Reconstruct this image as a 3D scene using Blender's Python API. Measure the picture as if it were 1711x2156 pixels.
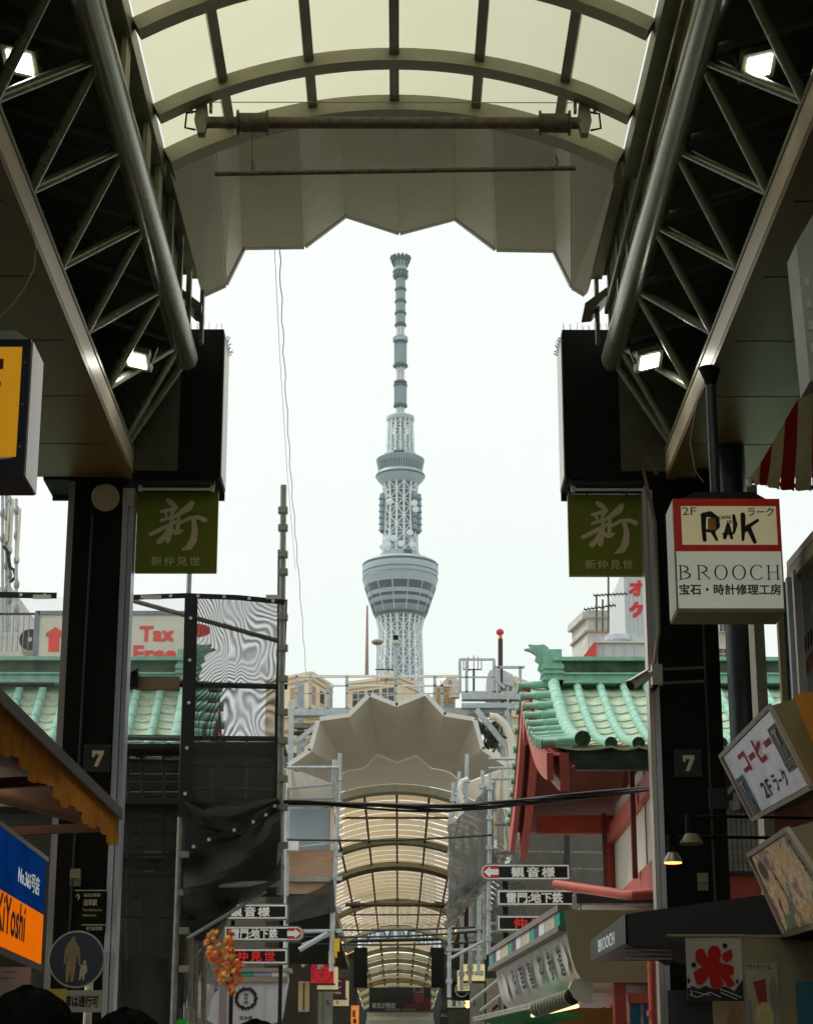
import bpy, math, random
from mathutils import Vector as V, Matrix
from mathutils.geometry import tessellate_polygon

S = bpy.context.scene
for o in list(bpy.data.objects): bpy.data.objects.remove(o)
C = S.collection
random.seed(7)

# ------------------------------------------------------------------ camera
CZ = 1.45                    # eye height above the pavement
F = 4265.0                   # focal length in picture units (picture 1711 x 2156 units)
TILT = math.radians(16.85)
YAW = math.radians(0.208)
cd = bpy.data.cameras.new('camera'); cam = bpy.data.objects.new('camera', cd); C.objects.link(cam)
cam.location = (0, 0, CZ); cam.rotation_euler = (math.pi/2+TILT, 0, -YAW)
cd.sensor_fit = 'VERTICAL'; cd.sensor_height = 36; cd.lens = F/2156*36
cd.clip_start = .05; cd.clip_end = 9000
S.camera = cam

# ------------------------------------------------------------------ sky, sun, exposure
SUN_EL, SUN_AZ = math.radians(52), math.radians(292)
w = bpy.data.worlds.new('World'); S.world = w; w.use_nodes = True
nt = w.node_tree; N = nt.nodes; L = nt.links
bg = N['Background']; bg.inputs['Strength'].default_value = .1
sky = N.new('ShaderNodeTexSky'); sky.sky_type = 'NISHITA'; sky.sun_disc = False
sky.sun_elevation = SUN_EL; sky.sun_rotation = SUN_AZ; sky.dust_density = 4; sky.air_density = 1
tc = N.new('ShaderNodeTexCoord'); ns = N.new('ShaderNodeTexNoise'); ns.inputs['Scale'].default_value = 2.2; ns.inputs['Detail'].default_value = 4
cr = N.new('ShaderNodeValToRGB'); cr.color_ramp.elements[0].position = .35; cr.color_ramp.elements[1].position = .65
cr.color_ramp.elements[0].color = (.90, .955, .905, 1); cr.color_ramp.elements[1].color = (.99, 1.0, .965, 1)
sc_ = N.new('ShaderNodeVectorMath'); sc_.operation = 'SCALE'; sc_.inputs['Scale'].default_value = 8.0
mx = N.new('ShaderNodeMix'); mx.data_type = 'RGBA'; mx.inputs['Factor'].default_value = .9
L.new(tc.outputs['Generated'], ns.inputs['Vector']); L.new(ns.outputs['Fac'], cr.inputs['Fac'])
L.new(cr.outputs['Color'], sc_.inputs[0]); L.new(sky.outputs['Color'], mx.inputs['A']); L.new(sc_.outputs['Vector'], mx.inputs['B'])
L.new(mx.outputs['Result'], bg.inputs['Color'])
sl = bpy.data.lights.new('sun', 'SUN'); sl.energy = 1.5; sl.angle = math.radians(25); sl.color = (1, .96, .9)
so = bpy.data.objects.new('sun', sl); C.objects.link(so)
so.rotation_euler = V((-math.sin(SUN_AZ)*math.cos(SUN_EL), -math.cos(SUN_AZ)*math.cos(SUN_EL), -math.sin(SUN_EL))).to_track_quat('-Z', 'Y').to_euler()
S.view_settings.view_transform = 'Standard'; S.view_settings.look = 'None'
S.view_settings.exposure = 0.5; S.view_settings.gamma = 1.0
S.cycles.use_denoising = True
S.cycles.max_bounces = 6; S.cycles.diffuse_bounces = 4; S.cycles.glossy_bounces = 2; S.cycles.transmission_bounces = 4
S.cycles.use_adaptive_sampling = True; S.cycles.adaptive_threshold = .025
S.cycles.transparent_max_bounces = 24; S.cycles.volume_bounces = 0
S.cycles.sample_clamp_indirect = 4.0
S.cycles.caustics_reflective = False; S.cycles.caustics_refractive = False

# ------------------------------------------------------------------ picture point -> place helpers
_f = V((math.sin(YAW)*math.cos(TILT), math.cos(YAW)*math.cos(TILT), math.sin(TILT)))
_r = V((math.cos(YAW), -math.sin(YAW), 0)); _u = _r.cross(_f)
def P(u, v, Y=None, X=None, Z=None):
    d = _f + _r*((u-855.5)/F) + _u*((1078-v)/F)
    t = Y/d.y if Y is not None else X/d.x if X is not None else (Z-CZ)/d.z
    p = d*t; p.z += CZ
    return p
def rect(u0, v0, u1, v1, Y):
    vm, um = (v0+v1)/2, (u0+u1)/2
    return P(u0, vm, Y).x, P(u1, vm, Y).x, P(um, v1, Y).z, P(um, v0, Y).z

# ------------------------------------------------------------------ mesh builder
WL = {}
def _orig(par): return WL.get(par.name, V((0, 0, 0))) if par else V((0, 0, 0))
def tag(o, label=None, cat=None, group=None, kind=None):
    if label: o['label'] = label
    if cat: o['category'] = cat
    if group: o['group'] = group
    if kind: o['kind'] = kind
    return o
def T(name, label, cat, loc=(0, 0, 0), group=None):
    o = bpy.data.objects.new(name, None); C.objects.link(o); o.location = V(loc); o.empty_display_size = .2
    WL[o.name] = V(loc); return tag(o, label, cat, group)
class MB:
    def __init__(s): s.v = []; s.f = []
    def add(s, vs, fs):
        n = len(s.v); s.v += [V(p) for p in vs]; s.f += [tuple(i+n for i in q) for q in fs]; return s
    def hexa(s, p): return s.add(p, [(0,3,2,1),(4,5,6,7),(0,1,5,4),(1,2,6,5),(2,3,7,6),(3,0,4,7)])
    def box(s, a, b):
        (x0,y0,z0),(x1,y1,z1) = a, b
        if x0 > x1: x0, x1 = x1, x0
        if y0 > y1: y0, y1 = y1, y0
        if z0 > z1: z0, z1 = z1, z0
        return s.hexa([(x0,y0,z0),(x1,y0,z0),(x1,y1,z0),(x0,y1,z0),(x0,y0,z1),(x1,y0,z1),(x1,y1,z1),(x0,y1,z1)])
    def bar(s, p, q, w, h, up=(0,0,1)):
        p, q = V(p), V(q); d = (q-p).normalized(); a = d.cross(V(up))
        if a.length < 1e-4: a = d.cross(V((0,1,0)))
        a.normalize(); b = a.cross(d); a = a*(w/2); b = b*(h/2)
        return s.hexa([p-a-b,p+a-b,q+a-b,q-a-b,p-a+b,p+a+b,q+a+b,q-a+b])
    def tube(s, p, q, r, n=8, r2=None): return s.path([p, q], r, n, [r, r if r2 is None else r2])
    def path(s, pts, r, n=8, rs=None, closed=False):
        pts = [V(p) for p in pts]; vs = []; fs = []; m = len(pts); ref = None
        for i, p in enumerate(pts):
            d = (pts[min(i+1, m-1)]-pts[max(i-1, 0)]).normalized()
            if ref is None:
                ref = d.cross(V((0,0,1)))
                if ref.length < .05: ref = d.cross(V((0,1,0)))
            a = (ref-d*ref.dot(d)).normalized(); ref = a; b = d.cross(a); R = rs[i] if rs else r
            vs += [p+a*(R*math.cos(2*math.pi*k/n))+b*(R*math.sin(2*math.pi*k/n)) for k in range(n)]
        for i in range(m-1):
            for k in range(n): fs.append((i*n+k, i*n+(k+1) % n, (i+1)*n+(k+1) % n, (i+1)*n+k))
        fs += [tuple(range(n-1, -1, -1)), tuple(range((m-1)*n, m*n))]
        return s.add(vs, fs)
    def prism(s, pts, vec):
        pts = [V(p) for p in pts]; n = len(pts); vec = V(vec); fs = []
        for t in tessellate_polygon([pts]): fs += [t, tuple(n+i for i in reversed(t))]
        for i in range(n): fs.append((i, (i+1) % n, n+(i+1) % n, n+i))
        return s.add(pts+[p+vec for p in pts], fs)
    def poly(s, pts): 
        pts = [V(p) for p in pts]; return s.add(pts, [t for t in tessellate_polygon([pts])])
    def grid(s, fn, nu, nv):
        vs = [fn(i/nu, j/nv) for j in range(nv+1) for i in range(nu+1)]
        return s.add(vs, [(j*(nu+1)+i, j*(nu+1)+i+1, (j+1)*(nu+1)+i+1, (j+1)*(nu+1)+i) for j in range(nv) for i in range(nu)])
    def lathe(s, c, prof, n=24, axis=None):
        c = V(c); m = len(prof); vs = []; fs = []
        az = V(axis).normalized() if axis else V((0,0,1)); ax = az.orthogonal().normalized() if axis else V((1,0,0)); ay = az.cross(ax)
        for r, z in prof: vs += [c+ax*(r*math.cos(2*math.pi*k/n))+ay*(r*math.sin(2*math.pi*k/n))+az*z for k in range(n)]
        for i in range(m-1):
            for k in range(n): fs.append((i*n+k, i*n+(k+1) % n, (i+1)*n+(k+1) % n, (i+1)*n+k))
        fs += [tuple(range(n-1, -1, -1)), tuple(range((m-1)*n, m*n))]
        return s.add(vs, fs)
    def ball(s, c, r, n=10, m=6):
        rr = r if isinstance(r, (tuple, list)) else (r, r, r); c = V(c)
        vs = [c+V((rr[0]*math.sin(math.pi*j/m)*math.cos(2*math.pi*k/n), rr[1]*math.sin(math.pi*j/m)*math.sin(2*math.pi*k/n), rr[2]*math.cos(math.pi*j/m))) for j in range(m+1) for k in range(n)]
        return s.add(vs, [(j*n+k, (j+1)*n+k, (j+1)*n+(k+1) % n, j*n+(k+1) % n) for j in range(m) for k in range(n)])
    def mesh(s, name, o):
        me = bpy.data.meshes.new(name); me.from_pydata([p-o for p in s.v], [], s.f); me.validate(); me.update()
        me.polygons.foreach_set('use_smooth', [True]*len(me.polygons)); me.set_sharp_from_angle(angle=.62)
        return me
    def out(s, name, mat, par=None, label=None, cat=None, group=None, kind=None):
        lo = V([min(p[i] for p in s.v) for i in range(3)]); hi = V([max(p[i] for p in s.v) for i in range(3)])
        o = (lo+hi)/2
        if not par: o.z = lo.z
        ob = bpy.data.objects.new(name, s.mesh(name, o)); C.objects.link(ob); ob.data.materials.append(mat)
        ob.location = o-_orig(par)
        if par: ob.parent = par
        WL[ob.name] = o
        return tag(ob, label, cat, group, kind)
def again(src, par, off=(0,0,0), rot=None, name=None):
    """one more of the same piece: shares the mesh"""
    ob = bpy.data.objects.new(name or src.name.split('.')[0], src.data); C.objects.link(ob)
    wl = WL[src.name]+V(off); ob.location = wl-_orig(par); ob.parent = par; WL[ob.name] = wl
    if rot: ob.rotation_euler = rot
    return ob
def BX(name, mat, par, a, b, **k): return MB().box(a, b).out(name, mat, par, **k)
def TB(name, mat, par, p, q, r, n=8, r2=None, **k): return MB().tube(p, q, r, n, r2).out(name, mat, par, **k)
def BR(name, mat, par, p, q, w, h, up=(0,0,1), **k): return MB().bar(p, q, w, h, up).out(name, mat, par, **k)
def PA(name, mat, par, pts, r, n=8, rs=None, **k): return MB().path(pts, r, n, rs).out(name, mat, par, **k)
def PR(name, mat, par, pts, vec, **k): return MB().prism(pts, vec).out(name, mat, par, **k)
def BD(name, mat, par, u0, v0, u1, v1, Y, th=.05, **k):
    x0, x1, z0, z1 = rect(u0, v0, u1, v1, Y); return BX(name, mat, par, (x0, Y, z0), (x1, Y+th, z1), **k)

# flat print: shapes drawn in a frame, laid on the parallelogram bl, br, tl
def plane(bl, br, tl, lift=.004):
    bl, br, tl = V(bl), V(br), V(tl); r, u = br-bl, tl-bl; n = r.cross(u).normalized()
    return lambda x, y, k=0: bl+r*x+u*y+n*(lift+k)
def fplane(u0, v0, u1, v1, Y, lift=.004):
    x0, x1, z0, z1 = rect(u0, v0, u1, v1, Y); return plane((x0,Y,z0),(x1,Y,z0),(x0,Y,z1), lift)
_fc = bpy.data.curves.new('writing', 'FONT'); _fc.resolution_u = 2; _fo = bpy.data.objects.new('writing', _fc)
def TX(par, body, pl, mat, bold=0, box=(0,0,1,1), name='lettering', slant=0, kern=1, **k):
    """writing fitted into box of the print plane; bold thickens the strokes by overlaid shifts"""
    C.objects.link(_fo); _fc.body = body; _fc.shear = slant; _fc.space_character = kern
    bpy.context.view_layer.update(); me = bpy.data.meshes.new_from_object(_fo.evaluated_get(bpy.context.evaluated_depsgraph_get()))
    C.objects.unlink(_fo)
    xs = [v.co.x for v in me.vertices]; ys = [v.co.y for v in me.vertices]; a, b, c, d = min(xs)-bold, max(xs)+bold, min(ys)-bold, max(ys)+bold
    x0, y0, x1, y1 = box; m = MB(); fs = [tuple(p.vertices) for p in me.polygons]
    sh = [(0,0)] if bold < .006 else [(-1,-1),(1,-1),(1,1),(-1,1),(0,0)]
    for q, (sx_, sy_) in enumerate(sh):
        m.add([pl(x0+(v.co.x+sx_*bold-a)/max(b-a, 1e-6)*(x1-x0), y0+(v.co.y+sy_*bold-c)/max(d-c, 1e-6)*(y1-y0), q*.0005) for v in me.vertices], fs)
    bpy.data.meshes.remove(me); return m.out(name, mat, par, **k)
def INK(par, name, pl, frame, mat, polys=(), strokes=(), k0=0):
    """polys: outlines; strokes: (points, widths) in frame units, y down"""
    x0, y0, x1, y1 = frame; m = MB(); k = [k0]
    def q(p): return pl((p[0]-x0)/(x1-x0), (y1-p[1])/(y1-y0), k[0])
    for p in polys: m.poly([q(a) for a in p]); k[0] += .0003
    for pts, ws in strokes:
        ws = ws if isinstance(ws, (list, tuple)) else [ws]*len(pts)
        for i, (p, wd) in enumerate(zip(pts, ws)):
            m.poly([q((p[0]+wd/2*math.cos(t*math.pi/5), p[1]+wd/2*math.sin(t*math.pi/5))) for t in range(10)]); k[0] += .0003
            if i+1 < len(pts):
                b, wb = pts[i+1], ws[i+1]; d = V((b[0]-p[0], b[1]-p[1])); d.normalize(); e = V((-d.y, d.x))
                m.poly([q((p[0]+e.x*wd/2, p[1]+e.y*wd/2)), q((b[0]+e.x*wb/2, b[1]+e.y*wb/2)), q((b[0]-e.x*wb/2, b[1]-e.y*wb/2)), q((p[0]-e.x*wd/2, p[1]-e.y*wd/2))]); k[0] += .0003
    return m.out(name, mat, par)

# ------------------------------------------------------------------ materials
def _base(name):
    m = bpy.data.materials.new(name); m.use_nodes = True; t = m.node_tree
    return m, t.nodes, t.links, t.nodes['Principled BSDF']
def mat(name, col, rough=.6, metal=0, var=.18, scale=3.0, bump=0, grime=0, emit=0, stretch=None, spec=None, gcol=None):
    m, n, l, b = _base(name)
    tc = n.new('ShaderNodeTexCoord'); no = n.new('ShaderNodeTexNoise'); no.inputs['Scale'].default_value = scale; no.inputs['Detail'].default_value = 7; no.inputs['Roughness'].default_value = .62
    mp = n.new('ShaderNodeMapping'); l.new(tc.outputs['Object'], mp.inputs['Vector']); l.new(mp.outputs['Vector'], no.inputs['Vector'])
    if stretch: mp.inputs['Scale'].default_value = stretch
    r = n.new('ShaderNodeValToRGB'); r.color_ramp.elements[0].position = .3; r.color_ramp.elements[1].position = .7
    r.color_ramp.elements[0].color = tuple(c*(1-var) for c in col)+(1,); r.color_ramp.elements[1].color = tuple(min(1, c*(1+var)) for c in col)+(1,)
    l.new(no.outputs['Fac'], r.inputs['Fac']); src = r.outputs['Color']
    if grime:
        n2 = n.new('ShaderNodeTexNoise'); n2.inputs['Scale'].default_value = scale*.45; n2.inputs['Detail'].default_value = 9; n2.inputs['Roughness'].default_value = .75
        l.new(tc.outputs['Object'], n2.inputs['Vector']); r2 = n.new('ShaderNodeValToRGB'); r2.color_ramp.elements[0].position = .5; r2.color_ramp.elements[1].position = .72
        mm = n.new('ShaderNodeMix'); mm.data_type = 'RGBA'; mm.inputs['B'].default_value = (gcol or tuple(c*.35 for c in col))+(1,)
        sc = n.new('ShaderNodeMath'); sc.operation = 'MULTIPLY'; sc.inputs[1].default_value = grime
        l.new(n2.outputs['Fac'], r2.inputs['Fac']); l.new(r2.outputs['Color'], sc.inputs[0]); l.new(sc.outputs[0], mm.inputs['Factor']); l.new(src, mm.inputs['A']); src = mm.outputs['Result']
    l.new(src, b.inputs['Base Color']); b.inputs['Metallic'].default_value = metal
    rr = n.new('ShaderNodeMapRange'); rr.inputs['To Min'].default_value = max(.05, rough-.12); rr.inputs['To Max'].default_value = min(1, rough+.12)
    l.new(no.outputs['Fac'], rr.inputs['Value']); l.new(rr.outputs['Result'], b.inputs['Roughness'])
    if spec is not None: b.inputs['Specular IOR Level'].default_value = spec
    if bump:
        bp = n.new('ShaderNodeBump'); bp.inputs['Strength'].default_value = bump; bp.inputs['Distance'].default_value = .02
        l.new(no.outputs['Fac'], bp.inputs['Height']); l.new(bp.outputs['Normal'], b.inputs['Normal'])
    if emit: l.new(src, b.inputs['Emission Color']); b.inputs['Emission Strength'].default_value = emit
    return m
def sheet(name, col, trans=.7, alpha=None, rough=.5, var=.08, scale=2.0):
    """translucent sheet (roof pane, awning cloth)"""
    m, n, l, b = _base(name); n.remove(b); out = n['Material Output']
    tc = n.new('ShaderNodeTexCoord'); no = n.new('ShaderNodeTexNoise'); no.inputs['Scale'].default_value = scale; no.inputs['Detail'].default_value = 5
    r = n.new('ShaderNodeValToRGB'); r.color_ramp.elements[0].color = tuple(c*(1-var) for c in col)+(1,); r.color_ramp.elements[1].color = tuple(min(1, c*(1+var)) for c in col)+(1,)
    d = n.new('ShaderNodeBsdfDiffuse'); t = n.new('ShaderNodeBsdfTranslucent'); mx = n.new('ShaderNodeMixShader'); mx.inputs['Fac'].default_value = trans
    l.new(tc.outputs['Object'], no.inputs['Vector']); l.new(no.outputs['Fac'], r.inputs['Fac']); l.new(r.outputs['Color'], d.inputs['Color']); l.new(r.outputs['Color'], t.inputs['Color'])
    l.new(d.outputs[0], mx.inputs[1]); l.new(t.outputs[0], mx.inputs[2]); l.new(mx.outputs[0], out.inputs['Surface'])
    return m
def net(name, col, dens=.5, moire=0.0, mscale=2.5, bands=9.0, dist=14.0):
    """see-through mesh cloth; moire = how far its double layer bands"""
    m, n, l, b = _base(name); n.remove(b); out = n['Material Output']
    d = n.new('ShaderNodeBsdfDiffuse'); d.inputs['Color'].default_value = col+(1,); t = n.new('ShaderNodeBsdfTransparent'); mx = n.new('ShaderNodeMixShader')
    tl = n.new('ShaderNodeBsdfTranslucent'); tl.inputs['Color'].default_value = col+(1,); a = n.new('ShaderNodeMixShader'); a.inputs['Fac'].default_value = .35
    l.new(d.outputs[0], a.inputs[1]); l.new(tl.outputs[0], a.inputs[2])
    tc = n.new('ShaderNodeTexCoord')
    no = n.new('ShaderNodeTexNoise'); no.inputs['Scale'].default_value = mscale*.6; no.inputs['Detail'].default_value = 3; l.new(tc.outputs['Object'], no.inputs['Vector'])
    val = n.new('ShaderNodeMapRange'); val.inputs['To Min'].default_value = max(0, dens-.1); val.inputs['To Max'].default_value = min(1, dens+.1); l.new(no.outputs['Fac'], val.inputs['Value']); res = val.outputs['Result']
    if moire:
        mp = n.new('ShaderNodeMapping'); mp.inputs['Scale'].default_value = (1.0, 1.0, .6); l.new(tc.outputs['Object'], mp.inputs['Vector'])
        n1 = n.new('ShaderNodeTexNoise'); n1.inputs['Scale'].default_value = bands*.13; n1.inputs['Detail'].default_value = 2.4; n1.inputs['Roughness'].default_value = .36; l.new(mp.outputs['Vector'], n1.inputs['Vector'])
        sx = n.new('ShaderNodeSeparateXYZ'); l.new(tc.outputs['Object'], sx.inputs[0])
        k1 = n.new('ShaderNodeMath'); k1.operation = 'MULTIPLY'; k1.inputs[1].default_value = dist*24; l.new(n1.outputs['Fac'], k1.inputs[0])
        k2 = n.new('ShaderNodeMath'); k2.operation = 'MULTIPLY_ADD'; k2.inputs[1].default_value = 85.0; l.new(sx.outputs['X'], k2.inputs[0]); l.new(k1.outputs[0], k2.inputs[2])
        k3 = n.new('ShaderNodeMath'); k3.operation = 'SINE'; l.new(k2.outputs[0], k3.inputs[0])
        n4 = n.new('ShaderNodeTexNoise'); n4.inputs['Scale'].default_value = 2.1; n4.inputs['Detail'].default_value = 2; l.new(tc.outputs['Object'], n4.inputs['Vector'])
        k4 = n.new('ShaderNodeMapRange'); k4.inputs['From Min'].default_value = .38; k4.inputs['From Max'].default_value = .62; k4.inputs['To Min'].default_value = .25; l.new(n4.outputs['Fac'], k4.inputs['Value'])
        k5 = n.new('ShaderNodeMath'); k5.operation = 'MULTIPLY'; l.new(k3.outputs[0], k5.inputs[0]); l.new(k4.outputs['Result'], k5.inputs[1])
        wv = n.new('ShaderNodeMapRange'); wv.inputs['From Min'].default_value = -1; l.new(k5.outputs[0], wv.inputs['Value'])
        sb = n.new('ShaderNodeMath'); sb.operation = 'MULTIPLY_ADD'; sb.inputs[1].default_value = moire; sb.use_clamp = True
        l.new(wv.outputs['Result'], sb.inputs[0]); ad = n.new('ShaderNodeMath'); ad.operation = 'SUBTRACT'; ad.inputs[1].default_value = moire/2; l.new(res, ad.inputs[0]); l.new(ad.outputs[0], sb.inputs[2]); res = sb.outputs[0]
    l.new(res, mx.inputs['Fac']); l.new(t.outputs[0], mx.inputs[1]); l.new(a.outputs[0], mx.inputs[2]); l.new(mx.outputs[0], out.inputs['Surface'])
    return m
def glow(name, col, s):
    m, n, l, b = _base(name); b.inputs['Base Color'].default_value = col+(1,); b.inputs['Emission Color'].default_value = col+(1,); b.inputs['Emission Strength'].default_value = s; return m
K = {}
K['olive'] = mat('olive_steel_paint', (.21, .22, .135), .38, .2, .15, 4)
K['tube'] = mat('truss_steel_paint', (.26, .275, .195), .25, .45, .05, 5, stretch=(1, .2, 1))
K['rib'] = mat('roof_rib_paint', (.40, .38, .26), .5, 0, .12, 4)
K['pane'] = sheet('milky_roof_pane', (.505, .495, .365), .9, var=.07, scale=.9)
K['pane2'] = sheet('tan_roof_pane', (.62, .48, .30), .5, var=.08, scale=4)
K['strip'] = sheet('clear_roof_strip', (.9, .88, .72), .95, var=.03)
K['deck'] = mat('dark_roof_deck', (.12, .115, .08), .8, 0, .3, 3)
K['soffit'] = mat('bronze_soffit', (.17, .115, .03), .42, .2, .15, 1.2, stretch=(3, .5, 1))
K['fascia'] = mat('gutter_aluminium', (.62, .52, .36), .4, .3, .12, 2, stretch=(1, .15, 1))
K['black'] = mat('black_metal', (.011, .012, .008), .6, 0, .3, 4, spec=.12)
K['dark'] = mat('dark_grey_metal', (.03, .034, .033), .5, .2, .2, 4)
K['alu'] = mat('brushed_aluminium', (.48, .52, .56), .35, .6, .1, 6, stretch=(1, 1, .05))
K['champ'] = mat('champagne_aluminium', (.50, .45, .40), .35, .6, .1, 6, stretch=(1, 1, .05))
K['canopy'] = mat('canopy_panel_paint', (.80, .745, .57), .6, 0, .05, 1.5, grime=.3)
K['canopyf'] = mat('far_canopy_paint', (.64, .59, .50), .6, 0, .05, 1.2, grime=.3)
K['canopyw'] = mat('canopy_edge_paint', (.70, .68, .62), .55, 0, .06, 2)
K['rust'] = mat('rusty_pipe', (.16, .13, .085), .7, .2, .45, 14, bump=.2)
K['galv'] = mat('galvanised_steel', (.40, .45, .46), .5, .35, .2, 7)
K['galvd'] = mat('weathered_scaffold_pipe', (.30, .30, .25), .55, .3, .3, 9)
K['white'] = mat('white_paint', (.74, .75, .70), .5, 0, .05, 3)
K['offw'] = mat('offwhite_plastic', (.62, .60, .50), .5, 0, .08, 3)
K['cream'] = mat('cream_render', (.72, .60, .43), .85, 0, .08, 1.2, grime=.15)
K['grey'] = mat('grey_cladding', (.52, .55, .55), .6, 0, .05, 2)
K['glass'] = mat('dark_window_glass', (.03, .045, .045), .12, 0, .2, 1, spec=.8)
K['copper'] = mat('verdigris_copper_roll', (.31, .57, .45), .72, 0, .2, 8, grime=.4, gcol=(.16,.30,.22))
K['copper2'] = mat('verdigris_copper_sheet', (.50, .62, .46), .78, 0, .22, 5, grime=.8, gcol=(.24,.22,.13))
K['copperd'] = mat('stained_copper_board', (.055, .10, .055), .7, 0, .7, 4, grime=.4)
K['red'] = mat('red_lacquer', (.50, .09, .055), .5, 0, .14, 4)
K['redd'] = mat('brown_red_lacquer', (.16, .04, .022), .6, 0, .25, 4)
K['plaster'] = mat('white_plaster', (.68, .66, .56), .85, 0, .06, 2)
K['ply'] = mat('plywood', (.44, .27, .17), .75, 0, .18, 3, stretch=(1, 1, 6))
K['khaki'] = mat('khaki_panel', (.36, .31, .17), .6, 0, .06, 3)
K['ground'] = mat('paving', (.24, .225, .20), .85, 0, .2, 2, bump=.3)
K['lit_white'] = mat('lit_white_print', (.72,.76,.70), .5, emit=.18)
K['ink'] = mat('black_print', (.012, .012, .012), .6, 0, .1)
K['rprint'] = mat('red_print', (.62, .035, .035), .55, 0, .06)
K['wprint'] = mat('white_print', (.78, .78, .72), .55, 0, .04)
K['signgreen'] = mat('olive_green_sign', (.22, .265, .008), .6, 0, .1, 2)
K['signtan'] = mat('tan_print', (.85, .75, .48), .6, 0, .08)
K['cable'] = mat('black_cable', (.02, .022, .02), .5, 0, .3, 8)
K['skin'] = mat('skin', (.45, .28, .2), .55); K['hair'] = mat('black_hair', (.006, .0055, .005), .8, 0, .3, 30, stretch=(6, 6, .6), spec=.1)
K['cloth'] = mat('dark_jacket', (.02, .02, .024), .85); K['navy'] = mat('navy_panel', (.008, .014, .035), .4)

def jointed(m, per, name):
    """dark cross joints along the run of a roll"""
    c = m.copy(); c.name = name; t = c.node_tree; b = t.nodes['Principled BSDF']; src = b.inputs['Base Color'].links[0].from_socket
    tc = t.nodes.new('ShaderNodeTexCoord'); sx = t.nodes.new('ShaderNodeSeparateXYZ'); a = t.nodes.new('ShaderNodeMath'); a.operation = 'MULTIPLY'; a.inputs[1].default_value = per
    f = t.nodes.new('ShaderNodeMath'); f.operation = 'FRACT'; g = t.nodes.new('ShaderNodeMath'); g.operation = 'LESS_THAN'; g.inputs[1].default_value = .09
    h = t.nodes.new('ShaderNodeMath'); h.operation = 'MULTIPLY'; h.inputs[1].default_value = .6; mx = t.nodes.new('ShaderNodeMix'); mx.data_type = 'RGBA'; mx.inputs['B'].default_value = (.06, .14, .10, 1)
    l = t.links; l.new(tc.outputs['Object'], sx.inputs[0]); l.new(sx.outputs['Y'], a.inputs[0]); l.new(a.outputs[0], f.inputs[0]); l.new(f.outputs[0], g.inputs[0]); l.new(g.outputs[0], h.inputs[0]); l.new(h.outputs[0], mx.inputs['Factor']); l.new(src, mx.inputs['A']); l.new(mx.outputs['Result'], b.inputs['Base Color'])
    return c
K['roll'] = jointed(K['copper'], 3.6, 'jointed_copper_roll')

# ================================================================== setting
BX('ground', K['ground'], None, (-2400, -300, -.3), (2400, 3000, 0), kind='structure')
H = lambda h: CZ+h
XC = -.05                     # arcade axis

# ================================================================== near arcade: vaulted roof
SPX, SPH, APH = 2.08, 8.42, 8.97
RR = (SPX**2+(APH-SPH)**2)/(2*(APH-SPH)); ZC = H(APH)-RR
def arc(x, lift=0):           # roof surface over lateral offset x
    a = math.asin(max(-1, min(1, x/RR))); return V((XC+(RR+lift)*math.sin(a), 0, ZC+(RR+lift)*math.cos(a)))
vault = T('vaulted_roof', 'barrel vaulted arcade roof of milky panes overhead, in front of the winch pipe', 'roof', (XC, 5, H(SPH)))
YE = 16.6
ribs = [YE, 15.75]+[15.75-1.42*k for k in range(1, 15)]
def ribmesh(y, dep, tall, x0=-SPX, x1=SPX, n=22):
    m = MB(); vs = []; fs = []
    for i in range(n+1):
        x = x0+(x1-x0)*i/n; a, b = arc(x, -.012), arc(x, -.012-tall)
        vs += [a+V((0,y-dep/2,0)), b+V((0,y-dep/2,0)), b+V((0,y+dep/2,0)), a+V((0,y+dep/2,0))]
    for i in range(n):
        for k in range(4): fs.append((4*i+k, 4*i+4+k, 4*i+4+(k+1) % 4, 4*i+(k+1) % 4))
    fs += [(0,1,2,3), (4*n+3,4*n+2,4*n+1,4*n)]
    return m.add(vs, fs)
r0 = ribmesh(ribs[1], .17, .12).out('roof_rib', K['rib'], vault)
for y in ribs[2:]: again(r0, vault, (0, y-ribs[1], 0))
ribmesh(YE, .2, .15).out('roof_rib', K['rib'], vault)
cols = [-SPX, -1.5, -.75, 0, .75, 1.5, SPX]
pur = {}
for bi in range(len(ribs)-1):
    y1, y0 = ribs[bi], ribs[bi+1]
    for ci in range(6):
        xa, xb = cols[ci]+.02, cols[ci+1]-.02
        if bi > 1:
            again(pur[('p', ci)], vault, (0, y1-ribs[1], 0)); 
        else:
            o = MB().grid(lambda a, b: arc(xa+(xb-xa)*a)+V((0, y0+.02+(y1-y0-.04)*b, 0)), 4, 1).out('roof_pane', K['pane'], vault)
            if bi == 1: pur[('p', ci)] = o
    for x in cols[1:-1]:
        c = arc(x, -.045); ya, yb = y0+.08, y1-.09
        if bi > 1: again(pur[('b', x)], vault, (0, y1-ribs[1], 0))
        else:
            o = BR('purlin', K['olive'], vault, c+V((0,ya,0)), c+V((0,yb,0)), .085, .07, up=(c.x-XC, 0, c.z-ZC))
            if bi == 1: pur[('b', x)] = o
for s in (-1, 1):
    c = arc(s*(SPX+.06)); BX('edge_beam', K['olive'], vault, (c.x-.07, -4, c.z-.16), (c.x+.07, YE+.1, c.z+.04))

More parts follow.
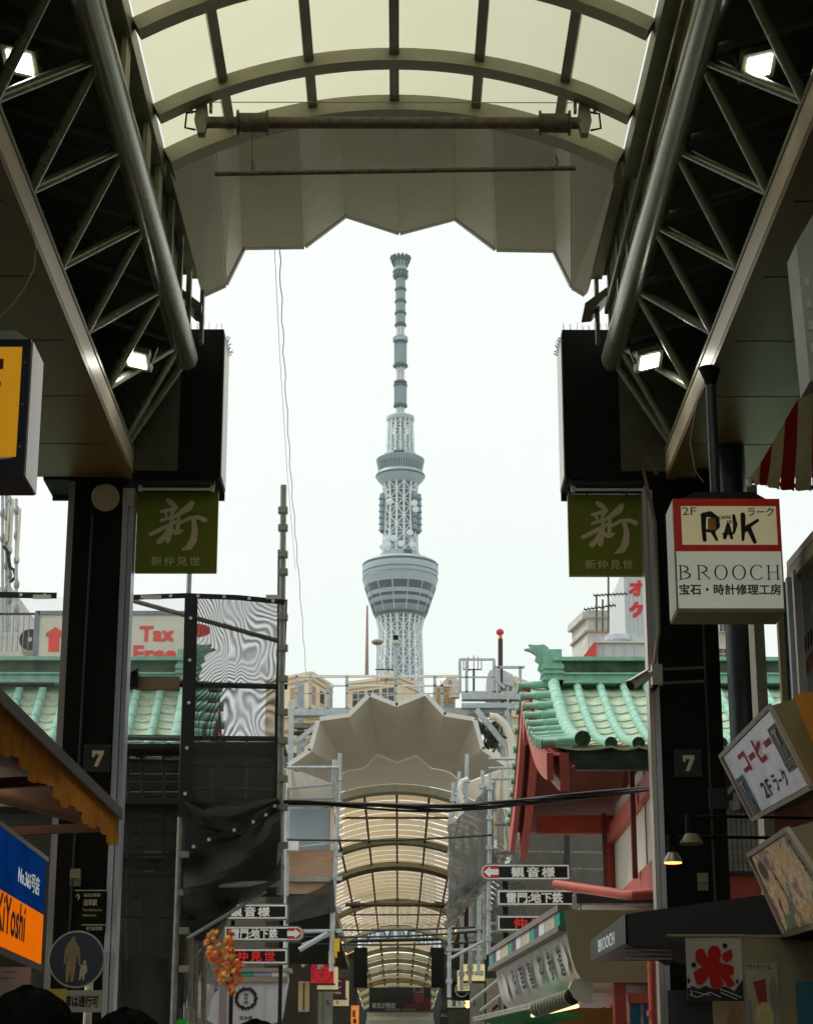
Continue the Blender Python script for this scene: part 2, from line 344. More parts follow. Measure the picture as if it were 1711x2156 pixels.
# ---- side clerestory, truss, deck, eaves per side
TX_, TH_ = 2.18, 7.5          # big tube
GX, GH = 2.76, 6.43           # gutter face and its foot
side = {-1: 'left', 1: 'right'}
bead = None
for s in (-1, 1):
    nm = 'beside the yellow hanging sign' if s < 0 else 'above the brooch shop sign'
    cw = T('clerestory_frame', 'narrow side glazing frame under the vault edge '+nm, 'window frame', (s*2.14, 6, H(7.6)), 'clerestory frames')
    for y in ribs:
        BX('post', K['rib'], cw, (s*2.15, y-.12, H(7.4)), (s*2.19, y+.12, H(8.34)))
    for y in (17.5, 18.35, 19.2): BX('post', K['olive'], cw, (s*2.13, y-.05, H(7.4)), (s*2.18, y+.05, H(8.4)))
    for h in (7.55, 8.0): BX('rail', K['olive'], cw, (XC+s*2.15, -4, H(h)-.03), (XC+s*2.19, 19.3, H(h)+.03))
    BX('rail', K['olive'], cw, (XC+s*2.03, YE+.12, H(8.42)), (XC+s*2.15, 19.45, H(8.5)))
    for i, y in enumerate(ribs[:-1]):
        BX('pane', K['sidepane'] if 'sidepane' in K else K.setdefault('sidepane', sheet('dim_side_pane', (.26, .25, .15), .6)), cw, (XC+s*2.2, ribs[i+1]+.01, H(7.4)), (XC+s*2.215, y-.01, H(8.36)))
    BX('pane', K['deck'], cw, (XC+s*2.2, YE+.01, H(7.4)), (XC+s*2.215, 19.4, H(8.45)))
    BX('top_cover', K['deck'], cw, (s*2.06, YE+.25, H(8.46)), (s*2.3, 19.44, H(8.5)))
    tr = T('roof_truss', 'steel tube roof truss with floodlights '+nm, 'truss', (s*TX_, 8, H(7)), 'side roof trusses')
    tp = [(s*TX_, -4, H(TH_)), (s*TX_, 19.35, H(TH_)), (s*TX_, 19.45, H(TH_)), (s*TX_, 19.5, H(TH_))]
    PA('chord', K['tube'], tr, tp, .122, 28, [.122, .122, .1, .05])
    TB('chord', K['olive'], tr, (s*(GX+.05), -4, H(6.76)), (s*(GX+.05), 19.9, H(6.76)), .05, 12)
    TB('chord', K['olive'], tr, (s*3.9, -4, H(8.05)), (s*3.9, 19.9, H(8.05)), .055, 12)
    y = 18.93
    while y > -3:
        a = V((s*(TX_+.06), y, H(TH_-.05)))
        for dy in (-.72, .70):
            b = V((s*(GX+.03), y+dy, H(6.76))); TB('diagonal', K['tube'], tr, a+V((0, dy*.06, 0)), b, .043, 12)
        b = V((s*3.88, y-.1, H(8.05))); TB('diagonal', K['olive'], tr, a+V((0, -.1, .04)), b, .04, 10)
        b = V((s*3.88, y+.7, H(8.05))); TB('diagonal', K['olive'], tr, V((s*(GX+.05), y+.72, H(6.78))), b, .034, 10); TB('diagonal', K['olive'], tr, V((s*(GX+.05), y+.72, H(6.78))), V((s*3.88, y-.1, H(8.05))), .03, 8)
        y -= 1.42
    TB('diagonal', K['tube'], tr, (s*(TX_+.06), 19.4, H(TH_-.06)), (s*(GX+.03), 19.75, H(6.74)), .05, 12)
    dk = T('side_roof_deck', 'dark seamed underside of the sloping side roof '+nm, 'roof', (s*3.4, 8, H(8)), 'side roof decks')
    y = 19.98
    first = None
    while y > -4:
        if first is None:
            first = MB().hexa([(s*2.3,y-.98,H(7.95)),(s*2.3,y,H(7.95)),(s*4.4,y,H(8.7)),(s*4.4,y-.98,H(8.7)),(s*2.3,y-.98,H(8.03)),(s*2.3,y,H(8.03)),(s*4.4,y,H(8.78)),(s*4.4,y-.98,H(8.78))]).out('deck_panel', K['deck'], dk)
        else: again(first, dk, (0, y-19.98, 0))
        y -= 1.0
    PR('end_panel', K['deck'], dk, [(s*2.3,19.985,H(6.5)),(s*4.45,19.985,H(6.5)),(s*4.45,19.985,H(8.8)),(s*2.3,19.985,H(8.03))], (0,.01,0))
    BX('back_panel', K['deck'], dk, (s*4.4, -4, H(6.5)), (s*4.46, 19.98, H(8.8)))
    so_ = T('eave_soffit', ('bronze brown' if s < 0 else 'dim olive')+' panelled eave soffit with pale gutter edge '+nm, 'soffit', (s*3.5, 8, H(GH)), 'eave soffits')
    ys = [20.0, 18.92, 17.55, 16.17, 14.8, 13.43, 12.06, 10.69, 9.32, 7.95, 6.58, 5.21, 3.84, 2.47, 1.1, -.27, -1.64, -3]
    for a, b in zip(ys[:-1], ys[1:]): BX('soffit_panel', K['soffit'], so_, (s*(GX+.1), b+.012, H(GH)), (s*4.38, a-.012, H(GH)+.04))
    BX('soffit_backing', K['deck'], so_, (s*(GX+.06), -4, H(GH)+.045), (s*4.36, 19.98, H(GH)+.07))
    BX('gutter_lip', K['soffit'], so_, (s*GX, -4, H(GH)-.03), (s*(GX+.095), 19.97, H(GH)+.03))
    BX('fascia', K['fascia'], so_, (s*(GX-.002), -4, H(GH)+.034), (s*(GX+.03), 19.98, H(GH)+.26))
    BX('fascia_cap', K['olive'], so_, (s*(GX-.012), -4, H(GH)+.264), (s*(GX+.06), 19.98, H(GH)+.3))
    m = MB(); m2 = MB(); y = 9.0
    while y < 19.9:
        m.ball((s*(GX+.02), y, H(GH)+.315), (.022, .03, .022), 6, 4); y += .085
    m.out('bulb_string', K['offw'], so_, kind='stuff')
    y = 9.0
    while y < 19.6:
        if math.sin(y*2.3) > -.35:
            for dx in (.05, -.02): m2.tube((s*(GX+.05), y, H(GH)+.31), (s*(GX+.06+dx), y+random.uniform(-.03, .03), H(GH)+.31+random.uniform(.1, .16)), .0035, 3)
        y += .06
    m2.out('bird_spikes', K['olive'], so_, kind='stuff')
    # end boxes over the pillars
    xi = -1.86 if s < 0 else 1.72; xo = s*3.69
    eb = T('end_box', 'black boxed beam end '+('left of the tower over the green sign' if s < 0 else 'over the green sign beside the shop light box'), 'beam end', (s*2.7, 20.3, H(GH)), 'black end boxes')
    BX('box_body', K['black'], eb, (xo, 20.0, H(GH)), (xi, 20.6, H(8.08)))
    BX('side_panel', K['champ'], eb, (xi+s*-.012*1, 20.03, H(GH)+.03), (xi-s*.002, 20.58, H(8.02)))
    BX('rear_lip', K['dark'], eb, (xo, 20.605, H(GH)-.06), (xi, 20.64, H(GH)+.2))
    m = MB()
    for k in range(14):
        for q in range(2): m.tube((xi+s*(.03+.065*k), 20.05, H(8.08)), (xi+s*(.03+.065*k+random.uniform(-.015,.015)), 20.05+random.uniform(-.02,.02), H(8.08)+random.uniform(.07,.11)), .0025, 3)
    for k in range(14):
        for q in range(2): m.tube((xi-s*.01, 20.05+.04*k, H(8.0)), (xi-s*random.uniform(.03,.06), 20.05+.04*k, H(8.0)+random.uniform(.0,.05)), .003, 3)
    m.out('bird_spikes', K['dark'], eb, kind='stuff')
    for yy in (20.12, 20.42):
        fx = T('tube_light', 'slim unlit fluorescent tube fitting under the black box, '+('front' if yy < 20.3 else 'rear')+' one '+('left of the tower' if s < 0 else 'right of the tower'), 'lamp', ((xi+s*.45), yy, H(GH)-.09), 'tube lights under the boxes')
        BX('casing', K['dark'], fx, (xi+s*.06, yy-.05, H(GH)-.05), (xi+s*.86, yy+.05, H(GH)-.003))
        TB('tube', K['white'], fx, (xi+s*.1, yy, H(GH)-.09), (xi+s*.82, yy, H(GH)-.09), .016, 12)
        for e in (.085, .835): BX('holder', K['offw'], fx, (xi+s*(e-.02), yy-.022, H(GH)-.115), (xi+s*(e+.02), yy+.022, H(GH)-.052))
    # hanging corner bracket lamp beside the vault end
    bk = T('corner_fixture', 'dark boxed fixture at the tube end '+('left' if s < 0 else 'right')+' of the sky opening', 'fixture', (s*2.0, 19.4, H(7.6)), 'corner fixtures')
    m = MB().prism([P(u, v, 19.3) for u, v in ([(373,600),(425,640),(424,655),(405,648),(372,612)] if s < 0 else [(1283,600),(1231,638),(1229,652),(1250,650),(1284,612)])], (0, .35, 0)); m.out('housing', K['olive'], bk)
    BX('hanger', K['olive'], bk, (s*2.02, 19.4, H(7.7)), (s*2.06, 19.5, H(8.42)))

# ---- floodlights in the trusses
K['flood'] = glow('floodlight_led', (1, 1, .95), 14)
for i, (u, v, y, tilt) in enumerate([(42,132,12.9,.25), (288,760,18.2,.25), (1597,140,12.9,-.25), (1367,762,18.2,-.25)]):
    c = P(u, v, y); fl = T('floodlight', ['lit square floodlight high in the left truss near the picture top', 'lit square floodlight in the left truss above the tube end', 'lit square floodlight high in the right truss near the picture top', 'lit square floodlight in the right truss above the tube end'][i], 'floodlight', c, 'truss floodlights')
    ax = V((math.cos(tilt), 0, -math.sin(tilt))); ay = V((0, .93, -.36)); nz = ax.cross(ay)  # lamp faces down and a little to the street end
    hw = .088
    def cr(a, b, k): return c+ax*a+ay*b+nz*k
    MB().hexa([cr(-.13,-.13,.006),cr(.13,-.13,.006),cr(.13,.13,.006),cr(-.13,.13,.006),cr(-.13,-.13,.07),cr(.13,-.13,.07),cr(.13,.13,.07),cr(-.13,.13,.07)]).out('housing', K['olive'], fl)
    MB().hexa([cr(-hw,-hw,-.004),cr(hw,-hw,-.004),cr(hw,hw,-.004),cr(-hw,hw,-.004),cr(-hw,-hw,.004),cr(hw,-hw,.004),cr(hw,hw,.004),cr(-hw,hw,.004)]).out('led_panel', K['flood'], fl)
    for q in (-1, 1): MB().bar(cr(q*.14, 0, .03), cr(q*.14, 0, .22), .012, .04, ay).out('bracket', K['dark'], fl)
    MB().bar(cr(-.146, 0, .22), cr(.146, 0, .22), .012, .04, ay).out('bracket', K['dark'], fl)

# ================================================================== near folded canopy
cano = T('folded_canopy', 'folded plate canopy at the arcade mouth just above the tower', 'canopy', (0, 18, H(8.6)))
outer = [(427,621),(473,600),(512,521),(640,519),(727,453),(841,490),(958,459),(1045,525),(1168,527),(1206,605),(1233,621)]
inner = [(352,338),(450,302),(499,262),(629,258),(716,203),(835,226),(957,205),(1036,262),(1163,264),(1206,306),(1304,338)]
YO, YI = 19.5, 16.78
op = [P(u, v, YO) for u, v in outer]; ip = [P(u, v, YI) for u, v in inner]
for i in range(10):
    n_ = (op[i+1]-op[i]).cross(ip[i]-op[i]).normalized()
    if n_.z < 0: n_ = -n_
    g = .001; d = (op[i+1]-op[i]).normalized()*g; e = (ip[i+1]-ip[i]).normalized()*g
    a, b, c, dd = op[i]+d, op[i+1]-d, ip[i+1]-e, ip[i]+e
    MB().hexa([a, b, c, dd]+[q+n_*.05 for q in (a, b, c, dd)]).out('canopy_panel', K['canopy'], cano)
for i in range(10):
    BR('edge_trim', K['canopyw'], cano, op[i]+V((0,.03,.03)), op[i+1]+V((0,.03,.03)), .06, .07)
for i in range(1, 10):
    up = V((0,0,.03)); BR('fold_strip', K['canopy'], cano, op[i]+up, ip[i]+up, .05, .03)

# ================================================================== banner winch
def winch(name, label, yc, u0, u1, vp, du, r, rd, vrod, ur0, ur1, matp, fine=True):
    a, b = P(u0, vp, yc), P(u1, vp, yc); wn = T(name, label, 'winch', (0, yc, a.z))
    b.z = a.z
    TB('roller_pipe', matp, wn, a, b, r, 18)
    for k in du:
        c = P(k, vp, yc); c.z = a.z; hw = .115*(r/.052)
        TB('drum', K['rust'], wn, c-V((hw,0,0)), c+V((hw,0,0)), rd, 20)
        for q in (-1, 1): TB('flange', matp, wn, c+V((q*(hw+.004),0,0)), c+V((q*(hw+.02),0,0)), rd*1.3, 20)
    ra, rb = P(ur0, vrod[0], yc), P(ur1, vrod[1], yc)
    TB('banner_rod', K['rust'], wn, ra, rb, r*.42, 12)
    for k in du:
        c = P(k, vp, yc); c.z = a.z; t = (c.x-ra.x)/(rb.x-ra.x); q = ra.lerp(rb, t)
        TB('wire', matp, wn, c-V((0,0,rd)), q, .004*(r/.052), 5)
        MB().path([q+V((.0,0,.12))*(r/.052), q+V((.02,0,.06))*(r/.052), q], .01*(r/.052), 6).out('hook', matp, wn)
    return wn, a, b
wn, a, b = winch('banner_winch', 'rusty horizontal winch pipe with two drums hanging below the milky vault', 15.85, 432, 1222, 258, (532, 1167), .052, .085, (366, 354), 452, 1211, K['rust'])
for q, e in ((-1, a), (1, b)):
    MB().prism([e+V((q*.06, -.05, -.12)), e+V((q*.0, -.05, -.12)), e+V((-q*.03, -.05, .02)), e+V((-q*.01, -.05, .2)), e+V((q*.07, -.05, .2)), e+V((q*.09, -.05, .0))], (0, .1, 0)).out('end_bracket', K['olive'], wn)
    for dx in (-.05, .12): BX('hanger', K['olive'], wn, (e.x+q*dx-.012, 15.78, e.z+.08), (e.x+q*dx+.012, 15.84, arc(abs(e.x-XC)).z-.08))
    MB().path([e+V((q*.06,-.02,.1)), e+V((q*.16,-.02,.08)), e+V((q*.17,-.02,-.06)), e+V((q*.08,-.02,-.08))], .01, 6).out('hose', K['black'], wn)
BX('rest_wire', K['olive'], wn, (P(440,214,15.6).x, 15.6, P(800,216,15.6).z), (P(1205,214,15.6).x, 15.606, P(800,216,15.6).z+.006))

# ================================================================== pillars
pl_ = T('arcade_pillar', 'black pillar numbered 7 with a round speaker, beside the orange awning', 'pillar', (-3.1, 20.25, 0), 'numbered arcade pillars')
BX('shaft', K['black'], pl_, (-3.36, 20.05, 0), (-2.86, 20.5, H(GH)))
BX('edge_strip', K['champ'], pl_, (-3.43, 20.08, 0), (-3.365, 20.4, H(GH)-.01))
BX('channel', K['alu'], pl_, (-2.855, 20.03, 0), (-2.80, 20.3, H(GH)-.12))
BX('channel', K['alu'], pl_, (-2.793, 20.06, 0), (-2.745, 20.3, H(GH)-.12))
BX('channel_cap', K['champ'], pl_, (-2.86, 20.02, H(GH)-.3), (-2.742, 20.31, H(GH)-.11))
BX('capital', K['black'], pl_, (-3.69, 20.02, H(GH)-.02), (-2.76, 20.62, H(GH)-.003))
TB('conduit', K['dark'], pl_, (-3.22, 20.03, .3), (-3.16, 20.03, H(GH)-.4), .014, 8)
pr_ = T('arcade_pillar', 'black pillar numbered 7 carrying the security camera, beside the green roof', 'pillar', (2.85, 20.25, 0), 'numbered arcade pillars')
BX('shaft', K['black'], pr_, (2.62, 20.05, 0), (3.09, 20.5, H(GH)))
BX('channel', K['alu'], pr_, (2.565, 20.03, 0), (2.615, 20.3, H(GH)-.12))
BX('channel', K['champ'], pr_, (2.515, 20.06, 0), (2.56, 20.3, H(GH)-.12))
BX('edge_strip', K['champ'], pr_, (3.095, 20.08, 0), (3.115, 20.3, H(GH)-.1))
for zz in (P(1440,1408,20).z, P(1440,1437,20).z):
    m = MB()
    for k in range(22):
        c = V((2.64+.02*k, 20.035, zz+.001*k)); m.path([c+V((-.013,0,0)), c+V((0,-.004,.013)), c+V((.013,0,0)), c+V((0,-.004,-.013)), c+V((-.013,0,0))], .0035, 4)
    m.out('chain', K['galvd'], pr_, kind='stuff')
conp = [P(u, v, 20.0) for u, v in [(1382,1000),(1360,960),(1352,985),(1366,1040),(1378,1100),(1384,1250),(1386,1330),(1380,1372),(1376,1398)]]
PA('power_conduit', mat('tan_conduit', (.24, .19, .12), .6), pr_, conp, .018, 8)
# plates, sockets
for par, u, v in ((pl_, 205, 1597), (pr_, 1447, 1607)):
    x0, x1, z0, z1 = rect(u-29, v-29, u+29, v+29, 20.045)
    pt = BX('number_plate', K['dark'], par, (x0, 20.03, z0), (x1, 20.049, z1))
    f = plane((x0,20.03,z0),(x1,20.03,z0),(x0,20.03,z1), .003)
    INK(pt, 'number', f, (0,0,100,100), K['signtan'], polys=[[(32,22),(74,22),(74,34),(54,80),(40,80),(57,36),(42,36),(42,46),(32,46)]])
    for q in ((x0+.02,z0+.02),(x1-.02,z0+.02),(x0+.02,z1-.02),(x1-.02,z1-.02)): TB('bolt', K['galvd'], pt, (q[0],20.03,q[1]), (q[0],20.022,q[1]), .006, 6)
for par, u, v in ((pl_, 160, 3512/1.9), (pr_, 1478, 1857)):
    x0, x1, z0, z1 = rect(u-11, v-18, u+11, v+18, 20.045); zm = (z0+z1)/2
    BX('socket_cover', K['khaki'], par, (x0, 20.0, zm-.005), (x1, 20.045, z1)); BX('socket_box', K['olive'], par, (x0, 20.02, z0), (x1, 20.046, zm-.008))
f = fplane(160, 1875, 222, 1960, 20.045, .006)
nb = BD('station_notice', K['black'], pl_, 156, 1872, 225, 1965, 20.03, .015)
f = fplane(156, 1872, 225, 1965, 20.03, .003)
TX(nb, '東武浅草駅', f, K['signtan'], .01, (.28,.82,.8,.9)); TX(nb, '浅草駅', f, K['signtan'], .02, (.28,.62,.7,.77)); TX(nb, 'Tobu Asakusa Line', f, K['signtan'], 0, (.26,.5,.85,.56)); TX(nb, 'Asakusa Sta.', f, K['signtan'], 0, (.26,.38,.7,.44)); TX(nb, '↑', f, K['signtan'], .01, (.03,.74,.18,.9))
INK(nb, 'rule_line', f, (0,0,100,100), K['signtan'], polys=[[(0,2),(100,2),(100,4),(0,4)], [(25,80),(100,80),(100,82),(25,82)]])
TX(nb, '地下鉄浅草駅', f, K['signtan'], .01, (.4,.06,.9,.15))
# speaker
sp = T('round_speaker', 'round horn speaker on the pillar under the black box', 'speaker', P(221,1048,19.9))
c = P(221, 1046, 19.86); ax = V((.35, -.85, -.45)).normalized()
MB().lathe(c-ax*.12, [(.05,0),(.09,.01),(.115,.03),(.125,.1),(.135,.17)], 28, ax).out('housing', K['khaki'], sp)
MB().lathe(c+ax*.04, [(.125,0),(.125,.012)], 28, ax).out('grille', K['dark'], sp)
MB().lathe(c+ax*.03, [(.136,0),(.142,.005),(.142,.028),(.128,.03)], 28, ax).out('rim', K['khaki'], sp)
TB('bracket', K['dark'], sp, c-ax*.12, (c.x, 20.05, c.z+.02), .025, 8)
# security camera on the right pillar
cc = T('security_camera', 'beige bullet security camera strapped to the right pillar', 'camera', P(1360,1430,19.9))
a, b = P(1327,1443,19.75), P(1362,1422,19.85); TB('barrel', K['champ'], cc, a, b, .052, 16); TB('lens_hood', K['black'], cc, a-(b-a).normalized()*.012, a+(b-a).normalized()*.02, .05, 16)
BR('sun_shield', K['champ'], cc, a+V((0,0,.055))-(b-a).normalized()*.03, b+V((0,0,.055)), .1, .012)
BD('junction_box', K['offw'], cc, 1372, 1398, 1394, 1440, 19.86, .1); TB('arm', K['offw'], cc, b, P(1376,1415,19.9), .03, 12)
BR('clamp', K['black'], cc, P(1372,1453,19.9), P(1396,1415,19.96), .05, .05)

# ================================================================== green hanging signs
K['signlit'] = K['signtan']
for s, (u0, v0, u1, v1), lab in ((-1, (287,1036,458,1205), 'square olive sign reading shin hung on the left pillar'), (1, (1196,1042,1364,1212), 'square olive sign reading shin hung on the right pillar')):
    x0, x1, z0, z1 = rect(u0, v0, u1, v1, 20.3); g = T('hanging_street_sign', lab, 'sign', ((x0+x1)/2, 20.32, z0), 'olive street name signs')
    BX('board', K['signgreen'], g, (x0, 20.3, z0), (x1, 20.36, z1))
    f = plane((x0,20.3,z0),(x1,20.3,z0),(x0,20.3,z1), .003)
    INK(g, 'brush_lettering', f, (85,140,795,832), K['signtan'], strokes=[([(350,212),(385,235),(425,268)],[38,52,26]), ([(300,312),(370,296),(428,280)],[26,34,36]), ([(335,322),(352,372)],[26,18]), ([(405,300),(380,362)],[36,24]), ([(300,388),(370,368),(445,345)],[30,26,30]),
        ([(212,508),(320,455),(448,392)],[36,38,30]), ([(395,385),(385,480),(365,565)],[36,42,44]), ([(372,462),(335,530),(290,572)],[30,44,48]), ([(395,470),(430,498),(470,492)],[30,38,30]), ([(430,500),(490,478)],[26,22]),
        ([(565,240),(540,275),(430,352)],[48,62,34]), ([(455,345),(452,420),(445,500)],[30,36,36]), ([(475,410),(545,372),(620,362),(685,388)],[28,34,36,44]), ([(585,380),(600,470),(588,560),(555,618),(495,645)],[40,50,66,58,16])])
    TX(g, '新仲見世', f, K['signtan'], .012, (.2,.08,.795,.195), kern=1.25)
    for q in (.25, .75): TB('hanger', K['dark'], g, (x0+(x1-x0)*q, 20.33, z1), (x0+(x1-x0)*q, 20.33, H(GH)-.0), .01, 6)

# ================================================================== shop fronts that line the arcade
wl = T('shop_building', 'dark shop row along the left side of the arcade behind the awning', 'building', (-6, 6, 0))
BX('wall', mat('dark_shop_wall', (.05, .045, .04), .8), wl, (-8, -8, 0), (-4.62, 17.5, 9.2))
for y in range(-6, 17, 3): BX('shop_window', K['glass'], wl, (-4.61, y, .4), (-4.58, y+2.4, 2.6))
wr = T('shop_building', 'shop row with grey window frames along the right side of the arcade', 'building', (6, 6, 0))
BX('wall', K['dark'], wr, (4.1, -8, 0), (7.5, 19.0, 9.2))
for y in range(-6, 14, 3): BX('shop_window', K['glass'], wr, (4.07, y, .4), (4.09, y+2.4, 2.6))
# window bay on the right: posts, head beam and glazing that looks onto the bright street
def rq(name, m, u0, v0, u1, v1, y, th=.08): return BD(name, m, wr, u0, v0, u1, v1, y, th)
PR('head_beam', K['champ'], wr, [P(1655,1183,17.6), P(1655,1200,17.6), P(1790,1040,14), P(1790,1020,14)], (.12, .1, 0))
PR('head_beam', K['khaki'], wr, [P(1655,1202,17.6), P(1655,1232,17.6), P(1790,1075,14), P(1790,1042,14)], (.12, .1, 0))
rq('window_post', K['khaki'], 1640, 1255, 1652, 1480, 17.6); rq('window_post', K['alu'], 1662, 1215, 1676, 1470, 17.2); rq('window_post', K['champ'], 1676, 1200, 1692, 1480, 17.0)
rq('pane', K['glass'], 1652, 1225, 1662, 1480, 17.7, .02)
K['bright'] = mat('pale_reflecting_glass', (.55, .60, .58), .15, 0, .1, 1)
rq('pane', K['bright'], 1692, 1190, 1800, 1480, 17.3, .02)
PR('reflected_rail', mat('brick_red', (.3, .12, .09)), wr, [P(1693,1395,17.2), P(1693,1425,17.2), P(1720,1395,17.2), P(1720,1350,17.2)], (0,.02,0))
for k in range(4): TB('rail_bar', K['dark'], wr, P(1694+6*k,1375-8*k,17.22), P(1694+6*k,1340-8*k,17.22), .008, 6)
gr = mat('speckled_granite', (.33, .31, .25), .6, 0, .5, 60)
BD('stone_column', gr, None, 1600, 1020, 1622, 2160, 18.4, .3, label='narrow speckled granite column behind the brooch sign', cat='column')
x0, x1, z0, z1 = rect(1541, 1290, 1602, 1700, 18.8)
col = T('round_duct', 'wide blue black round duct hanging right of the second pillar', 'duct', ((x0+x1)/2, 19.0, 0)); TB('shaft', mat('blue_black_steel', (.022, .036, .042), .4, .2, .3, 2), col, ((x0+x1)/2, 19.0, z0), ((x0+x1)/2, 19.0, H(GH)), (x1-x0)/2, 28)
BX('collar', K['dark'], col, (x0-.02, 18.82, H(3.0)), (x1+.02, 19.18, H(3.06)))
dp = T('downpipe', 'thin black downpipe between the second pillar and the steel column', 'pipe', P(1513,2100,19.7))
x0, x1, z0, z1 = rect(1498, 1290, 1528, 2100, 19.7); BX('pipe_body', K['black'], dp, (x0, 19.7, 0), (x1, 19.85, H(GH)-.01)); BX('pipe_bracket', K['dark'], dp, (x0-.03, 19.66, H(2.95)), (x1+.02, 19.7, H(3.15)))
# striped awning above
K['cstripe'] = sheet('cream_awning_cloth', (.50, .44, .24), .35, var=.12, scale=6); K['rstripe'] = sheet('red_awning_cloth', (.33, .022, .016), .3, var=.1, scale=6)
aw = T('striped_awning', 'red and cream striped awning above the brooch shop sign', 'awning', P(1660,1025,16.2))
crn, far = P(1578,1010,16.2), P(1800,1030,16.2)
top = [(1625,932),(1652,885),(1680,838),(1711,792),(1745,742),(1790,680)]; bot = [(1612,1024),(1640,1031),(1672,1033),(1708,1033),(1745,1033),(1790,1033)]
pt = (1578,1008); pb = (1600,1020); tt = [(1600,975)]+top; bb = [pb]+bot
for i in range(6):
    ta, tb, ba, bb_ = P(*tt[i], 15.2), P(*tt[i+1], 15.2), P(*bb[i], 16.2), P(*bb[i+1], 16.2)
    MB().grid(lambda a, b: (ta.lerp(tb, a)).lerp(ba.lerp(bb_, a), b)+V((0, .05*math.sin(b*math.pi)+.02*math.sin(9*a+5*b), -.06*math.sin(b*math.pi))), 4, 8).out('awning_stripe', K['rstripe' if i % 2 == 0 else 'cstripe'], aw)
MB().poly([P(1578,1005,16.2), P(1600,975,15.2), P(1600,1020,16.2), P(1590,1022,16.2)]).out('awning_end', K['cstripe'], aw)
TB('front_bar', K['dark'], aw, P(1570,1012,16.25), P(1800,1036,16.25), .02, 8); BD('tip_bracket', K['white'], aw, 1572, 1006, 1581, 1022, 16.2, .04)
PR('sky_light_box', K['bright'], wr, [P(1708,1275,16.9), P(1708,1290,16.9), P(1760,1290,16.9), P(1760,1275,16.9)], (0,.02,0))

# ================================================================== light-box sign: cafe and brooch shop
K['box_red'] = mat('sign_red', (.40, .02, .012), .4, emit=.12); K['box_cream'] = mat('sign_cream_panel', (.62, .55, .32), .45, emit=.22, var=.05); K['box_white'] = mat('sign_white_panel', (.58, .62, .50), .45, emit=.22, var=.08, scale=1.5)
sy = 16.5
x0, x1, z0, z1 = rect(1420, 1050, 1646, 1283, sy)
sg = T('hanging_light_box', 'hanging light box with RAK cafe panel over BROOCH repair shop panel', 'sign', ((x0+x1)/2, sy+.25, z0))
BX('casing', K['khaki'], sg, (x0+.004, sy+.012, z0-.02), (x1-.004, sy+.45, z1))
BX('side_panel', K['offw'], sg, (x0-.004, sy+.02, z0+.0), (x0+.002, sy+.44, z1-.01))
zm = P(1530, 1160, sy).z
BX('red_frame', K['box_red'], sg, (x0, sy, zm), (x1, sy+.011, z1))
cx0, cx1, cz0, cz1 = rect(1434, 1066, 1634, 1147, sy); BX('cream_panel', K['box_cream'], sg, (cx0, sy-.004, cz0), (cx1, sy-.001, cz1))
BX('white_panel', K['box_white'], sg, (x0+.012, sy-.001, z0+.012), (x1-.012, sy+.011, zm-.004))
for q in (x0, x1-.012): BX('corner_strip', K['khaki'], sg, (q, sy-.003, z0-.012), (q+.0115, sy+.0115, zm-.002))
f = plane((cx0,sy-.004,cz0),(cx1,sy-.004,cz0),(cx0,sy-.004,cz1), .002)
fr = (480, 265, 1300, 600)
TX(sg, '2F', f, K['ink'], 0, (.012,.77,.16,.97)); TX(sg, 'ラーク', f, mat('maroon_print', (.25,.05,.02)), .012, (.70,.74,.975,.96))
INK(sg, 'logo', f, fr, K['ink'], strokes=[([(672,350),(668,450),(672,560)],[48,40,36]), ([(665,345),(730,335),(785,375),(790,440),(750,480),(700,480)],[40,52,44,40,36,30]), ([(740,480),(775,560)],[40,24]),
    ([(880,425),(845,540)],[30,34]), ([(880,430),(905,545)],[30,26]), ([(835,510),(915,505)],[22,22]), ([(930,350),(940,430),(925,500)],[26,40,20]), ([(1010,345),(1008,450),(1000,560)],[44,40,26]), ([(1135,392),(1060,440),(1020,480)],[26,34,40]), ([(1050,450),(1100,580)],[46,34])])
INK(sg, 'logo_window', f, fr, mat('orange_print', (.55,.25,.08)), polys=[[(705,375),(775,372),(772,478),(703,475)]], k0=.012)
TX(sg, 'CAFFE', f, K['ink'], .03, (.39,.66,.52,.75)); TX(sg, 'DE', f, K['ink'], .03, (.475,.55,.53,.63))
f = plane((x0,sy-.001,z0),(x1,sy-.001,z0),(x0,sy-.001,zm), .002)
fr = (455, 665, 1365, 1135)
def serif(x, w):  # upright with serifs
    return [([(x, 785),(x, 895)], w), ([(x-14, 784),(x+14, 784)], 5), ([(x-14, 896),(x+14, 896)], 5)]
def ring(cx, cy, rx, ry, a0, a1, n=18):
    pts = [(cx+rx*math.cos(a0+(a1-a0)*i/n), cy+ry*math.sin(a0+(a1-a0)*i/n)) for i in range(n+1)]
    return [(pts, [5+9*abs(math.cos(a0+(a1-a0)*i/n))**1.5 for i in range(n+1)])]
for st in (serif(496,13)+ring(505,812,52,27,-1.57,1.57)+ring(505,868,68,29,-1.57,1.57), serif(650,13)+ring(662,814,55,30,-1.57,1.57)+[([(680,842),(740,897)],[12,8])], ring(836,840,50,58,0,6.28), ring(988,840,52,58,0,6.28), ring(1142,840,54,58,.75,5.5), serif(1240,13)+serif(1315,13)+[([(1240,838),(1315,838)],5)]): INK(sg, 'letter', f, fr, K['ink'], strokes=st)
TX(sg, '宝石・時計修理工房', f, K['ink'], .022, (.025,.245,.968,.43))
hx = P(1511, 900, sy).x
TB('hanger_pole', mat('blue_grey_pole', (.09,.10,.12), .4, .3), sg, (hx, sy+.3, z1), (hx, sy+.3, H(GH)-.16), .045, 20); MB().lathe((hx, sy+.3, H(GH)-.17), [(.046,0),(.06,.06),(.1,.16)], 20).out('ceiling_flange', K['black'], sg)
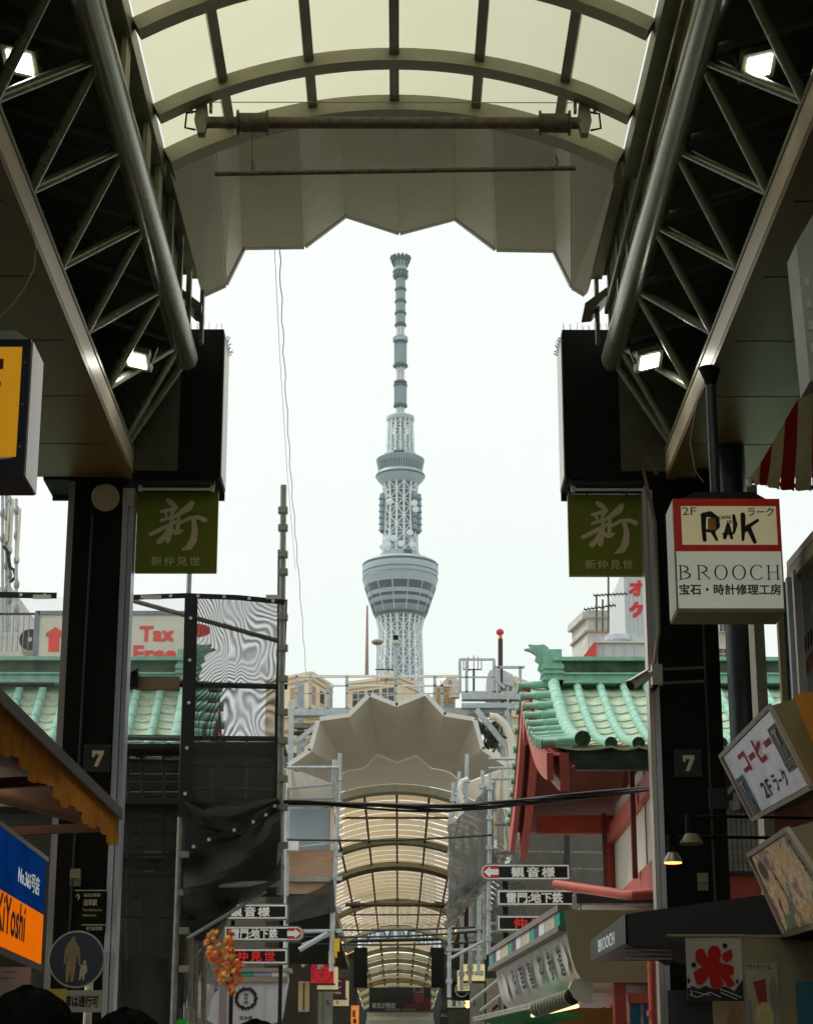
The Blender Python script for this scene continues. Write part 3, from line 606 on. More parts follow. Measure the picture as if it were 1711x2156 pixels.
MB().hexa([(x0+.06,sy+.05,z1),(x1-.08,sy+.05,z1),(x1-.08,sy+.42,z1),(x0+.06,sy+.42,z1),(x0+.2,sy+.12,z1+.1),(x1-.2,sy+.12,z1+.1),(x1-.2,sy+.4,z1+.1),(x0+.2,sy+.4,z1+.1)]).out('top_cover', K['dark'], sg)

# ================================================================== left hanging yellow sign
sy = 12.0
K['yel'] = mat('amber_panel', (.78, .36, .01), .5, emit=.28, var=.06)
x0, x1, z0, z1 = rect(-160, 714, 58, 1003, sy); sg = T('hanging_light_box', 'navy light box with an amber panel hanging at the left edge', 'sign', ((x0+x1)/2, sy+.2, z0))
BX('casing', K['navy'], sg, (x0, sy, z0), (x1, sy+.4, z1)); BX('side_panel', K['champ'], sg, (x1+.001, sy+.015, z0+.005), (x1+.012, sy+.4, z1-.01))
px0, px1, pz0, pz1 = rect(-140, 731, 41, 962, sy); BX('amber_panel', K['yel'], sg, (px0, sy-.006, pz0), (px1, sy-.001, pz1))
fr = (-812, 290, 238, 1330); f = plane((px0,sy-.006,pz0),(px1,sy-.006,pz0),(px0,sy-.006,pz1), .002)
K['dred'] = mat('dark_red_print', (.30,.015,.01))
INK(sg, 'print', f, fr, K['dred'], polys=[[(-200,405),(22,405),(22,505),(-200,505)], [(-160,600),(-20,600),(12,645),(-20,690),(-160,690)], [(-150,760),(14,798),(-150,860)], [(-150,940),(6,940),(6,1050),(-150,1050)], [(-150,1130),(12,1135),(-20,1180),(-150,1180)]])
f = plane((x0,sy,z0),(x1,sy,z0),(x0,sy,z1), .002)
for q in [[(-300,1490),(-10,1490),(-20,1590),(-310,1590)], [(28,1488),(152,1490),(140,1535),(20,1530)], [(20,1548),(132,1550),(122,1590),(8,1588)], [(-200,1625),(195,1590),(180,1630),(-200,1675)]]: INK(sg, 'lettering', f, (-928,175,336,1850), K['wprint'], polys=[q])
for q in (-.08, -.22, -.36): TB('screw', K['galvd'], sg, (x1-.03, sy, z1+q*2), (x1-.03, sy-.008, z1+q*2), .008, 6)
MB().hexa([(x0,sy+.02,z1),(x1-.01,sy+.02,z1),(x1-.01,sy+.4,z1),(x0,sy+.4,z1),(x0,sy+.1,z1+.1),(x1-.12,sy+.1,z1+.1),(x1-.12,sy+.38,z1+.1),(x0,sy+.38,z1+.1)]).out('top_cover', mat('grey_green_metal', (.16,.19,.14), .5, .3), sg)
for q in (-.5, -.9): TB('hanger_pole', K['dark'], sg, (x1+q, sy+.25, z1+.1), (x1+q, sy+.25, H(GH)), .03, 12)
loop = [P(u, v, 12.4) for u, v in [(62,470),(76,520),(72,565),(50,610),(20,650),(-30,690)]]
PA('loose_cable', K['khaki'], None, loop, .006, 6, label='thin tan cable looping down from the soffit above the amber sign', cat='cable')
loop = [P(u, v, 16.9) for u, v in [(1478,770),(1490,800),(1466,850),(1452,930),(1462,990),(1480,1015)]]
PA('loose_cable', K['khaki'], None, loop, .006, 6, label='thin tan cord hanging from the soffit beside the sign pole', cat='cable')

# ================================================================== orange awning
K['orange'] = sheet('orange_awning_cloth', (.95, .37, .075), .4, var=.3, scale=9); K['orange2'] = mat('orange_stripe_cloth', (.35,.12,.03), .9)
oa = T('orange_awning', 'weathered orange awning with a ragged scalloped valance at the left', 'awning', (-2.2, 12, H(2)))
a, b = P(252, 1709, 14.5), P(0, 1464, 10.38); d = (b-a); e = b+d*.35
BR('front_bar', mat('grey_wood_bar', (.20,.17,.14), .7, 0, .3, 8), oa, a+V((0,0,-.02)), e+V((0,0,-.02)), .05, .075)
n_ = 22
prev = None
def vl(i): return a.lerp(e, i/n_)
for i in range(n_):
    p, q = vl(i), vl(i+1); ln = .2+.03*math.sin(i*1.7)+.03*(i/n_)
    def vf(s_, t_, p=p, q=q, ln=ln, i=i):
        drop = (.84+.16*abs(math.sin(math.pi*s_))**.7)*ln
        return p.lerp(q, s_)+V((.014*math.sin(6.283*s_)*t_, 0, -.055-drop*t_))
    MB().grid(vf, 6, 4).out('valance_flap', K['orange'], oa)
wall_ = V((-2.1, 0, .75))
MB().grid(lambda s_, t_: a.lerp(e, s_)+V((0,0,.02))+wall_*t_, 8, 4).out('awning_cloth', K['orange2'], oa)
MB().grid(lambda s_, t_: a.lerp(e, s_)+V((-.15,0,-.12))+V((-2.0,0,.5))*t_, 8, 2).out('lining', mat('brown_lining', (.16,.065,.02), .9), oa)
for y in (14.2, 12.2, 10.4): 
    p = a.lerp(e, (14.5-y)/(14.5-e.y)); BR('arm', mat('brown_arm', (.12,.05,.02), .7), oa, p+V((-.05,0,-.15)), p+V((-1.9,.3,-.2)), .05, .06)
for y in (13.5, 12.5): TB('tube_lamp', K.setdefault('awl', glow('awning_tube_light', (1,.93,.8), 14)), oa, (-3.6, y, H(1.95)), (-2.7, y, H(1.95)), .02, 8)

# ================================================================== drugstore light box
K['blue'] = mat('blue_light_panel', (.002, .03, .15), .6, emit=.4, var=.35, scale=1.5, spec=.0); K['orl'] = mat('orange_light_panel', (.90, .17, .003), .6, emit=.5, var=.05, spec=.0)
sx = -2.4; tp = P(98, 1814, X=sx); bt = P(90.5, 2032, X=sx); y1 = tp.y; y0 = 9.6; zt, zb = tp.z, bt.z; zm = P(94, 1927, X=sx).z
sg = T('drugstore_light_box', 'blue over orange drugstore light box under the orange awning', 'sign', (sx-.1, 12, zb))
BX('casing', K['black'], sg, (sx-.25, y0, zb-.04), (sx-.006, y1+.06, zt+.03))
BX('blue_panel', K['blue'], sg, (sx-.005, y0, zm+.002), (sx, y1, zt)); BX('orange_panel', K['orl'], sg, (sx-.005, y0, zb), (sx, y1, zm-.002))
BX('bottom_rail', K['navy'], sg, (sx-.01, y0, zb-.045), (sx+.004, y1+.06, zb-.003)); BX('top_rail', K['alu'], sg, (sx-.02, y0, zt+.003), (sx+.006, y1+.06, zt+.035))
f = plane((sx, y0, zb), (sx, y1, zb), (sx, y0, zt), .004); fx = lambda u: (P(u, 1950, X=sx).y-y0)/(y1-y0)
TX(sg, 'KiYoshi', f, K['ink'], .02, (fx(-9), .12, fx(52), .46)); TX(sg, 'No.365号店', f, K['lit_white'], .02, (fx(32), .62, fx(78), .80))
ps = BD('poster', mat('pink_poster', (.62,.45,.42), .7, 0, .25, 6), None, -40, 2036, 64, 2100, 12.5, .02, label='pink and white price poster under the drugstore light box', cat='poster')
INK(ps, 'print', fplane(-40,2036,64,2100,12.5), (0,0,100,100), K['steel_blue'] if 'steel_blue' in K else K.setdefault('steel_blue', mat('steel_blue_print', (.03,.11,.20), .4)), strokes=[([(45,16),(70,17)],3), ([(45,38),(68,38)],3)])
yb = BD('yellow_board', mat('yellow_green_board', (.42,.38,.06), .6, emit=.05), None, 64, 2082, 138, 2140, 13.2, .03, label='yellow green shop board left of the pedestrian sign', cat='sign')
INK(yb, 'print', fplane(64,2082,138,2140,13.2), (0,0,100,100), mat('pale_yellow_print', (.6,.55,.2)), strokes=[([(18,35),(80,35)],8), ([(18,55),(72,55)],8)])

# ================================================================== pedestrian sign
ps_ = T('pedestrian_sign', 'round blue sign with adult and child figures on a post', 'sign', P(186, 2150, 18.75))
c = P(162, 2020, 18.7); r = .252; ax = V((.06,-1,0)).normalized()
px = P(186, 2100, 18.8).x; TB('post', K['offw'], ps_, (px, 18.82, 0), (px, 18.82, c.z+.2), .038, 14)
MB().lathe(c+V((0,.012,0)), [(r,0),(r+.002,.01),(r,.02)], 44, ax).out('rim', K['offw'], ps_)
MB().lathe(c+V((0,-.009,0)), [(r-.014,0),(r-.014,.004)], 44, ax).out('disc', mat('blue_sign_face', (.008,.028,.075), .4), ps_)
f = plane(c+V((-r,-.016,-r)), c+V((r,-.016,-r)), c+V((-r,-.016,r)), .004)
INK(ps_, 'adult_figure', f, (485,1045,1025,1585), mat('tan_figure', (.52,.40,.22), .6), strokes=[([(718,1120),(718,1135)],[44,40]), ([(700,1190),(735,1190)],[56,56]), ([(712,1190),(712,1340)],[110,84]), ([(665,1205),(650,1270),(645,1350)],[40,28,20]), ([(760,1205),(778,1270),(788,1355)],[40,28,18]), ([(690,1340),(680,1430),(675,1520)],[56,44,26]), ([(730,1340),(728,1430),(720,1520)],[50,40,26])])
INK(ps_, 'child_figure', f, (485,1045,1025,1585), K['signtan'], strokes=[([(836,1338),(836,1348)],[30,30]), ([(828,1385),(822,1440)],[50,66]), ([(850,1375),(860,1430)],[20,14]), ([(812,1380),(792,1370)],[16,14]), ([(810,1440),(795,1505)],[30,16]), ([(832,1440),(830,1508)],[30,16])])
BD('lower_plate', K['offw'], ps_, 104, 2085, 217, 2131, 18.72, .015)
TX(ps_, '自転車は通行可', fplane(104,2085,217,2131,18.72), K['ink'], .03, (.06,.22,.92,.76))

# ================================================================== tilted coffee signs on the right
def tilted(name, label, q, ys, th, face, group=None):
    TL, TR, BR_, BL = [P(u, v, y) for (u, v), y in zip(q, ys)]; c = (TL+TR+BR_+BL)/4
    g = T(name, label, 'sign', c, group); n = (TR-TL).cross(BL-TL).normalized()
    if n.dot(c-V((0,0,CZ))) < 0: n = -n
    bk = V((.42, .0, .12))*th
    MB().hexa([BL, BR_, TR, TL]+[p+bk for p in (BL, BR_, TR, TL)]).out('casing', K['khaki'], g)
    f = plane(BL, BR_, TL, -.004 if n.dot((BR_-BL).cross(TL-BL)) > 0 else .004)
    def pf(x, y, k=0):  # bilinear face map
        return (BL.lerp(BR_, x)).lerp(TL.lerp(TR, x), y)-n*(.004+k)
    m = MB().poly([pf(.03,.04), pf(.97,.04), pf(.97,.96), pf(.03,.96)]); m.out('face_panel', face, g)
    for a, b in ((TL, TR), (TR, BR_), (BR_, BL), (BL, TL)): BR('frame_strip', K['champ'], g, a-n*.006, b-n*.006, .03, .03, n)
    return g, (lambda x, y, k=0: pf(x, y, .002+k))
g, f = tilted('coffee_light_box', 'tilted white coffee light box with red katakana beside the round column', [(1518,1592),(1621,1486),(1708,1657),(1585,1724)], (15, 13.2, 13.0, 15.0), .8, mat('white_sign_face', (.62,.66,.70), .2, emit=.1))
K['steel_blue'] = mat('steel_blue_print', (.03,.11,.20), .4)
INK(g, 'badge', f, (0,0,100,100), K['steel_blue'], polys=[[(4,40),(19,40),(19,97),(4,97)]]); INK(g, 'badge', f, (0,0,100,100), K['steel_blue'], polys=[[(82,18),(98,18),(98,74),(82,74)]])
[TX(g, ch, f, K['rprint'], .045, bx, name='letter') for ch, bx in (('コ',(.24,.56,.37,.84)),('ー',(.40,.66,.50,.74)),('ヒ',(.53,.54,.65,.86)),('ー',(.69,.66,.80,.74)))]; [TX(g, ch, f, K['ink'], .03, bx, name='letter') for ch, bx in (('2',(.36,.14,.43,.36)),('F',(.45,.14,.51,.36)),('ラ',(.56,.14,.62,.36)),('ー',(.64,.23,.69,.26)),('ク',(.71,.14,.77,.36)))]
for bx in ((.055,.06,.175,.3), (.83,.3,.97,.44)): TX(g, 'COFFEE', lambda x, y, k=0: f(x, y, .006+k), K['signtan'], .01, (bx[0],bx[1],bx[2],bx[1]+.1)); 
for bx in ((.06,.17,.15,.25), (.87,.42,.95,.5)): TX(g, 'ICED', lambda x, y, k=0: f(x, y, .006+k), K['signtan'], .01, bx)
INK(g, 'print', f, (0,0,100,100), K['signtan'], strokes=[([(11,50),(11,62)],2.2), ([(90,25),(90,42)],2.5), ([(88,25),(92,25)],4), ([(9,49),(13,49)],3)], k0=.004)
gm = T('food_light_box', 'tilted light box with pictures of dishes below the coffee sign', 'sign', P(1660,1860,13))
g2, f = tilted('menu_light_box', 'tilted menu light box picturing dishes, below the coffee light box', [(1577,1800),(1659,1745),(1780,1930),(1654,1968)], (13.6, 12.2, 11.8, 13.4), .8, mat('menu_print', (.80,.62,.34), .35, 0, .35, 5, emit=.08)); bpy.data.objects.remove(gm)
def blob(x, y, rx, ry, n=14, j=.12): return [(x+rx*(1+random.uniform(-j, j))*math.cos(6.283*i/n), y+ry*(1+random.uniform(-j, j))*math.sin(6.283*i/n)) for i in range(n)]
fr = (0,0,100,100)
# food picture: a many-coloured print on the panel, with round dishes
fm = bpy.data.materials['menu_print']; fnn = fm.node_tree.nodes
rmp = [q for q in fnn if q.type == 'VALTORGB'][0].color_ramp
for pos, col_ in ((.40,(.10,.13,.10,1)),(.45,(.78,.62,.30,1)),(.50,(.62,.30,.08,1)),(.55,(.84,.74,.50,1)),(.60,(.36,.05,.04,1))): e = rmp.elements.new(pos); e.color = col_
rmp.elements[0].color = (.20,.22,.05,1); rmp.elements[len(rmp.elements)-1].color = (.86,.80,.62,1)
[q for q in fnn if q.type == 'TEX_NOISE'][0].inputs['Scale'].default_value = 2.6
dw, dbn = mat('dish_white', (.74,.72,.66)), mat('dish_brown', (.16,.07,.04), .5, 0, .6, 30)
for x, y in ((15,24),(21,70)): INK(g2, 'dish_print', f, fr, dw, polys=[blob(x,y,9,15,22,.02)]); INK(g2, 'dish_print', f, fr, dbn, polys=[blob(x,y,6.5,11,22,.03)], k0=.002)
INK(g2, 'print', f, fr, K['wprint'], polys=[[(26,4),(31,4),(44,96),(39,96)]], k0=.006); INK(g2, 'print', f, fr, K['wprint'], polys=[[(86,2),(97,2),(97,98),(93,98)]], k0=.006)
TX(g2, 'モーニングセット', lambda x, y, k=0: f(.885+.06*y*0+.05*(1-x)*0+.075*y, .95-.9*x, .009+k), K['ink'], .02, (.05,.1,.6,.7)); TX(g2, 'ケーキセット', lambda x, y, k=0: f(.275+.13*x+.025*y, .93-.86*x, .009+k), K['ink'], .02, (.05,.1,.8,.9))
og = MB().prism([P(1668,1462,12.6), P(1740,1452,12.6), P(1740,1640,12.6)], (.2,.3,0)).out('orange_light_box', mat('amber_brown_panel', (.42,.16,.01), .5, emit=.1), None, label='amber brown sign corner at the right edge above the coffee sign', cat='sign')

# ================================================================== gooseneck lamps
K['bulb'] = glow('warm_bulb', (1, .32, .08), 3.0); K['bulbd'] = K['khaki']
for i, (u, vt, vm, vb, hw, bw, ye, m) in enumerate([(1454,1714,1756,1776,26,12,17.0,K['bulbd']), (1415,1757,1794,1816,20,11,17.0,K['bulb'])]):
    t, mid, bt = P(u, vt, ye), P(u, vm, ye), P(u, vb, ye); k = (ye*.957+.6)/F
    lm = T('spot_lamp', ['unlit black spot lamp on the upper arm beside the second pillar', 'lit orange spot lamp on the lower arm in front of the second pillar'][i], 'lamp', mid, 'spot lamps on arms')
    TB('body', K['black'], lm, mid, V((mid.x, mid.y, t.z)), bw*k, 18)
    MB().lathe((mid.x, mid.y, bt.z), [(hw*k, 0), (hw*k*.8, (mid.z-bt.z)*.45), (hw*k*.45, mid.z-bt.z+.003)], 24).out('shade', K['champ'] if i else K['khaki'], lm)
    MB().lathe((mid.x, mid.y, bt.z-.006), [(hw*k*.93, 0), (hw*k*.93, .004)], 24).out('bulb', m, lm)
    y = t.z-.03; PA('arm', K['black'], lm, [(mid.x, mid.y, y), (mid.x+.3, mid.y, y+.01), (4.1, mid.y, y-.01)], .014, 8)

# ================================================================== brooch shop awning box and hangings
bx = T('awning_box', 'black awning box lettered BROOCH on its end below the spot lamps', 'awning', P(1420,1950,15.5))
A, Bp, Cp = P(1315,1924,15.5), P(1242,1980,17.75), P(1690,1872,13.2); lowh = P(1315,1986,15.5).z-A.z
K['grn_blk'] = mat('green_black_panel', (.03,.036,.032), .35)
MB().hexa([Bp+V((0,0,lowh*.8)), A+V((0,0,lowh)), A+V((.6,2.3,lowh)), Bp+V((.7,0,lowh*.8)), Bp, A, A+V((.6,2.3,0)), Bp+V((.7,0,0))]).out('end_box', K['grn_blk'], bx)
lw2 = P(1690,1974,13.2).z-Cp.z
MB().hexa([A+V((.012,0,lowh)), Cp+V((0,0,lw2)), Cp+V((1.5,3,lw2)), A+V((1.0,3,lowh)), A+V((.012,0,0)), Cp, Cp+V((1.5,3,0)), A+V((1.0,3,0))]).out('front_box', K['black'], bx)
f = plane(Bp+V((0,0,lowh*.8)), A+V((0,0,lowh)), Bp, .004)
TX(bx, 'BROOCH', f, K['lit_white'], .01, (.26,.2,.72,.78))
for k in range(3): TB('frame_rod', K['galvd'], bx, P(1316,1998+10*k,16), P(1415,2000+9*k,15.6), .01, 6)
iw = T('ice_shop_front', 'beige shop panel with dessert posters in the lower right corner', 'shop front', P(1640,2150,13.5))
K['beige'] = mat('beige_board', (.34,.30,.17), .7)
BD('panel', K['beige'], iw, 1562, 1970, 1850, 2300, 13.5, .05); BD('return_panel', K['dark'], iw, 1410, 2085, 1560, 2400, 13.8, .05); BD('rail', K['beige'], iw, 1408, 1968, 1850, 1973, 13.42, .03)
BD('poster', mat('tan_poster', (.55,.42,.28), .6), iw, 1503, 2108, 1560, 2300, 13.74, .02)
f = fplane(1503,2108,1560,2300,13.74,.003); INK(iw, 'print', f, fr, mat('bread_print', (.45,.27,.1), .6, 0, .4, 20), polys=[blob(70,35,28,28)])
po = BD('poster', mat('parfait_poster', (.40,.37,.24), .6), iw, 1572, 2028, 1640, 2250, 13.47, .015); f = fplane(1572,2028,1640,2250,13.47,.003)
INK(po, 'print', f, fr, K['dred'], polys=[[(22,18),(62,15),(64,40),(40,42)]]); INK(po, 'print', f, fr, mat('cream_scoop', (.62,.52,.22), .6, 0, .2, 20), polys=[blob(52,52,30,15,18,.05), blob(54,68,30,18,18,.05)], k0=.002)
INK(po, 'print', f, fr, K['ink'], polys=[[(28,76),(84,76),(76,100),(36,100)]], k0=.004); INK(po, 'print', f, fr, mat('grey_print', (.25,.24,.2)), polys=[blob(84,34,12,24), blob(10,50,6,16)], k0=.001)
TX(po, 'ソフトクリーム', f, K['ink'], .03, (.02,.94,.8,.99))
BD('poster', mat('teal_poster', (.02,.16,.22), .5), iw, 1680, 2066, 1760, 2250, 13.46, .015)
x0, x1, z0, z1 = rect(1444, 1974, 1562, 2108, 13.3); bn = T('ice_banner', 'white cloth banner with a red ice character over dark waves', 'banner', ((x0+x1)/2, 13.3, z0))
MB().grid(lambda a, b: V((x0+(x1-x0)*a, 13.3+.006*math.sin(7*a), z0+(z1-z0)*b)), 12, 4).out('cloth', mat('banner_cloth', (.62,.58,.50), .85), bn)
f = plane((x0,13.293,z0),(x1,13.293,z0),(x0,13.293,z1), .003); fr2 = (555,800,1065,1380)
INK(bn, 'waves', f, fr2, mat('ink_blue', (.008,.016,.018), .7), polys=[[(555,1270),(600,1240),(660,1270),(720,1240),(800,1275),(900,1245),(980,1290),(1062,1180),(1062,1380),(555,1380)]])
for q in ((915,878,26,22,9,.3), (622,1056,26,24,9,.3), (570,1200,14,26,8,.4), (1010,1200,12,20,8,.4)): INK(bn, 'bird_mark', f, fr2, bpy.data.materials['ink_blue'], polys=[blob(*q)])
INK(bn, 'wave_lines', f, fr2, K['wprint'], strokes=[([(570,1320),(640,1345),(760,1300),(850,1345)],7), ([(600,1290),(680,1310),(760,1330)],5), ([(850,1275),(930,1300),(1040,1350)],7), ([(850,1300),(930,1335),(1000,1365)],6), ([(580,1280),(600,1330)],6)], k0=.004)
INK(bn, 'ice_character', f, fr2, mat('ice_red', (.52,.012,.008), .8), polys=[[(750,940),(770,895),(800,875),(840,878),(870,915),(872,975),(852,1010),(868,1035),(975,1062),(985,1085),(975,1140),(940,1150),(990,1225),(930,1262),(885,1195),(850,1150),(885,1225),(870,1265),(830,1280),(790,1270),(762,1230),(762,1160),(750,1155),(690,1235),(640,1225),(612,1130),(620,1115),(710,1060),(650,1025),(638,985),(640,940),(660,910),(690,902),(720,910),(735,960),(754,990)]], k0=.008)
INK(bn, 'ice_character', f, fr2, bpy.data.materials['ice_red'], polys=[[(890,945),(965,905),(978,950),(975,990),(925,1028),(885,1005),(878,970)]], k0=.008)
TB('rod', K['beige'], bn, (x0-.12, 13.29, z1+.01), (x1+.02, 13.29, z1+.01), .01, 8)

fn_ = T('slat_fence', 'grey slatted fence on a red base behind the spot lamps', 'fence', P(1570,1890,21.6))
for k in range(9): BD('slat', K['galvd'], fn_, 1531+10*k, 1686, 1539+10*k, 1834, 21.6, .04)
BD('rail', K['dark'], fn_, 1528, 1834, 1630, 1842, 21.58, .08); BD('rail', K['olive'], fn_, 1528, 1700, 1630, 1705, 21.57, .03); BD('base_panel', K['red'], fn_, 1528, 1842, 1640, 2300, 21.62, .1)
hs = T('grey_hanging_sign', 'pale grey sign box corner at the right edge above the striped awning', 'sign', P(1700,800,9.5))
PR('box_body', mat('pale_grey_sign', (.55,.56,.53), .5), hs, [P(u,v,9.5) for u, v in [(1740,400),(1675,512),(1704,803),(1760,775)]], (0,.25,0))
f_ = lambda x, y, k=0: P(1684+10*y+17*x*0+26*x, 560+190*x, 9.495-k)
for k in range(4):
    u, v = 1693+4.0*k, 585+46*k; PR('print', K['wprint'], hs, [P(u,v,9.494), P(u+8,v-2,9.494), P(u+10,v+16,9.494), P(u+2,v+18,9.494)], (0,.003,0))

# ================================================================== the two tile-copper roofed shop buildings at the crossing
def gable_building(s, label, ry, rh, ny, nh, fy, fh, vx, xout, rolls, spacing, x_first):
    g = T('temple_street_shop', label, 'building', (s*4, ry, 0), 'green roofed shop buildings')
    def prof(t):  # t 0 ridge .. 1 near eave, concave
        return V((0, ry+(ny-ry)*t, H(rh+(nh-rh)*(t+.16*math.sin(math.pi*t)))))
    def proff(t): return V((0, ry+(fy-ry)*t, H(rh+(fh-rh)*(t+.16*math.sin(math.pi*t)))))
    X = lambda x: V((s*x, 0, 0))
    # pans between the rolls, lapped
    xs = [x_first+spacing*k for k in range(rolls)]
    NL = 13
    def pan(x0, x1, pf, name):
        m = MB(); 
        for k in range(NL):
            a, b = pf(k/NL), pf((k+1)/NL+.012); up = V((0,0,.03)); n = 5
            def pt(x, p, e): 
                q = (x-x0)/(x1-x0); return X(x)+p+V((0,0,e-.035*math.sin(math.pi*q)))
            vs = [pt(x0+(x1-x0)*i/n, a, .0) for i in range(n+1)]+[pt(x0+(x1-x0)*i/n, b, .024) for i in range(n+1)]+[pt(x0+(x1-x0)*i/n, b, .0) for i in range(n+1)]
            m.add(vs, [(i, i+1, n+2+i, n+1+i) for i in range(n)]+[(n+1+i, n+2+i, 2*n+3+i, 2*n+2+i) for i in range(n)])
        return m.out(name, K['copper2'], g)
    edges = [vx+.12]+xs
    for a, b in zip(edges[:-1], edges[1:]):
        if b-a > .12: pan(a, b, prof, 'roof_pan')
    # rolls
    rsrc = None
    for x in xs:
        if rsrc is None:
            pts, rs = [], []
            for k in range(27):
                t = .015+.985*k/26; pts.append(X(x)+prof(t)+V((0,0,.05))); rs.append(.051 if k % 3 else .056)
            rsrc = MB().path(pts, .075, 14, rs).out('roof_roll', K['roll'], g)
            a = prof(1); esrc = MB().lathe(X(x)+a+V((0,0,.05)), [(.07,0),(.07,.03),(.05,.035)], 16, (0,-1,-.3)).out('roll_end', K['copperd'], g)
        else:
            again(rsrc, g, (s*(x-xs[0]), 0, 0)); again(esrc, g, (s*(x-xs[0]), 0, 0))
    MB().add([X(vx)+proff(k/8) for k in range(9)]+[X(xout)+proff(k/8) for k in range(9)], [(k, k+1, k+10, k+9) for k in range(8)]).out('rear_slope', K['copper2'], g)
    MB().add([X(vx+.05)+prof(k/8)+V((0,0,-.09)) for k in range(9)]+[X(xout)+prof(k/8)+V((0,0,-.09)) for k in range(9)], [(k, k+1, k+10, k+9) for k in range(8)]).out('roof_boarding', K['redd'], g)
    # ridge: stacked bands
    r = prof(0); x0, x1 = vx+.42, xout
    def ridge(name, m, w, z0, z1): return BX(name, m, g, (s*x0, ry-w, r.z+z0), (s*x1, ry+w, r.z+z1))
    ridge('ridge_band', K['copper'], .16, .035, .115); ridge('ridge_lip', K['copper'], .19, .118, .14); ridge('ridge_board', K['copperd'], .13, .143, .30); ridge('ridge_cap', K['copper'], .19, .303, .35); ridge('ridge_lip', K['copper'], .2, .0, .032)
    # verge rolls, pointing out over the gable
    for pf, nn in ((prof, 11), (proff, 10)):
        for k in range(nn):
            t = .03+.95*k/(nn-1); p = pf(t)
            a, b = X(vx+.36)+p+V((0,0,.07)), X(vx-.04)+p+V((0,0,.04))
            PA('verge_roll', K['copper'], g, [a, a.lerp(b,.45), a.lerp(b,.47), a.lerp(b,.5), a.lerp(b,.52), a.lerp(b,.9), a.lerp(b,.92), b], .05, 12, [.05,.05,.055,.055,.05,.05,.062,.062])
    PA('verge_ridge', K['roll'], g, [X(vx+.42)+prof(.02+.98*k/16)+V((0,0,.1)) for k in range(17)], .075, 14, [.075 if k % 3 else .081 for k in range(17)])
    MB().lathe(X(vx+.42)+prof(1)+V((0,0,.1)), [(.088,0),(.088,.04),(.06,.045)], 16, (0,-1,-.3)).out('roll_end', K['copperd'], g)
    # ridge-end ornament
    ZS = .62; b0 = X(vx+.3)+r; o = PR('ridge_ornament', K['copper'], g, [b0+V((0,q[0],q[1]*ZS)) for q in [(-.2,0),(.2,0),(.2,.3),(.15,.34),(.15,.74),(-.15,.74),(-.15,.34),(-.2,.3)]], (s*.24, 0, 0))
    for zz, q in ((.06,.23),(.3,.22),(.36,.18),(.2,.23)): BX('ornament_band', K['copper'], o, (b0.x-s*.02, ry-q, r.z+zz*ZS), (b0.x+s*.26, ry+q, r.z+zz*ZS+.03))
    hp = [(0,.1),(-.05,.16),(-.03,.28),(-.09,.36),(-.06,.48),(-.13,.55),(-.11,.66),(-.2,.74),(-.3,.78),(-.17,.8),(-.23,.88),(-.1,.86),(.02,.88),(.1,.8),(.06,.7),(.02,.4)]
    PR('ornament_mask', K['copper'], o, [b0+V((s*q[0]*.8, -.06, q[1]*ZS)) for q in hp], (0, .12, 0))
    # eaves and barge boards
    e = prof(1); BX('eave_board', K['copperd'], g, (s*(vx+.25), ny+.0, e.z-.16), (s*xout, ny+.06, e.z-.03)); BX('gutter', K['dark'], g, (s*(vx+.33), ny-.1, e.z-.26), (s*xout, ny+.0, e.z-.18))
    for pf, ww, dx, th, mm in ((proff,.30,.02,.07,'red'), (proff,.42,.16,.1,'red'), (prof,.30,.02,.07,'red'), (prof,.42,.16,.1,'red')):
        n = 12; m = MB(); vs = []
        for k in range(n+1):
            t = k/n*1.02; p = pf(min(1.02, t)); wd = ww*(1-.15*math.sin(math.pi*min(1,t)))
            vs += [X(vx+dx)+p+V((0,0,-.06)), X(vx+dx)+p+V((0,0,-.06-wd)), X(vx+dx+th)+p+V((0,0,-.06-wd)), X(vx+dx+th)+p+V((0,0,-.06))]
        m.add(vs, [(4*k+i, 4*k+4+i, 4*k+4+(i+1) % 4, 4*k+(i+1) % 4) for k in range(n) for i in range(4)]+[(0,1,2,3),(4*n+3,4*n+2,4*n+1,4*n)]).out('barge_board', K[mm], g)
    m = MB(); c = X(vx+.03)+prof(.0)+V((0,0,-.38))
    PR('gable_pendant', K['red'], g, [c+V((0,q[0],q[1])) for q in [(-.16,.1),(-.22,-.05),(-.15,-.2),(-.06,-.32),(0,-.4),(.06,-.32),(.15,-.2),(.22,-.05),(.16,.1)]], (s*.06,0,0))
    # walls
    wx = vx+1.35; wn, wf = ny+.6, fy-1.0; zt = e.z-.1; mid = wn+(wf-wn)*.36
    for pf in (proff,): MB().add([X(vx+.05)+pf(k/8)+V((0,0,-.09)) for k in range(9)]+[X(xout)+pf(k/8)+V((0,0,-.09)) for k in range(9)], [(k, k+1, k+10, k+9) for k in range(8)]).out('roof_boarding', K['redd'], g)
    BX('gable_wall', K['redd'], g, (s*(wx+.1), wn+.1, 0), (s*(wx+.3), wf, zt)); PR('gable_infill', K['redd'], g, [X(wx+.1)+V((0,wn,zt)), X(wx+.1)+V((0,wf,zt)), X(wx+.1)+prof(0)+V((0,0,-.2))], (s*.1,0,0))
    BX('front_wall', K['redd'], g, (s*(wx+.3), wn+.1, 0), (s*xout, wn+.3, zt))
    for y in (wn, wf): TB('post', K['red'], g, (s*wx, y, 0), (s*wx, y, zt), .1, 18)
    for z0_, z1_, mm in ((zt-.1, zt+.13, 'red'), (zt-1.25, zt-.92, 'red'), (zt-2.05, zt-1.65, 'redd'), (zt-3.2,zt-2.6,'red')): BX('tie_beam', K[mm], g, (s*(wx-.03), wn, z0_), (s*(wx+.09), wf, z1_))
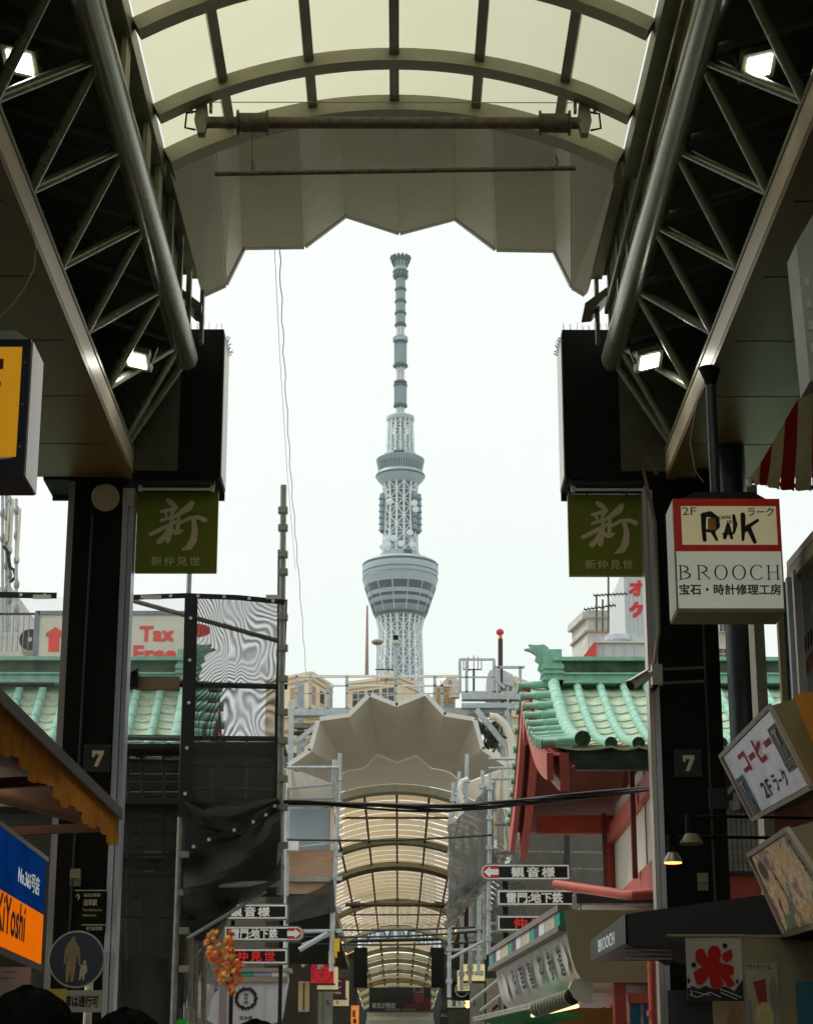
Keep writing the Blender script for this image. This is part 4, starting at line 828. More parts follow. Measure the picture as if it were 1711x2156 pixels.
    BX('purlin_end', K['redd'], g, (s*(vx+.3), ry-.1, zt+.75), (s*(wx+.1), ry+.1, zt+.95)); BX('purlin_end', K['red'], g, (s*(vx+.35), wf-.08, zt+.05), (s*(wx+.1), wf+.08, zt+.3)); BX('purlin_end', K['red'], g, (s*(vx+.35), wn-.08, zt+.0), (s*(wx+.1), wn+.08, zt+.22))
    for ya, yb in ((wn+.1, mid-.06), (mid+.06, wf-.1)): BX('plaster_panel', K['plaster'], g, (s*(wx+.06), ya, zt-.915), (s*(wx+.095), yb, zt-.105)); BX('plaster_panel', K['plaster'], g, (s*(wx+.06), ya, zt+.135), (s*(wx+.095), yb, zt+.4))
    for y in (mid, wf-.25): BX('bracket_post', K['redd'], g, (s*(wx-.12), y-.05, zt-1.0), (s*(wx-.06), y+.05, zt+.3))
    return g
right_shop = gable_building(1, 'green copper roofed shop with red gable right of the tower', 26.0, 5.5, 21.9, 3.95, 29.4, 4.15, 1.58, 8.0, 16, .30, 2.31)
left_shop = gable_building(-1, 'green copper roofed shop behind the scaffold left of the tower', 26.0, 5.5, 24.15, 4.22, 28.2, 4.2, 2.35, 9.0, 19, .305, 3.1)
# gable end carved panel and pipe on the right shop
#TX(right_shop, '本', fplane(1205,1712,1238,1740,27.0,.004), K['ink'], .03, name='carved_mark')
pts = [P(1331,1871,20.9), P(1390,1880,20.9)]
PA('red_drain_pipe', K['red'], None, [P(1170,1862,23.2), P(1258,1875,22.2), P(1318,1884,21.4), P(1332,1884,21.25), P(1450,1876,21.2)], .055, 14, label='pinkish red drain pipe running along the right shop under the white panel', cat='pipe')
eb = T('dark_eave_box', 'short dark eave box in front of the arrow sign boards', 'eave', P(1300,1895,23))
BD('box_body', K['dark'], eb, 1213, 1878, 1395, 1902, 23.2, .6); BD('lip', K['champ'], eb, 1209, 1876, 1300, 1880, 23.15, .1); BD('lower_lip', K['galvd'], eb, 1222, 1902, 1390, 1906, 23.2, .5); BD('leg', K['galvd'], eb, 1219, 1905, 1224, 1925, 23.2, .05)

# ================================================================== right fascia sign box with rounded end
d1 = V((1.225-1.725, 27.3-21.5, 0)).normalized(); LEN = 5.75; nrm = V((-d1.y, d1.x, 0))
o0 = P(1187, 1916, 21.5)
fb = T('fascia_sign_box', 'curved shop sign box with coloured squares and brush lettering on the right', 'sign', o0+V((.6,2.5,-.75)))
sc = (21.5*.957+.6)/F
prof2 = [(0,0),(3,-38),(8,-70),(14,-100),(21,-122),(30,-138),(44,-149),(260,-149),(260,0)]
pp = [o0+V((a*sc, 0, b*sc)) for a, b in prof2]
PR('end_panel', K['khaki'], fb, pp, (0, .04, 0))
inn = [p+V((.025*(1 if i < 7 else -1), .045, (.012 if 4 < i < 8 else -.012)*1)) for i, p in enumerate(pp)]
PR('box_body', mat('pearl_white_panel', (.80,.76,.76), .3, 0, .1, 2), fb, inn, d1*LEN)
# cornice above: two mouldings with the row of coloured squares between
tb = o0+V((-.035, -.02, .0))
for z0_, z1_, pr in ((-.005,.06,.03), (-.215,-.155,.03)):
    a = tb+V((0,.06,0)); MB().hexa([a+nrm*pr+V((0,0,z0_)), a-nrm*.1+V((0,0,z0_)), a-nrm*.1+d1*LEN+V((0,0,z0_)), a+nrm*pr+d1*LEN+V((0,0,z0_)), a+nrm*pr+V((0,0,z1_)), a-nrm*.1+V((0,0,z1_)), a-nrm*.1+d1*LEN+V((0,0,z1_)), a+nrm*pr+d1*LEN+V((0,0,z1_))]).out('moulding', mat('taupe_moulding', (.20,.175,.145), .5), fb)
sqm = [mat('square_green', (.02,.36,.22)), mat('square_cream', (.60,.52,.36)), mat('square_pink_grey', (.5,.45,.42)), K['white'], mat('square_navy', (.05,.05,.12))]
ns_ = 16; a = tb+V((0,.06,0))+nrm*.012
for k in range(ns_):
    p, q = a+d1*(LEN*k/ns_), a+d1*(LEN*(k+1)/ns_-.004)
    MB().hexa([p+V((0,0,-.153)), p-nrm*.05+V((0,0,-.153)), q-nrm*.05+V((0,0,-.153)), q+V((0,0,-.153)), p+V((0,0,-.008)), p-nrm*.05+V((0,0,-.008)), q-nrm*.05+V((0,0,-.008)), q+V((0,0,-.008))]).out('coloured_square', sqm[k % 5], fb)
fa = o0+V((.0, .1, -.68))+nrm*-.03; fl_ = plane(fa+d1*LEN+V((.1,0,-.0)), fa+V((.1,0,0)), fa+d1*LEN+V((-.0,0,.42)), .03)
for k, ch in enumerate('浅草喜茶参道'):
    xx = .27+.115*k+(.03 if k > 2 else 0); TX(fb, ch, fl_, mat('dark_green_print', (.02,.05,.035)) if k == 0 else bpy.data.materials['dark_green_print'], .02, (xx,.12,xx+.05,.9))
for xx in (.17, .97): INK(fb, 'motif_lettering', fl_, (0,0,100,100), K['white'], polys=[[(xx*100-5,50),(xx*100-2,5),(xx*100+1,50),(xx*100-2,95)]])
for k in range(2):
    p = a+d1*(LEN+.02)+V((.12+.13*k,0,-.33-.12*k)); TB('rail_end', K['alu'], fb, p, p+d1*.9+V((-.25,0,-.22)), .02, 8)
# awning below the box
aw = T('green_awning', 'half rolled green awning with a warm lit ceiling under the curved sign', 'awning', P(1140,2130,22))
r0_, r1_ = P(1000,2146,24.5), P(1135,2114,22.4); BR('front_rail', K['white'], aw, r0_, r1_, .06, .05)
for k in range(26): p = r0_.lerp(r1_, (k+.5)/26); BX('rail_clip', K['khaki'], aw, (p.x-.036, p.y-.025, p.z-.012), (p.x-.031, p.y+.025, p.z+.02))
MB().grid(lambda u_, v_: r0_.lerp(r1_, u_)+V((.5*v_, .3*v_, -.12*v_)), 6, 3).out('cloth', mat('bright_green_cloth', (.02,.30,.10), .8), aw)
ra, rb = P(1130,2124,22.5), P(1205,2098,21.7)
for k in range(12): p, q = ra.lerp(rb, k/12), ra.lerp(rb, (k+.7)/12); TB('roller_coil', K['olive'], aw, p, q, .09, 16)
TB('roller_core', K['dark'], aw, ra, rb, .075, 14)
PR('end_bracket', K['offw'], aw, [P(u, v, 21.6) for u, v in [(1205,2062),(1247,2056),(1247,2110),(1222,2110),(1208,2100),(1198,2080)]], (0,.2,0))
K['warm'] = glow('warm_tube', (1, .62, .25), 2.2)
TB('warm_tube', K['warm'], aw, P(1120,2138,23), P(1215,2118,21.8), .02, 8); BD('warm_ceiling', mat('amber_wood', (.45,.22,.05), .5), aw, 1100, 2122, 1290, 2250, 24, .1)
fs = T('red_stall_frame', 'red framed shop stall with blue panels under the sign box', 'stall', P(1330,2150,21.5))
BD('post', K['red'], fs, 1297, 2062, 1321, 2400, 21.6, .2); BD('beam', mat('vermilion_beam', (.48,.11,.05), .5), fs, 1325, 2090, 1400, 2112, 21.5, .15); BD('beam', K['champ'], fs, 1318, 2064, 1420, 2090, 21.7, .1)
for u in (1330, 1358, 1384): BD('blue_panel', mat('cyan_blue_panel', (.01,.13,.25), .5) if u == 1330 else bpy.data.materials['cyan_blue_panel'], fs, u, 2113, u+22, 2400, 21.55, .05)
dp = T('vermilion_drainpipe', 'vermilion drain pipe standing beside the ice banner', 'pipe', P(1375,2150,21))
x0, x1, z0, z1 = rect(1362, 2022, 1386, 2156, 20.9); TB('pipe_body', K['red'], dp, ((x0+x1)/2, 20.9, 0), ((x0+x1)/2, 20.9, P(1375,2018,20.9).z), .05, 14)
for v in (2042, 2140): p = P(1374, v, 20.9); TB('collar', K['red'], dp, p, p+V((0,0,.06)), .062, 14)

# ================================================================== direction sign stacks
K['board'] = mat('green_black_board', (.012,.018,.018), .45); K['arrow_red'] = mat('arrow_red', (.62,.05,.05), .5, emit=.05); K['lit_red'] = mat('lit_red_print', (.75,.03,.03), .5, emit=.2)
def dirsign(par, u0, v0, u1, v1, y, body, red, arrow, tb_):
    x0, x1, z0, z1 = rect(u0, v0, u1, v1, y); h = (z1-z0)/2; xm = (z0+z1)/2
    def outline(ins):
        a, b, c, d = x0+ins, x1-ins, z0+ins, z1-ins; r = (d-c)/2; pts = []
        if arrow < 0: pts += [(a+r-r*math.sin(math.pi*t/10), xm+r*math.cos(math.pi*t/10)) for t in range(11)]
        else: pts += [(a, d), (a, c)]
        if arrow > 0: pts += [(b-r+r*math.sin(math.pi*t/10), xm-r*math.cos(math.pi*t/10)) for t in range(11)]
        else: pts += [(b, c), (b, d)]
        return pts
    o = PR('sign_board', K['galvd'], par, [V((p[0], y, p[1])) for p in outline(-.018)], (0,.09,0))
    m = MB(); m.prism([V((p[0], y-.004, p[1])) for p in outline(0)], (0,.003,0)); m.out('board_border', K['lit_white'], o)
    PR('board_face', K['board'], o, [V((p[0], y-.008, p[1])) for p in outline(.021)], (0,.003,0))
    f = plane((x0,y-.008,z0),(x1,y-.008,z0),(x0,y-.008,z1), .003)
    TX(o, body, f, K['lit_red' if red else 'lit_white'], .03, tb_, kern=1.3 if len(body) == 3 else 1.0)
    if arrow:
        asp = (x1-x0)/(z1-z0); L_ = .19*asp
        q = (lambda x: x) if arrow < 0 else (lambda x: asp-x)
        r = .43
        rp = [(q(.5-r*math.sin(math.pi*t/10)), .5-r*math.cos(math.pi*t/10)) for t in range(11)]+[(q(L_+.05), .07+.86), (q(L_+.05), .07)]
        INK(o, 'arrow_field', f, (0,0,asp,1), K['arrow_red'], polys=[rp])
        INK(o, 'arrow', f, (0,0,asp,1), K['lit_white'], polys=[[(q(.15),.5),(q(.62),.12),(q(.62),.3),(q(L_+.05),.3),(q(L_+.05),.7),(q(.62),.7),(q(.62),.88)]], k0=.003)
    return o
d_ = T('direction_sign_stand', 'stack of three black direction boards beside the right scaffold', 'sign', P(1120,2000,29), 'direction sign stacks')
dirsign(d_, 1013, 1821, 1197, 1851, 29, '観音様', 0, -1, (.34,.13,.84,.86)); dirsign(d_, 1048, 1875, 1243, 1905, 29, '雷門:地下鉄', 0, 1, (.09,.12,.70,.88)); dirsign(d_, 1048, 1929, 1228, 1959, 29, '仲見世', 1, 0, (.18,.13,.72,.87))
for u in (1064, 1176): x0, x1, z0, z1 = rect(u-6, 1815, u+6, 2100, 29.1); BX('post', K['dark'], d_, (x0, 29.1, 0), (x1, 29.18, P(1064,1822,29.1).z))
d_ = T('direction_sign_stand', 'stack of three black direction boards above the emblem shop on the left', 'sign', P(540,2040,29), 'direction sign stacks')
dirsign(d_, 424, 1905, 604, 1934, 29, '観音様', 0, -1, (.34,.13,.80,.86)); dirsign(d_, 474, 1952, 637, 1979, 29, '雷門:地下鉄', 0, 1, (.08,.12,.68,.88)); dirsign(d_, 474, 1999, 604, 2028, 29, '仲見世', 1, 0, (.19,.13,.81,.87))
for u in (490, 592): x0, x1, z0, z1 = rect(u-4, 1815, u+4, 2100, 29.1); BX('post', K['dark'], d_, (x0, 29.1, 0), (x1, 29.18, P(490,1905,29.1).z))

# ================================================================== emblem shop on the left
es = T('emblem_shop_front', 'white curved shop sign with a round floral emblem on the left', 'shop front', P(510,2150,31))
Ye = 31.0
PR('sign_panel', mat('white_gloss_panel', (.62,.64,.66), .3, 0, .05), es, [P(u, v, Ye) for u, v in [(408,2066),(604,2066),(592,2140),(584,2152),(570,2156),(450,2156),(425,2140),(412,2110)]], (0,.5,0))
for u in (470, 476): pass
BD('panel_strip', K['champ'], es, 462, 2068, 477, 2156, Ye-.02, .015); BD('panel_strip', K['offw'], es, 553, 2068, 556, 2154, Ye-.02, .015)
BD('moulding', K['champ'], es, 400, 2038, 613, 2046, Ye-.05, .4); BD('moulding', mat('taupe_rail', (.3,.26,.2)), es, 402, 2057, 606, 2067, Ye-.04, .4); BD('moulding', K['champ'], es, 402, 2049, 606, 2057, Ye-.02, .3)
for i, (u0, u1, mm) in enumerate([(402,455,sqm[1]),(455,500,sqm[1]),(500,534,sqm[0]),(534,572,mat('square_lilac', (.35,.35,.5))),(572,604,sqm[3])]): BD('coloured_square', mm, es, u0, 2047, u1-1, 2056, Ye-.035, .012)
BD('lower_wall', K['dark'], es, 400, 2156, 640, 2370, Ye+.3, .2)
f = fplane(488,2075,548,2152,Ye,.01); cc_ = []
for k in range(20): t = k*.31416; cc_.append(blob(50+34*math.cos(t), 36+27*math.sin(t), 7, 5.5, 7, .35))
INK(es, 'emblem_print', f, (0,0,100,100), K['ink'], polys=cc_, strokes=[([(42,24),(58,24)],3), ([(42,48),(58,48)],3), ([(46,28),(54,28),(54,44),(46,44),(46,28)],2.2), ([(46,36),(54,36)],2)])
TX(es, '甘水堂', f, K['ink'], .02, (.28,.06,.74,.17))
mp = T('mirror_sign_panel', 'slanted mirror finish sign panel reflecting leaves behind the scaffold pole', 'sign', P(425,2050,29))
K['mirror'] = mat('mirror_panel', (.55,.55,.52), .12, .85, .15, 4)
q = [P(430,1990,27.5), P(468,2072,29.5), P(440,2110,29.5), P(395,2100,26.5), P(398,2040,26.5)]
PR('panel', K['mirror'], mp, q, (-.02,.03,0)); PR('lower_panel', mat('pale_reflect', (.5,.48,.44), .25, .3), mp, [P(395,2062,26.4), P(452,2075,28.4), P(440,2140,28.4), P(428,2150,28), P(392,2120,26.4)], (-.02,.03,0))
# maple branch
mb = T('maple_branch', 'hanging branch of orange and red maple leaves left of the arrow signs', 'leaves', P(465,2000,22.05))
lm = [mat('leaf_yellow', (.95,.52,.07), .6), mat('leaf_orange', (.95,.22,.02), .6), mat('leaf_red', (.80,.05,.03), .6)]
PA('twig', K['rust'], mb, [P(446,1962,22.05), P(452,2000,22.05), P(466,2040,22.05), P(484,2090,22.05)], .006, 5); PA('twig', K['rust'], mb, [P(482,1965,22.05), P(474,2000,22.05), P(470,2040,22.05)], .006, 5)
spots = [(445,1972),(452,1963),(438,1985),(446,1995),(456,1985),(452,2008),(440,2010),(482,1972),(488,1965),(476,1980),(486,1985),(478,1995),(490,1998),(470,2000),(466,2012),(480,2012),(490,2015),(462,2025),(474,2028),(486,2030),(496,2026),(500,2036),(506,2032),(470,2042),(482,2044),(494,2048),(500,2050),(466,2054),(462,2064),(470,2062),(490,2058),(484,2066),(488,2080),(494,2088),(486,2090),(490,2072),(508,2062),(502,2066),(458,2046),(448,2020),(444,2004),(474,2014)]
lp = []
for k in range(10):
    t = math.pi*(.5+k/5*1.0) if False else 0
def leaf(c, sz, m, rz, tl):
    pts = []
    for k in range(14):
        t = 2*math.pi*k/14; r = sz*(1 if k % 2 == 0 else .42)*(1 if k not in (7,) else .5)
        v = V((r*math.sin(t), 0, r*math.cos(t))); v.rotate(Matrix.Rotation(rz, 3, 'Y')); v.rotate(Matrix.Rotation(tl, 3, 'X')); v.rotate(Matrix.Rotation(tl*1.3, 3, 'Z')); pts.append(c+v)
    m2 = MB(); m2.add([c+V((0,-.008,0))]+pts, [(0, 1+k, 1+(k+1) % 14) for k in range(14)]); m2.out('leaf', m, mb)
for u, v in spots:
    for q in range(4): leaf(P(u+random.uniform(-5,5), v+random.uniform(-5,5), 22.05+random.uniform(-.15,.15)), random.uniform(.03,.05), lm[random.choice((0,0,1,1,1,2))], random.uniform(-1,1), random.uniform(-.7,.7))

# ================================================================== scaffold and nets round the left shop
SY = 22.6
K['netl'] = net('thin_grey_net', (.34,.37,.36), .16, 0, 2); K['netd'] = net('dark_double_net', (.07,.072,.066), .60, .62, 2.5, 9, 12); K['nets'] = net('sagging_black_net', (.075,.078,.068), .90, 0, 3); K['netg'] = net('grey_net', (.16,.165,.155), .62, .3, 2.2, 6, 10)
K['netb'] = net('black_net_lower', (.07,.073,.06), .78, 0, 3)
K['hem'] = mat('black_net_hem', (.012,.013,.012), .7)
sc = T('scaffold', 'pipe scaffold tower with dark nets in front of the left green roof', 'scaffold', P(490,2150,SY))
def pole(u0, v0, u1, v1, y, r, m=K['galvd'], name='pole', par=None, y2=None): return TB(name, m, par or sc, P(u0, v0, y), P(u1, v1, y2 or y), r, 10)
def clamps(par, u, vs, y, m=K['galvd'], k=1.0):
    for v in vs: p = P(u, v, y); BX('clamp', m, par, (p.x-.055*k, p.y-.05*k, p.z-.035*k), (p.x+.055*k, p.y+.04*k, p.z+.035*k))
p0 = P(597,1022,SY); TB('pole', K['galvd'], sc, p0, P(588,1884,SY), .036, 12)
p1 = P(590,1158,SY+.12); TB('pole', K['dark'], sc, p1, P(584,1870,SY+.12), .03, 10)
clamps(sc, 596, (1075,1112,1168,1205,1300,1365,1430,1500,1560,1640,1700,1780), SY)
p0 = P(399,1205,SY); TB('pole', K['galv'], sc, p0, P(397,1262,SY), .03, 10); p0 = P(397,1260,SY); TB('pole', K['galvd'], sc, p0, V((p0.x-.03,SY,0)), .034, 12)
clamps(sc, 388, (1620,1700,1800,1880,1960,2040), SY)
pole(270, 1262, 595, 1352, SY+.5, .028, K['rust'], 'brace')
pole(380, 1441, 605, 1446, SY+.06, .032, K['black']); pole(250, 1552, 600, 1556, SY+.1, .03, K['black']); pole(-20, 1441, 116, 1441, SY+.06, .03, K['dark']); pole(160, 1552, 390, 1556, SY+.06, .026, K['dark'])
pole(392, 1863, 590, 1861, SY-.02, .035, K['galv'], 'rail'); pole(395, 1976, 560, 1876, SY-.03, .02, K['galv'], 'brace'); 
for u in (414, 432): pole(u, 1870, u-3, 2156, SY+.3, .03)
pole(468, 1870, 466, 1925, SY+.2, .018); pole(402, 1945, 400, 2300, SY+.15, .03, K['galvd'])
for v, m in ((1632,K['galvd']),(1648,K['galvd']),(1670,K['champ']),(1702,K['dark']),(1755,K['galvd']),(1800,K['dark']),(1845,K['dark'])): pole(255, v, 385, v, SY+.9, .02, m, 'rail')
pole(-20, 1640, 120, 1648, SY+.4, .018, K['galvd'], 'rail'); pole(-20, 1695, 120, 1697, SY+.4, .018, K['galvd'], 'rail')
BD('deck_board', K['dark'], sc, -40, 1566, 600, 1576, SY+.3, .5); BD('deck_board', K['dark'], sc, -40, 1680, 590, 1692, SY+.4, .8); BD('deck_board', K['black'], sc, 250, 1806, 590, 1815, SY+.5, .8)
BD('bracket_box', mat('tan_clamp_box', (.19,.13,.07), .6), sc, 285, 1424, 378, 1450, SY-.05, .1); BD('bracket_clamp', K['black'], sc, 262, 1413, 290, 1447, SY-.1, .12); pole(268, 1420, 292, 1408, SY-.12, .012, K['black'], 'bolt')
# hems (black binding strips with eyelets)
def hem(name, pts, w, par, y, eyel=0):
    q = [P(u, v, y) for u, v in pts]; o = None; m = MB()
    for a, b in zip(q[:-1], q[1:]): m.bar(a, b, .008, w, (0,0,1) if abs((b-a).x) > abs((b-a).z) else (1,0,0))
    o = m.out(name, K['hem'], par)
    for k in range(eyel):
        t = (k+.5)/eyel; i = min(len(q)-2, int(t*(len(q)-1))); p = q[i].lerp(q[i+1], t*(len(q)-1)-i)
        MB().lathe(p+V((0,-.012,0)), [(.012,0),(.02,0),(.02,.005),(.012,.005)], 10, (0,-1,0)).out('eyelet', K['white'], o)
hem('net_hem', [(-30,1252),(120,1254)], .07, sc, SY-.05, 3); hem('net_hem', [(270,1258),(390,1254),(500,1258),(600,1268)], .06, sc, SY-.05, 6)
hem('net_hem', [(403,1258),(398,1480),(388,1720)], .15, sc, SY-.06, 5); hem('net_hem', [(596,1262),(588,1500),(586,1700)], .1, sc, SY+.06, 5)
for u in (108, 208, 560): 
    if u != 208: BD('net_label', K['offw'], sc, u+(-38 if u < 200 else 0), 1252, u+(0 if u < 200 else 32), 1261, SY-.07, .005)
BD('net_label', K['offw'], sc, 302, 1253, 340, 1262, SY-.07, .005)
def cloth(name, m, par, c, amp=.03, nu=14, nv=14, seed=1, sag=0, fold=6.0):
    """net cloth between four corners (bl, br, tr, tl), with folds"""
    bl, br, tr, tl = c
    def fn(a, b):
        p = bl.lerp(br, a).lerp(tl.lerp(tr, a), b)
        w_ = math.sin(fold*a*6.28+seed+2*math.sin(3*b+seed))*.6+.4*math.sin(9*b+4*a+seed*2)
        return p+V((0, amp*w_*math.sin(math.pi*a)**.3, -sag*math.sin(math.pi*a)*(1-b)))
    return MB().grid(fn, nu, nv).out(name, m, par)
cloth('net', K['netl'], sc, (P(-40,1560,SY), P(390,1560,SY), P(400,1260,SY), P(-40,1255,SY)), .015, 10, 6)
cloth('net', K['netd'], sc, (P(392,1560,SY), P(586,1560,SY), P(594,1262,SY), P(404,1260,SY)), .03, 14, 14, 3)
cloth('net', K['netb'], sc, (P(390,1690,SY-.02), P(586,1690,SY), P(588,1552,SY), P(392,1556,SY)), .03, 14, 10, 5)
cloth('net', K['netb'], sc, (P(-40,2250,SY+.5), P(386,2250,SY+.5), P(388,1562,SY+.5), P(-40,1562,SY+.5)), .05, 14, 10, 8)
cloth('net', K['netb'], sc, (P(378,2120,SY+.05), P(386,2120,SY+1.5), P(600,1700,SY+1.5), P(392,1700,SY+.05)), .03, 8, 10, 2)
# two sagging swags
def swag(y, top, lowb, m, amp=.03, n=16):
    def fn(a, b):
        i = a*(len(top)-1); k = min(int(i), len(top)-2); t = V(top[k]).lerp(V(top[k+1]), i-k); q = V(lowb[k]).lerp(V(lowb[k+1]), i-k); r = t.lerp(q, b)
        return P(r.x, r.y, y+amp*math.sin(8*b+3*a)+amp*.6*math.sin(14*a-5*b))
    return MB().grid(fn, n, 10).out('net_swag', m, sc)
swag(SY-.03, [(388,1680),(430,1686),(480,1688),(540,1684),(586,1680)], [(388,1700),(430,1752),(480,1765),(540,1740),(586,1690)], K['nets'], .09)
swag(SY-.06, [(386,1800),(440,1785),(500,1765),(550,1730),(590,1690)], [(386,1940),(440,1935),(500,1905),(550,1880),(592,1850)], K['nets'], .14)
swag(SY+.1, [(390,1935),(440,1900),(480,1890),(500,1890),(510,1888)], [(390,1960),(420,1985),(450,1960),(480,1930),(500,1905)], K['nets'], .04)
swag(SY+.3, [(255,2020),(300,2020),(350,2018),(370,2016),(386,2014)], [(255,2300),(300,2300),(350,2300),(370,2300),(386,2300)], K['netb'], .06)
hem('net_hem', [(392,1790),(440,1768),(520,1738),(560,1716),(588,1688)], .04, sc, SY-.1, 6)
for v, u0, u1, m in ((1592,395,586,K['galvd']),(1612,395,586,K['dark']),(1660,395,586,K['galvd']),(1722,395,470,K['galvd']),(1600,255,385,K['galvd']),(1725,255,385,K['galvd']),(1782,255,385,K['galvd']),(1870,255,385,K['galvd']),(1930,255,385,K['dark'])): TB('rail', m, sc, P(u0,v,SY+.72), P(u1,v+3,SY+.72), .014, 8)
for u, v0, v1 in ((450,1560,1690),(520,1560,1690),(300,1570,2000),(345,1570,2000),(270,1570,2100)): TB('pole', K['galvd'], sc, P(u,v0,SY+.8), P(u-2,v1,SY+.8), .018, 8)
BD('grating', mat('brass_grating', (.22,.17,.07), .5, .3, .6, 40), sc, 448, 1735, 512, 1756, SY+.6, .05)
K['redtarp'] = mat('red_tarp', (.35,.03,.025), .7)
BD('tool_box', K['redtarp'], sc, 325, 1812, 352, 1842, SY+1.2, .3); BD('white_sheet', K['plaster'], sc, 296, 1792, 352, 1836, SY+1.6, .02); BD('shade_panel', mat('dark_green_panel', (.012,.08,.06), .6), sc, 352, 1792, 386, 1840, SY+1.5, .02)
BR('brace', mat('red_brown_pipe', (.22,.10,.07), .6), sc, P(256,1905,SY+1.2), P(315,1868,SY+1.2), .07, .07)
BD('shade_sheet', K['deck'], sc, -60, 1600, 392, 2330, SY+1.9, .04); BD('shade_sheet', mat('dark_grey_shade', (.07,.072,.065), .8, 0, .5, 2), sc, 392, 1562, 594, 1888, SY+1.3, .04)  # dark sheets added to stand in for the shade behind the nets
bn_ = BX('base_cabinet', K['offw'], None, (P(325,2090,23.4).x, 23.4, 0), (P(380,2090,23.4).x, 23.9, P(350,2072,23.4).z), label='pale cabinet at the foot of the left scaffold', cat='cabinet')
BD('green_bag', mat('fluorescent_green', (.02,.55,.04), .6), None, 372, 2146, 393, 2175, 22.0, .1, label='small bright green pouch tied at the foot of the scaffold', cat='pouch')

# ---- second scaffold, left of the far arcade mouth
S2 = 39.0
s2 = T('scaffold', 'pale pipe scaffold with plywood and a blue sheet left of the far arcade', 'scaffold', P(655,2150,S2))
p = P(716,1586,S2); TB('pole', K['galv'], s2, p, P(697,2045,S2), .04, 12); p = P(705,1600,S2+.3); TB('pole', K['galv'], s2, p, P(700,1680,S2+.3), .05, 10)
TB('pole', K['galv'], s2, P(606,1660,S2), P(601,2040,S2), .045, 10); TB('pole', K['galvd'], s2, P(598,1620,S2-.3), P(590,1880,S2-.3), .05, 10)
clamps(s2, 714, (1640,1690,1740,1800,1850,1915,1960), S2, K['galv'], 1.05)
for (a, b, c, d, r) in ((604,1616,712,1616,.032),(602,1661,700,1652,.022),(602,1684,702,1680,.03),(604,1697,706,1695,.026),(604,1771,704,1773,.026),(616,1786,690,1776,.026),(600,1962,706,1960,.035)): TB('rail', K['galv'], s2, P(a,b,S2), P(c,d,S2), r, 10)
cloth('net', net('pale_net', (.30,.29,.27), .45, .15, 2), s2, (P(604,1700,S2-.05), P(712,1700,S2-.05), P(714,1617,S2-.05), P(606,1617,S2-.05)), .03)
BD('blue_sheet', sheet('pale_blue_sheet', (.42,.48,.52), .3), s2, 606, 1702, 695, 1790, S2+.3, .01); BD('end_louvre', K['cream'], s2, 695, 1702, 704, 1790, S2+.25, .1)
for v0, v1 in ((1790,1800),(1800,1846),(1856,1882)): BD('plywood_board', K['ply'], s2, 604, v0, 702, v1, S2+.2, .05)
BD('steel_beam', K['galvd'], s2, 600, 1846, 704, 1856, S2+.1, .2); BD('back_board', K['black'], s2, 600, 1882, 704, 2030, S2+1.0, .1)
swag2 = [(604,1886),(640,1884),(670,1872),(702,1850)]
def fn(a, b):
    i = a*3; k = min(int(i), 2); t = V(swag2[k]).lerp(V(swag2[k+1]), i-k); q = V((602+a*104, 1945-25*a)); r = t.lerp(q, b); return P(r.x, r.y, S2-.1+.05*math.sin(7*a+6*b))
MB().grid(fn, 12, 8).out('net_swag', K['nets'], s2)
def lampw(u, v): pass
BD('white_lantern_box', K['white'], s2, 602, 1768, 628, 1790, S2-.2, .3)
for k in range(6): 
    y = S2+.6+k*.7; TB('lower_pole', K['galvd'], s2, P(700-4*k,1900+2*k,y), P(697-5*k,2015+5*k,y), .04, 8); TB('lower_rail', K['galvd'], s2, P(636,1990+9*k,y), P(700-4*k,1966+8*k,y), .035, 8)
TB('brace', K['galv'], s2, P(630,2000,S2-.1), P(690,1965,S2-.1), .05, 8)
for k in range(3): p = P(708-5*k, 1990+13*k, S2+.5*k); TB('yellow_sleeve', mat('yellow_sleeve', (.7,.42,.02)) if k == 0 else bpy.data.materials['yellow_sleeve'], s2, p+V((0,-.02,.12)), p+V((0,-.02,-.12)), .062, 10)

# ---- third scaffold, right of the far arcade mouth
s3 = T('scaffold', 'pipe scaffold draped in grey sheets right of the far arcade', 'scaffold', P(1000,2150,S2))
for (u, vt, vb, y, m) in ((1031,1628,2010,37.7,K['galv']),(955,1648,1720,39,K['galv']),(967,1625,1700,39.5,K['galv']),(983,1588,1700,39.5,K['galv']),(1016,1622,1690,39,K['galv']),(948,1700,2100,40,K['galv']),(974,1750,2085,41,K['galvd']),(992,1740,2070,40.5,K['galvd']),(1010,1730,2050,40,K['galv']),(1022,1720,2020,39,K['galvd'])):
    a, b = P(u, vt, y), P(u-3, vb, y); TB('pole', m, s3, a, b, .037, 12)
    n_ = int((vb-vt)/60)
    for k in range(n_): q = a.lerp(b, (k+.5)/n_); BX('clamp', m, s3, (q.x-.06, q.y-.06, q.z-.04), (q.x+.06, q.y+.05, q.z+.04))
for (a, b, c, d, y) in ((948,2018,1030,1975,39),(948,2000,1040,2000,40),(960,1960,1034,1955,40),(1028,1598,1090,1598,39),(1028,1618,1085,1616,39),(1030,1640,1085,1640,39),(1030,1945,1075,1945,38),(1030,1962,1075,1962,38)): TB('rail', K['galv'], s3, P(a,b,y), P(c,d,y), .028, 8)
PA('bent_pipe', K['white'], s3, [P(u,v,39) for u, v in [(985,1640),(972,1645),(966,1660),(972,1690),(968,1720)]], .05, 8)
K['grs'] = net('grey_sheet', (.20,.195,.18), .9, 0, 2)
